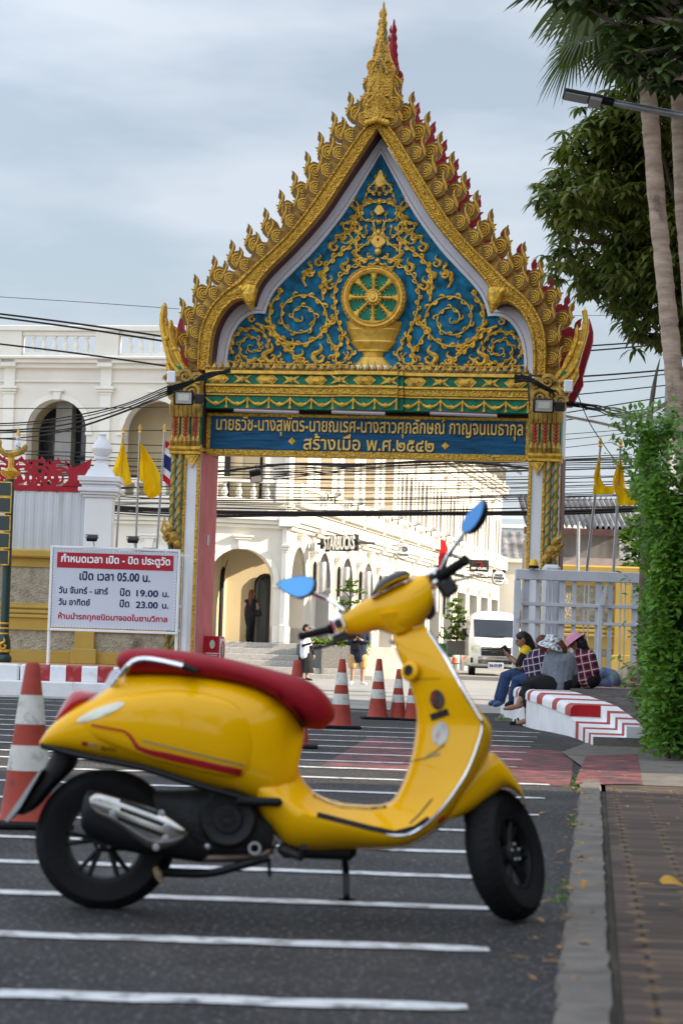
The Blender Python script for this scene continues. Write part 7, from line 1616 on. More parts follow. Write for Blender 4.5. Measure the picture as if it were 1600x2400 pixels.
# wheels
def wheel(name, M4, Rr, wd, rim=.15):
    w = thing(name, None, None, (0, 0, 0)); w.parent = sc; w['_o'] = list(sc['_o'])
    prof = [(rim, -wd * .36), (rim + .03, -wd * .46), (Rr - .035, -wd * .5), (Rr - .012, -wd * .36), (Rr, -wd * .12), (Rr, wd * .12), (Rr - .012, wd * .36), (Rr - .035, wd * .5), (rim + .03, wd * .46), (rim, wd * .36)]
    ty = MB().lathe(prof, 64, M4, cap=False)
    for k in range(40):
        a = 2 * pi * k / 40
        for s in (-1, 1):
            p = [Vector(((Rr - .013) * cos(a + .02 * s), (Rr - .013) * sin(a + .02 * s), s * wd * .38)), Vector(((Rr - .002) * cos(a + .09), (Rr - .002) * sin(a + .09), s * wd * .10))]; ty.tube([M4 @ q for q in p], .0035, 4)
    ty.build('tyre', BLACK_RUBBER, w)
    rm = MB().lathe([(rim + .004, -wd * .37), (rim - .012, -wd * .34), (rim - .02, -wd * .15), (rim - .02, wd * .15), (rim - .012, wd * .34), (rim + .004, wd * .37)], 48, M4, cap=False)
    for k in range(6):
        for s in (-.15, .15):
            a = 2 * pi * k / 6; rm.tube([M4 @ Vector((.03 * cos(a), .03 * sin(a), wd * .1)), M4 @ Vector(((rim - .016) * cos(a + s), (rim - .016) * sin(a + s), wd * .22))], [.011, .008], 6)
    rm.build('rim', BLACK, w); MB().lathe([(.001, wd * .35), (.03, wd * .35), (.042, wd * .25), (.045, -wd * .3), (.001, -wd * .3)], 20, M4).build('hub', ENG, w)
    b = MB()
    for k in range(5): a = 2 * pi * k / 5 + .3; b.ell(M4 @ Vector((.028 * cos(a), .028 * sin(a), wd * .36)), .006, .006, .006, 6, 5)
    b.build('bolts', STEEL, w); return w
wr = S(248, 1962); RR = .236; wheel('rear_wheel', Matrix.Translation((wr.x, YS, RR - .004)) @ Matrix.Rotation(pi / 2, 4, 'X'), RR, .12, .142)
al, ph = radians(62), radians(15); hV = Vector((cos(al), sin(al), 0)); ax = Vector((sin(al), -cos(al), 0)); up_ = (Vector((0, 0, 1)) * cos(ph) - ax * sin(ph)).normalized(); ax2 = hV.cross(up_).normalized()
if ax2.dot(ax) < 0: ax2 = -ax2
wf = S(1184, 2004); WFM = Matrix((hV, ax2.cross(hV), ax2)).transposed().to_4x4(); WFM.translation = Vector((wf.x, YS + .01, wf.z)); wheel('front_wheel', WFM, .224, .11, .128)
b = MB().lathe([(.095, -.035), (.095, -.042), (.07, -.042), (.07, -.035)], 32, WFM, cap=False); b.build('brake_disc', STEEL, sc); b = MB(); b.tube([WFM @ Vector((.02, .0, -.075)), WFM @ Vector((-.03, .14, -.085)), WFM @ Vector((-.05, .26, -.05))], [.022, .026, .03], 8); b.build('front_swingarm', ENG, sc)
# front mudguard
b = MB(); loft(b, [(1034, 1916, 1042, 1924, .05, -.10), (1058, 1852, 1078, 1914, .075, -.08), (1088, 1800, 1113, 1895, .09, -.05), (1120, 1768, 1150, 1866, .095, -.02), (1146, 1760, 1176, 1848, .098, .01), (1176, 1782, 1198, 1850, .095, .04), (1200, 1812, 1214, 1862, .085, .07), (1218, 1844, 1225, 1876, .07, .09), (1229, 1876, 1230, 1888, .04, .10)], 2.3, 20); b.build('front_mudguard', PAINT, sc)
b = MB(); b.ell(S(1030, 1916, -.19), .016, .012, .016); b.build('side_reflector', M('reflector_red', (.4, .01, .012), .2, 0, 0), sc)
# headset
b = MB(); loft(b, [(806, 1442, 813, 1488, .036, .12), (832, 1420, 850, 1486, .05, .09), (877, 1392, 888, 1478, .07, .05), (915, 1371, 925, 1488, .085, .01), (950, 1357, 965, 1474, .085, -.03), (978, 1349, 1000, 1446, .072, -.06), (999, 1346, 1017, 1412, .05, -.09)], 2.4, 22)
loft(b, [(888, 1440, 1004, 1424, .088), (902, 1468, 1000, 1446, .078), (918, 1490, 993, 1462, .066)], 2.5, 22); b.build('handlebar_cover', PAINT, sc)
b = MB(); loft(b, [(992, 1352, 1014, 1418, .055, -.075), (1014, 1400, 1020, 1440, .06, .02), (985, 1440, 1006, 1455, .05, .02)], 2.2, 14, 3); b.build('headset_shade', BLK_G, sc)  # black form standing in for the shade under the headset
b = MB(); loft(b, [(868, 1393, 872, 1398, .03, .05), (884, 1366, 892, 1390, .07, .05), (912, 1346, 920, 1376, .085, .04), (944, 1336, 946, 1362, .08, .03), (962, 1344, 960, 1354, .04, .02)], 2.3, 16); b.build('instrument_cowl', BLK_G, sc)
b = MB(); loft(b, [(880, 1388, 882, 1392, .06, .045), (905, 1369, 907, 1374, .087, .03), (935, 1354, 937, 1360, .085, .02), (955, 1347, 957, 1352, .06, .01)], 2.3, 14); b.build('cowl_stripe', PAINT, sc)
b = MB(); loft(b, [(868, 1400, 872, 1406, .05, .03), (900, 1380, 904, 1390, .075, .01), (935, 1364, 938, 1374, .08, -.02), (966, 1354, 967, 1362, .06, -.04)], 2.3, 14); b.build('instrument_rim', CHROME, sc)
def grip(pa, pb, da, db, r): 
    a, c = S(*pa, da), S(*pb, db); g = MB(); g.tube([a, a.lerp(c, .08), a.lerp(c, .1), a.lerp(c, .93), a.lerp(c, .94), c], [r * 1.5, r * 1.5, r, r * .95, r * 1.2, r * 1.15], 14)
    for k in range(12): t = .14 + .065 * k; q = a.lerp(c, t); q2 = a.lerp(c, t + .02); g.tube([q, q2], [r * 1.07, r * 1.07], 14)
    g.build('grip', BLACK_RUBBER, sc)
grip((778, 1474), (704, 1492), .13, .21, .0125); grip((1030, 1352), (1093, 1312), -.12, -.20, .0165)
def pod(px, py, d, l, r, dirpx, mat, name, sq=1.0):
    p = S(px, py, d); q = S(px + dirpx[0], py + dirpx[1], d); v = (q - p).normalized(); b = MB(); b.box(-r, r, -r * sq, r * sq, -l / 2, l / 2, r * .35); b.xf(Matrix.Translation(p) @ look(v, (0, -1, 0)).to_4x4()); b.build(name, mat, sc)
pod(793, 1460, .11, .052, .028, (30, -14), CHROME, 'switch_pod'); pod(793, 1462, .075, .026, .016, (30, -14), BLK_G, 'switch_button'); pod(806, 1492, .12, .08, .014, (30, -8), BLK_G, 'lever_mount')
pod(1016, 1352, -.105, .05, .030, (30, -20), CHROME, 'switch_pod'); pod(1012, 1352, -.14, .02, .012, (30, -20), BLK_G, 'switch_button'); pod(1048, 1376, -.115, .06, .032, (30, -20), BLK_G, 'brake_cylinder'); b = MB(); b.ell(S(1012, 1374, -.13), .014, .01, .014); b.build('indicator_bulb', M('bulb_amber', (.5, .2, .12), .3, 0, .1), sc)
b = MB(); b.tube(catmull([S(1060, 1362, -.12), S(1085, 1357, -.15), S(1110, 1349, -.18), S(1128, 1348, -.2)], 4), [.009] * 8 + [.010, .009, .009, .009, .010], 8, flat=.6); b.build('brake_lever', STEEL, sc); b = MB(); b.tube(catmull([S(800, 1494, .13), S(770, 1512, .17), S(735, 1520, .20)], 4), .006, 6); b.build('brake_lever', BLK_G, sc)
def mirror(outline, dy, nrm, stalk, sdy):
    P0 = S(*outline[0], dy); nrm = Vector(nrm).normalized(); P = [onplane(x, y, P0, nrm) for x, y in outline]; P = catmull(P + [P[0]], 4)[:-1]; c = sum(P, Vector()) / len(P); g = MB()
    R = []
    for k, (s, d) in enumerate(((1.0, 0.0), (1.02, -.006), (.97, -.016), (.8, -.028), (.45, -.036), (.05, -.038))): R.append([c + (p - c) * s + nrm * d for p in P])
    g.rings(R, True, True); o = g.build('mirror', BLK_G, sc); gl_ = MB(); gl_.add([c + (p - c) * .93 + nrm * .002 for p in P], [tuple(range(len(P)))]); gl_.build('mirror_glass', M('mirror_blue', (.09, .25, .48), .03, 1, 0), o)
    k = MB(); k.tube(catmull([S(x, y, d) for (x, y), d in zip(stalk, sdy)], 4), .0075, 8); k.build('mirror_stalk', CHROME, sc)
mirror([(646, 1369), (668, 1356), (703, 1350), (727, 1351), (738, 1361), (735, 1380), (722, 1395), (703, 1401), (688, 1398), (665, 1387)], .20, (-.45, -.84, .34), [(728, 1388), (745, 1396), (776, 1410), (806, 1432)], (.19, .18, .15, .11))
mirror([(1079, 1241), (1083, 1222), (1099, 1199), (1117, 1181), (1131, 1171), (1135, 1178), (1130, 1204), (1118, 1227), (1104, 1243), (1091, 1250)], -.20, (-.80, -.52, .34), [(1090, 1246), (1072, 1270), (1048, 1306), (1034, 1336)], (-.2, -.18, -.15, -.11))
# engine, exhaust, stands
b = MB(); loft(b, [(330, 1850, 340, 1990, .05, .02), (420, 1850, 430, 2010, .10), (500, 1850, 510, 2012, .12), (580, 1872, 590, 2010, .11), (640, 1900, 640, 2000, .09)], 4, 16, 3); b.box(wr.x, S(640, 1900).x, YS - .02, YS + .09, S(450, 2000).z, S(450, 1900).z, .02); b.build('engine', ENG, sc)
fc = S(535, 1918, -.12); FM = Matrix.Translation(fc) @ Matrix.Rotation(pi / 2, 4, 'X'); b = MB().lathe([(.001, .035), (.045, .035), (.05, .022), (.085, .03), (.098, .01), (.10, -.06), (.001, -.06)], 36, FM)
for k in range(16): a = 2 * pi * k / 16; b.tube([FM @ Vector((.015 * cos(a), .015 * sin(a), .037)), FM @ Vector((.04 * cos(a + .3), .04 * sin(a + .3), .037))], .003, 4)
b.build('fan_cover', ENG, sc)
b = MB(); loft(b, [(196, 1872, 192, 1940, .045, -.15), (215, 1852, 212, 1962, .062, -.15), (300, 1876, 285, 1992, .066, -.15), (400, 1915, 370, 2008, .06, -.15), (455, 1962, 430, 2016, .04, -.14), (492, 1998, 470, 2022, .02, -.12)], 2.4, 18); b.build('silencer', BLACK, sc)
b = MB(); loft(b, [(212, 1868, 214, 1896, .02, -.205), (228, 1858, 232, 1914, .024, -.205), (268, 1866, 276, 1936, .026, -.205), (340, 1888, 335, 1980, .026, -.203), (386, 1907, 372, 1992, .024, -.2), (430, 1938, 420, 1978, .018, -.195), (442, 1953, 438, 1962, .01, -.19)], 3, 16); o = b.build('heat_shield', M('shield_chrome', (.5, .48, .45), .2, 1, .25, 9), sc)
bvx = BVHTree.FromPolygons([tuple(p) for p in b.v], b.f)
for l_ in ([(282, 1874), (372, 1908)], [(282, 1896), (384, 1934)], [(276, 1918), (388, 1960)]): ribbon_decal('slot', bvx, l_, 4.6, BLACK, o, 14)
for x, y in ((264, 1907), (379, 1906), (389, 1938), (388, 1964), (366, 1986)): b = MB(); b.lathe([(.011, 0), (.011, .006), (.004, .007), (.001, .003)], 12, Matrix.Translation(decal_points(bvx, [(x, y)])[0]) @ Matrix.Rotation(pi / 2, 4, 'X')); b.build('bolt', STEEL, o)
MB().tube(catmull([S(470, 2012, -.12), S(520, 2012, -.12), S(580, 2010, -.10), S(620, 2002, -.08), S(645, 1970, -.06)], 4), .014, 8).build('exhaust_pipe', M('exhaust_steel', (.11, .075, .055), .45, .6, .5, 12), sc)
b = MB(); b.lathe([(.014, 0), (.022, .0), (.022, .02), (.014, .02)], 16, Matrix.Translation(S(597, 1987, -.13)) @ Matrix.Rotation(pi / 2, 4, 'X'), cap=False); b.build('engine_bolt', STEEL, sc); MB().ell(S(487, 1985, -.12), .014, .012, .014).build('engine_bolt', STEEL, sc)
b = MB(); b.box(S(720, 0).x, S(900, 0).x, YS - .08, YS + .10, S(800, 2012).z, S(800, 1975).z, .02); b.tube([S(660, 1990, -.14), S(705, 2008, -.16), S(712, 1985, -.18)], .016, 8); b.build('frame_underside', ENG, sc)
b = MB(); f0 = gnd(812, 2112); b.tube([S(806, 1995, .12), S(810, 2040, .14), Vector((f0.x, f0.y, .012))], [.013, .012, .012], 8); b.box(f0.x - .03, f0.x + .03, f0.y - .02, f0.y + .02, 0.001, .014, .004); b.build('side_stand', BLACK, sc)
b = MB(); b.tube(catmull([S(370, 2045, -.05), S(480, 2048, -.10), S(560, 2030, -.12), S(630, 2010, -.12)], 4), .014, 8); b.tube([S(630, 2012, .0), S(632, 2055, .0)], .006, 6); b.build('centre_stand', BLACK, sc); b = MB(); b.tube([S(366, 2036, -.10), S(372, 2052, -.12), S(378, 2068, -.12)], [.012, .014, .006], 8); b.build('stand_foot', M('tan_rubber', (.28, .20, .12), .7, 0, .1), sc)
b = MB(); b.box(S(622, 0).x, S(728, 0).x, YS - .178, YS - .12, S(680, 1884).z, S(680, 1864).z, .01); b.build('passenger_footrest', BLACK, sc)
# ================================================================ people
def plaid(name, base, dark, light, sc_):
    m, t, n, L, b = node_mat(name, .85); c = n.new('ShaderNodeTexCoord').outputs['Object']; mp_ = n.new('ShaderNodeMapping'); mp_.inputs['Rotation'].default_value = (0, .25, .5); L(c, mp_.inputs[0]); s = n.new('ShaderNodeSeparateXYZ'); L(mp_.outputs[0], s.inputs[0])
    def st(ax, lo, hi, off=0): f = mth(n, L, 'FRACT', mth(n, L, 'ADD', mth(n, L, 'MULTIPLY', s.outputs[ax], sc_), 20 + off)); return mth(n, L, 'MULTIPLY', mth(n, L, 'GREATER_THAN', f, lo), mth(n, L, 'LESS_THAN', f, hi))
    col = mixc(n, L, mth(n, L, 'MULTIPLY', mth(n, L, 'ADD', st(0, 0, .45), st(2, 0, .45)), .5), base, dark); col = mixc(n, L, mth(n, L, 'MAXIMUM', st(0, .62, .74), st(2, .62, .74)), col, light); L(col, b.inputs['Base Color']); return m
GREYK = M('grey_knit', (.17, .19, .22), .9, 0, .15, 30, .3, 120); JEANS = M('blue_denim', (.025, .045, .11), .85, 0, .25, 25); BLK_C = M('black_cloth', (.012, .012, .014), .85, 0, .2, 20); NAVYC = M('navy_cloth', (.014, .02, .045), .8, 0, .2, 15)
YEL_C = M('yellow_cloth', (.62, .42, .012), .8, 0, .1, 15); WHT_C = M('white_cloth', (.62, .64, .70), .8, 0, .06, 15); TAN_C = M('tan_cloth', (.45, .29, .13), .85, 0, .1, 20); BEIGE = M('beige_cloth', (.36, .29, .21), .85, 0, .15, 15); DEN_L = M('faded_denim', (.09, .13, .20), .85, 0, .3, 12); PINK_C = M('pink_cloth', (.62, .27, .40), .8, 0, .08, 10)
PL_P = plaid('purple_plaid', (.07, .02, .05), (.012, .012, .03), (.42, .38, .42), 11); PL_R = plaid('red_plaid', (.24, .02, .03), (.03, .01, .03), (.48, .42, .42), 9)
HATP = M('patterned_hat_cloth', (.5, .5, .52), .85, 0, .9, 34, stain=(.03, .03, .035), st=.52, ss=26)
def hand(ch, wrist, tip, pal, curl, s=1.0):
    """palm and five bent fingers added to the limb chains"""
    d = (tip - wrist).normalized(); n = pal.normalized(); sd = d.cross(n).normalized(); k = wrist + d * .075 * s
    ch.append(([wrist, wrist + d * .04 * s, k], [.024 * s, .030 * s, .030 * s])); ch.append(([wrist + d * .03 * s + sd * .02 * s, k + sd * .028 * s], [.018 * s, .016 * s])); ch.append(([wrist + d * .03 * s - sd * .02 * s, k - sd * .028 * s], [.018 * s, .016 * s]))
    for i, l in ((-1.5, .055), (-.5, .075), (.5, .082), (1.5, .07)):
        o = k + sd * i * .019 * s; a = o + d * l * .45 * s + n * curl * .012 * s; b = a + (d * (1 - curl * .6) + n * curl).normalized() * l * .35 * s; c = b + (d * (1 - curl) + n * curl * 1.2).normalized() * l * .25 * s; ch.append(([o, a, b, c], [.0098 * s, .009 * s, .0085 * s, .007 * s]))
    o = wrist + d * .025 * s + sd * .028 * s; ch.append(([o, o + sd * .03 * s + d * .03 * s + n * .01, o + sd * .034 * s + d * .06 * s + n * .022 * s], [.013 * s, .011 * s, .009 * s]))
def human(label, loc, head, face, neck, chest, pelvis, arms, legs, skin=SKIN, shirt=None, sleeve=1.0, tr=None, trleg=1.0, hair=HAIR, hairlen=.12, shoes=None, tw=.135, group=None, skirt=None, hair_ch=None, sleeve_mat=None, hr=.089, fat=1.0, nohair=False):
    t = thing('person', label, 'person', loc, 0, group); f = face.normalized(); up = Vector((0, 0, 1)); up = (up - f * up.dot(f)).normalized(); sd = f.cross(up); S_ = (neck - pelvis).length / .5
    ch = [([head - f * .012 + up * .012], [hr * .98]), ([head + f * .022 - up * .035, head + f * .03 - up * .075], [hr * .72, hr * .45]), ([head - up * .06, neck, neck.lerp(chest, .4)], [.048, .05, .06]),
          ([head + f * .082 + up * .012, head + f * .104 - up * .018], [.011, .016]), ([head + f * .078 - up * .052 - sd * .022, head + f * .088 - up * .052, head + f * .078 - up * .052 + sd * .022], .0115),
          ([head + sd * hr * .93 - up * .01, head + sd * hr * .98 + up * .02], .016), ([head - sd * hr * .93 - up * .01, head - sd * hr * .98 + up * .02], .016)]
    ax = (arms[0][0] - arms[1][0]).normalized(); ch.append(([neck.lerp(chest, .4), chest, chest.lerp(pelvis, .55), pelvis], [tw * .62, tw * .88, tw * .76, tw * .86])); ch.append(([arms[0][0], chest, arms[1][0]], [.05, .09, .05]))
    for sh, el, wr_, tip, pal in arms: ch.append(([sh, sh.lerp(el, .5), el, el.lerp(wr_, .35), wr_], [.048, .044, .038, .039, .026])); hand(ch, wr_, tip, pal, .5)
    for hp, kn, an, toe in legs: ch.append(([hp, hp.lerp(kn, .5), kn, kn.lerp(an, .3), an], [.085 * fat, .075 * fat, .054, .055, .036])); d = (toe - an); ch.append(([an + Vector((0, 0, -.03)) - d * .18, an.lerp(toe, .55) + Vector((0, 0, -.015)), toe], [.034, .036, .026]))
    blob('body', ch, skin, t, .0125)
    e = MB()
    for s in (-1, 1): e.ell(head + f * .083 + sd * s * .034 + up * .012, .013, .009, .008, 8, 6)
    e.build('eyes', M('eye_dark', (.02, .015, .012), .2, 0, 0), t); e = MB()
    e.tube([head + f * .089 - sd * .02 - up * .052, head + f * .096 - up * .05, head + f * .089 + sd * .02 - up * .052], .006, 5); e.build('mouth', M('lip', (.36, .12, .10), .5, 0, 0), t)
    if shirt:
        sc2 = [([neck.lerp(chest, .25), chest, chest.lerp(pelvis, .5), pelvis], [tw * .72, tw * 1.0, tw * .93, tw * 1.03]), ([arms[0][0], chest.lerp(neck, .2), arms[1][0]], [.066, .10, .066]), ([chest + ax * .07, pelvis + ax * .06], [tw * .8, tw * .85]), ([chest - ax * .07, pelvis - ax * .06], [tw * .8, tw * .85])]; sl_ = []
        for sh, el, wr_, tip, pal in arms: c_ = ([sh, sh.lerp(el, .5), el] + ([el.lerp(wr_, (sleeve - .5) * 2 * .93)] if sleeve > .5 else []), [.062, .058, .054] + ([.042] if sleeve > .5 else [])) if sleeve >= .5 else ([sh, sh.lerp(el, max(.05, sleeve * 2))], [.062, .06]); sl_.append(c_)
        if sleeve_mat: blob('shirt', sc2, shirt, t, .014); blob('sleeves', sl_, sleeve_mat, t, .013)
        else: blob('shirt', sc2 + sl_, shirt, t, .014)
    if tr:
        tc_ = [([pelvis + ax * .07, pelvis - ax * .07], [tw * .86, tw * .86])]
        for hp, kn, an, toe in legs: tc_.append(([hp, hp.lerp(kn, .5), kn] + ([kn.lerp(an, min(.96, (trleg - .5) * 2))] if trleg > .5 else []), [.102 * fat, .092 * fat, .075] + ([.062] if trleg > .5 else [])) if trleg >= .5 else ([hp, hp.lerp(kn, trleg * 2)], [.105 * fat, .10 * fat]))
        blob('trousers', tc_, tr, t, .014)
    if skirt:
        mt_, zb_, r0, r1, sh_ = skirt; R = []
        for k in range(9):
            q = k / 8; c = pelvis + Vector((sh_ * q, 0, .08 + (zb_ - pelvis.z - .08) * q)); r = r0 + (r1 - r0) * q; R.append([c + Vector((cos(a) * r * (1 + .07 * sin(a * 7 + q * 2) * q), sin(a) * r * .8 * (1 + .07 * sin(a * 7 + q) * q), 0)) for a in [2 * pi * j / 28 for j in range(28)]])
        MB().rings(R).build('skirt', mt_, t, sharp=80)
    if not nohair:
        hc = [([head - f * .022 + up * .03], [hr * 1.06]), ([head - f * .05 - up * .01], [hr * .95]), ([head + f * .035 + up * .075, head - f * .03 + up * .07], [.035, .05])]
        if hairlen > .1: hc.append(([head - f * .06, head - f * .085 - up * hairlen * .5, head - f * .085 - up * hairlen], [.085, .075, .04]))
        blob('hair', hc + (hair_ch or []), hair, t, .013)
    if shoes:
        for hp, kn, an, toe in legs: d = toe - an; b = [([an + Vector((0, 0, -.035)) - d * .22, an.lerp(toe, .5) + Vector((0, 0, -.02)), toe + d * .08], [.042, .044, .036])]; blob('shoe', b, shoes, t, .012)
    return t, f, up, sd
def JJ(Y): return lambda px, py, dy=0.0: at(px, py, Y + dy)
CT = 'people resting on the platform'
# woman with a phone, facing left
j = JJ(33.3)
t, f, u_, s_ = human('woman in yellow shirt with black sleeves sitting and looking at her phone', j(1212, 1590), j(1223, 1500), Vector((-1, -.15, -.35)), j(1232, 1519), j(1232, 1536), j(1222, 1576), [(j(1229, 1531, -.17), j(1214, 1559, -.2), j(1194, 1541, -.1), j(1186, 1532, -.08), Vector((-.3, .3, 1))), (j(1236, 1530, .17), j(1214, 1557, .2), j(1194, 1538, .05), j(1187, 1529, .05), Vector((-.3, -.3, 1)))], [(j(1222, 1578, -.08), j(1186, 1586, -.1), j(1174, 1640, -.1), j(1160, 1651, -.12)), (j(1224, 1578, .09), j(1183, 1583, .12), j(1166, 1638, .1), j(1150, 1648, .08))], SKIN_D, YEL_C, .52, JEANS, 1.0, HAIR, .30, M('blue_shoe', (.06, .10, .17), .7, 0, .1), .12, CT, sleeve_mat=BLK_C)
b = MB(); b.box(-.04, .04, -.006, .006, -.075, .075, .004); b.xf(Matrix.Translation(j(1185, 1525, -.02)) @ Matrix.Rotation(-.6, 4, 'Y')); o = b.build('phone', BLACK, None, j(1185, 1525)); tag(o, 'black phone held up by the woman in yellow', 'phone')
# purple plaid, seen from behind
j = JJ(32.2)
human('woman in dark purple plaid shirt sitting with her back turned between two others', j(1255, 1600), j(1268, 1509), Vector((-.5, .85, -.1)), j(1265, 1528), j(1260, 1544), j(1258, 1588), [(j(1243, 1538, .06), j(1228, 1564, .1), j(1238, 1585, .2), j(1232, 1590, .24), Vector((0, 0, 1))), (j(1278, 1538, -.1), j(1284, 1568, 0), j(1268, 1585, .15), j(1258, 1588, .2), Vector((0, 0, 1)))], [(j(1250, 1590, .05), j(1210, 1594, .2), j(1200, 1640, .25), j(1188, 1652, .2)), (j(1262, 1592, .1), j(1222, 1597, .3), j(1214, 1640, .3), j(1200, 1654, .25))], SKIN_D, PL_P, .95, JEANS, 1.0, HAIR_BR, .13, BLK_C, .14, CT)
# grey knit with patterned bucket hat
j = JJ(30.6)
t, f, u_, s_ = human('woman in grey cardigan and patterned bucket hat sitting on the kerb, one foot bare', j(1300, 1618), j(1297, 1515), Vector((-.85, .35, -.45)), j(1308, 1530), j(1312, 1548), j(1304, 1600), [(j(1285, 1543, .02), j(1275, 1574, -.05), j(1285, 1590, .15), j(1276, 1594, .2), Vector((0, 0, 1))), (j(1336, 1543, -.02), j(1346, 1574, .0), j(1326, 1588, .18), j(1312, 1592, .2), Vector((0, 0, 1)))], [(j(1294, 1602, -.05), j(1234, 1604, -.12), j(1236, 1683, -.15), j(1212, 1695, -.2)), (j(1296, 1600, .08), j(1240, 1598, .0), j(1214, 1650, -.1), j(1182, 1661, -.15))], SKIN_D, GREYK, .93, BLK_C, .80, HAIR_BR, .16, None, .155, CT, fat=1.15)
hd_ = j(1296, 1512); m = Matrix.Translation(hd_ + Vector((-.01, 0, .035))) @ look(Vector((.25, -.1, 1)), (0, 1, 0)).to_4x4()
o = MB().lathe([(.185, -.075), (.165, -.04), (.115, .0), (.108, .06), (.085, .09), (.001, .10)], 28, m, cap=False).build('bucket_hat', HATP, t)
# red plaid with a pink hat
j = JJ(33.6)
t, f, u_, s_ = human('woman in red plaid shirt and pink hat sitting on the ground facing away', j(1370, 1605), j(1352, 1508), Vector((-.9, .4, -.1)), j(1364, 1522), j(1368, 1540), j(1378, 1590), [(j(1352, 1535, .1), j(1342, 1565, .15), j(1338, 1590, .2), j(1332, 1597, .22), Vector((0, 0, 1))), (j(1386, 1540, -.12), j(1396, 1574, -.15), j(1384, 1596, -.1), j(1374, 1602, -.1), Vector((0, 0, 1)))], [(j(1372, 1596, .05), j(1336, 1585, .15), j(1345, 1606, .0), j(1330, 1609, 0)), (j(1376, 1597, .1), j(1345, 1590, .25), j(1350, 1608, .1), j(1338, 1610, .1))], SKIN_D, PL_R, .9, BLK_C, 1.0, HAIR, .14, BLK_C, .15, CT, hair_ch=[([j(1366, 1510), j(1374, 1522, -.05), j(1379, 1545, -.06)], [.05, .04, .02])])
m = Matrix.Translation(j(1345, 1500) + Vector((0, 0, .0))) @ look(Vector((-.62, .2, .8)), (0, 1, 0)).to_4x4(); MB().lathe([(.175, -.03), (.125, -.012), (.115, .05), (.085, .09), (.001, .105)], 28, m, cap=False).build('sun_hat', PINK_C, t)
# man lying on a mat
j = JJ(35.3)
ml = thing('floor_mat', 'thin red and white woven mat under the reclining man', 'mat', j(1450, 1612)); p = j(1450, 1611); MB().box(p.x - .50, p.x + .55, 34.9, 35.75, p.z - .012, p.z, .003).build('weave', stripe_mat('mat_stripes', 1, .09, (.5, .42, .42), (.36, .05, .07)), ml)
t, f, u_, s_ = human('man in beige jacket and faded jeans reclining on a mat beside the hedge', j(1450, 1610), j(1503, 1548), Vector((-.35, -.93, -.1)), j(1493, 1566), j(1482, 1578), j(1449, 1594), [(j(1474, 1566, -.15), j(1464, 1592, -.28), j(1474, 1601, -.32), j(1486, 1603, -.34), Vector((0, 0, -1))), (j(1497, 1580, .12), j(1497, 1604, .02), j(1484, 1606, -.12), j(1474, 1606, -.18), Vector((0, 0, -1)))], [(j(1444, 1589, -.02), j(1415, 1574, .0), j(1384, 1596, .05), j(1372, 1597, 0)), (j(1444, 1600, .05), j(1410, 1597, .05), j(1378, 1604, .1), j(1366, 1602, .1))], SKIN, BEIGE, .93, DEN_L, 1.0, HAIR, .08, BLK_C, .14, CT)
# walking woman, man with phone, woman under the arch
j = JJ(65)
gz = gnd(718, 1596).z; t, f, u_, s_ = human('woman in white shirt and long black skirt walking with sunglasses on', Vector((j(718, 1500).x, 65, 0)), j(719, 1473), Vector((.95, -.3, -.05)), j(716, 1487), j(714, 1499), j(713, 1537), [(j(713, 1494, -.15), j(708, 1514, -.2), j(727, 1508, -.25), j(735, 1504, -.25), Vector((0, 0, 1))), (j(720, 1494, .15), j(730, 1518, .18), j(735, 1534, .1), j(736, 1541, .1), Vector((-1, 0, 0)))], [(j(711, 1542, -.06), Vector((j(713, 1542).x, 65, .48)), Vector((j(722, 1542).x, 64.9, .09)), Vector((j(731, 1542).x, 64.9, .03))), (j(716, 1542, .06), Vector((j(716, 1542).x, 65, .48)), Vector((j(706, 1542).x, 65.1, .09)), Vector((j(714, 1542).x, 65, .03)))], SKIN, WHT_C, .34, None, 1, HAIR, .1, BLK_C, .125, None, (BLK_C, .22, .14, .24, .03), [([j(719, 1472), j(712, 1472)], [.06, .04])], None)
b = [([j(713, 1494, -.15).lerp(j(708, 1514, -.2), .7), j(708, 1514, -.2), j(727, 1508, -.25)], [.046, .043, .032]), ([j(720, 1494, .15).lerp(j(730, 1518, .18), .7), j(730, 1518, .18), j(735, 1534, .1)], [.046, .043, .032])]; blob('arm_sleeves', b, BLK_C, t, .013)
b = MB()
for s in (-1, 1): b.ell(j(719, 1473) + f * .09 + s_ * s * .034 + u_ * .014, .026, .014, .022, 10, 6)
b.build('sunglasses', BLACK, t)
j = JJ(61)
def st_leg(px, dy, tx): return (j(px, 1545, dy), Vector((j(px, 1545).x, 61 + dy, .46)), Vector((j(px, 1545).x, 61 + dy + .03, .09)), Vector((j(px + tx, 1545).x, 61 + dy - .15, .035)))
human('man in navy jacket and tan shorts standing and looking at his phone', Vector((j(840, 1500).x, 61, 0)), j(841, 1458), Vector((-.15, -.9, -.5)), j(840, 1472), j(840, 1486), j(839, 1538), [(j(821, 1482), j(819, 1505, -.05), j(833, 1499, -.28), j(840, 1494, -.3), Vector((0, .3, 1))), (j(860, 1482), j(862, 1506, -.05), j(847, 1500, -.28), j(840, 1497, -.32), Vector((0, .3, 1)))], [st_leg(826, 0, -3), st_leg(850, .05, 8)], SKIN, NAVYC, .9, TAN_C, .42, HAIR, .05, M('white_shoe', (.7, .7, .7), .6, 0, .05), .17, fat=1.1)
p = j(840, 1492, -.34); b = MB(); b.box(p.x - .038, p.x + .038, p.y - .006, p.y + .006, p.z - .07, p.z + .07, .004); o = b.build('phone', BLACK, None, p); tag(o, 'black phone in the hands of the man in navy', 'phone')
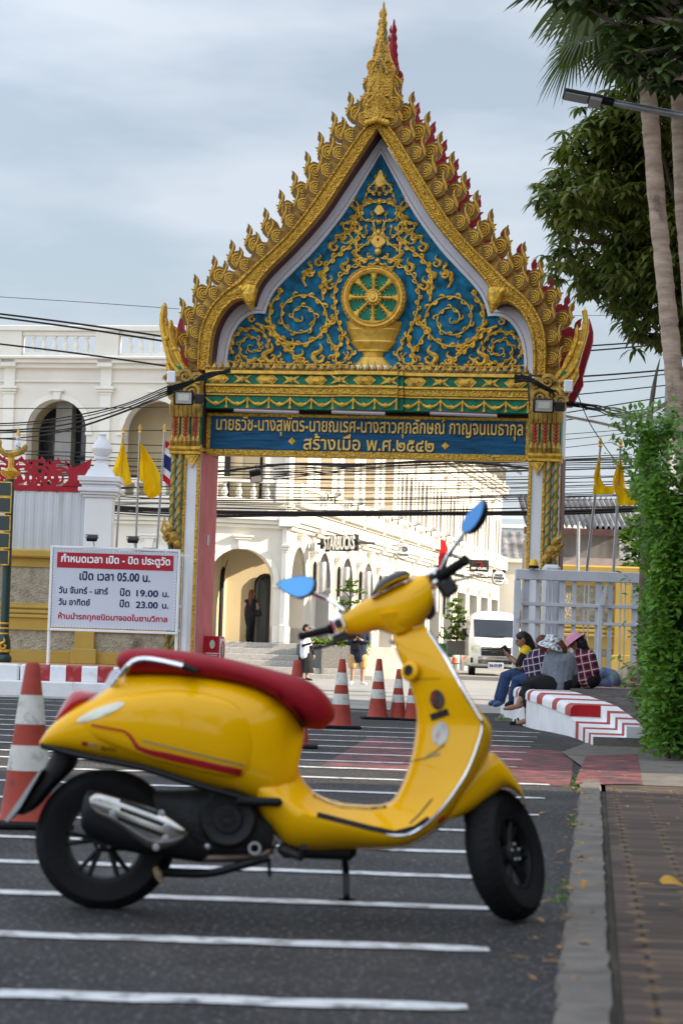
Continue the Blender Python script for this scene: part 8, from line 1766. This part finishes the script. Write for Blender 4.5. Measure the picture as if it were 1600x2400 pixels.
p = j(833, 1516, -.2); b = MB(); b.box(p.x - .12, p.x + .10, p.y - .06, p.y + .06, p.z - .09, p.z + .09, .03); b.tube([p + Vector((-.1, 0, .08)), j(823, 1484, -.1), j(855, 1476, .05)], .015, 5); o = b.build('waist_bag', BLK_C, None, p); tag(o, 'black crossbody bag worn by the man in navy', 'bag')
j = JJ(72.4); fz_ = 1.0
t, f, u_, s_ = human('woman in black top and wide trousers walking away under the corner arch', Vector((j(588, 1500).x, 72.4, fz_)), j(591, 1391), Vector((.45, .85, 0)), j(590, 1403), j(588, 1413), j(586, 1436), [(j(578, 1409, -.05), j(571, 1424, -.05), j(574, 1435, .05), j(575, 1441, .08), Vector((1, 0, 0))), (j(599, 1409, .05), j(605, 1423, .05), j(605, 1434, .12), j(604, 1439, .15), Vector((-1, 0, 0)))], [(j(582, 1440), j(583, 1468, -.05), Vector((j(582, 1440).x, 72.3, 1.1)), Vector((j(585, 1440).x, 72.45, 1.035))), (j(590, 1440), j(592, 1468, .1), Vector((j(589, 1440).x, 72.6, 1.1)), Vector((j(593, 1440).x, 72.75, 1.035)))], SKIN, BLK_C, .05, BLK_C, .96, HAIR_BR, .36, BLK_C, .115, fat=1.2)
p = j(604, 1437, .0); b = MB(); b.box(p.x - .11, p.x + .11, p.y - .05, p.y + .05, p.z - .10, p.z + .09, .03); b.tube([p + Vector((-.08, 0, .09)), j(600, 1408), p + Vector((.08, 0, .09))], .012, 5); o = b.build('handbag', BLK_C, None, p); tag(o, 'black shoulder bag of the woman under the arch', 'bag')
# sandals left by the kerb
for px, py, lb, mt_ in ((1216, 1700, 'black strappy sandal on the asphalt under the bare foot', BLK_C), (1180, 1690, 'pale green slipper lying next to the black sandal', M('green_slipper', (.20, .25, .13), .7, 0, .1))):
    p = gnd(px, py); t = thing('sandal', lb, 'sandal', p); b = MB(); b.prism([(-.12, -.035), (-.08, -.05), (.05, -.045), (.12, -.03), (.13, .0), (.12, .03), (.05, .045), (-.08, .045), (-.12, .03)], 0, .025, Matrix(((1, 0, 0, p.x), (0, 0, 1, p.y), (0, 1, 0, .003), (0, 0, 0, 1)))); b.v = [Vector((q.x, p.y + (q.z - .003), .003 + (q.y - p.y))) for q in b.v]; b.build('sole', mt_, t); b = MB(); b.tube([p + Vector((-.0, -.045, .03)), p + Vector((-.02, 0, .085)), p + Vector((.0, .045, .03))], .014, 6); b.tube([p + Vector((-.06, -.04, .03)), p + Vector((-.05, 0, .07)), p + Vector((-.06, .04, .03))], .012, 6); b.build('strap', mt_, t)
# ================================================================ halls added out of frame to block the sun, gapped for one lit strip
HALLW = M('hall_white', (.66, .65, .62), .75, 0, .06, 1.2); HALLR = M('hall_roof', (.26, .07, .035), .6, 0, .3, 1, .4, 14)
def hall(label, y0, y1, x0=8.2, x1=20, hw=9.5, ridge=16.0):
    t = thing('shade_hall', label, 'added sun blocker', (x0, (y0 + y1) / 2, 0)); b = MB(); b.box(x0 + 1.4, x1, y0 + .3, y1 - .3, 0, hw, .05); b.box(x0 + .6, x1 + .4, y0, y1, 0, .8, .05); b.build('wall', HALLW, t)
    n = max(2, int((y1 - y0) / 3.5))
    for k in range(n):
        y = y0 + .5 + (y1 - y0 - 1.0) * k / (n - 1); c = MB(); c.tube([(x0 + .9, y, .8), (x0 + .9, y, hw - .3)], .26, 12); c.box(x0 + .55, x0 + 1.25, y - .35, y + .35, hw - .3, hw, .03); c.box(x0 + .55, x0 + 1.25, y - .35, y + .35, .801, 1.1, .03); c.build('column', HALLW, t)
        if k < n - 1:
            yc = y + (y1 - y0 - 1) / (n - 1) / 2; g = MB(); g.box(x0 + 1.36, x0 + 1.399, yc - .55, yc + .55, 2.2, 6.0); g.build('window', M('hall_window', (.10, .045, .02), .5, .1, .3, 3), t); g = MB(); g.box(x0 + 1.3, x0 + 1.398, yc - .72, yc - .551, 2, 6.2); g.box(x0 + 1.3, x0 + 1.398, yc + .551, yc + .72, 2, 6.2); g.prism([(yc - .75, 6.21), (yc + .75, 6.21), (yc, 7.6)], -x0 - 1.398, -x0 - 1.3, Matrix(((0, -1, 0, 0), (1, 0, 0, 0), (0, 0, 1, 0), (0, 0, 0, 1)))); g.build('window_frame', GOLD, t)
    xm_ = (x0 + x1) / 2; r = MB(); P = [(x0 - .1, hw - .2), (x0 + 1.8, hw + 1.6), (xm_, ridge), (x1 - 1.8, hw + 1.6), (x1 + .8, hw - .2)]; Q = [(x, z + .3) for x, z in P]; r.strip([Vector(p) for p in Q], [Vector(p) for p in P], y0 - .3, y1 + .3); r.build('roof', HALLR, t, sharp=20)
    for y in (y0, y1 - .2): g = MB(); g.prism([(x0 + 1.4, hw - .01), (xm_, ridge - .3), (x1, hw - .01)], y + .02, y + .2); g.build('gable', RED_BACK, t)
hall('long low white hall with red roof, added out of view to shade the near road', -26, 13.5, hw=5.2, ridge=8.5)
hall('tall white hall with red roof, added out of view to shade the golden gate', 17.6, 40.2, ridge=19.5)
for k, (x, y, h) in enumerate(((-10, -12, 8), (-3.5, -13, 9), (3.5, -12, 7.5), (-17, -9, 8.5))):       # trees behind the photographer, mirrored in the paint
    t = thing('roadside_tree', 'rounded roadside tree across the square, %s of its row' % ('second tallest', 'tallest', 'lowest', 'outermost')[k], 'tree', (x, y, 0), group='roadside trees'); MB().tube([(x, y, 0), (x + .1, y, h * .4), (x, y, h * .7)], [.22, .17, .08], 8).build('trunk', BARK, t)
    C = []
    while len(C) < 130:
        q = Vector((rnd.uniform(-1, 1), rnd.uniform(-1, 1), rnd.uniform(-1, 1)))
        if q.length < 1: C.append(Vector((x + q.x * h * .42, y + q.y * h * .35, h * .68 + q.z * h * .34)))
    crown('crown', LEAF_DARK, t, C, 9, .75, .16, .8, 1, 2, .4)

hg = thing('hedge', 'tall dark hedge running along the near pavement towards the photographer', 'hedge', (4.2, 2, 0)); b = MB(); b.box(3.5, 5.2, -9, 12.6, .02, 2.9, .2); b.build('inner_foliage', MATS['hedge_inner'], hg); V = []; F = []  # unseen hedge put in to cut the light from the scooter's right
for k in range(7000):
    y = rnd.uniform(-9.2, 12.8); z = rnd.uniform(.05, 3.0); x = 3.45 + rnd.gauss(0, .08)
    if k % 4 == 0: z = 2.92 + rnd.gauss(0, .06); x = rnd.uniform(3.4, 5.2)
    add_leaf(V, F, Vector((x, y, z)), Vector((rnd.gauss(-.6, .6), rnd.gauss(0, .7), rnd.gauss(.3, .5))).normalized(), Vector((-.6, rnd.gauss(0, .5), 1)), rnd.uniform(.09, .15), rnd.uniform(.025, .045), .4, 2)
c = MB(); c.v = V; c.f = F; c.build('foliage', LEAF_HEDGE, hg, sharp=180)
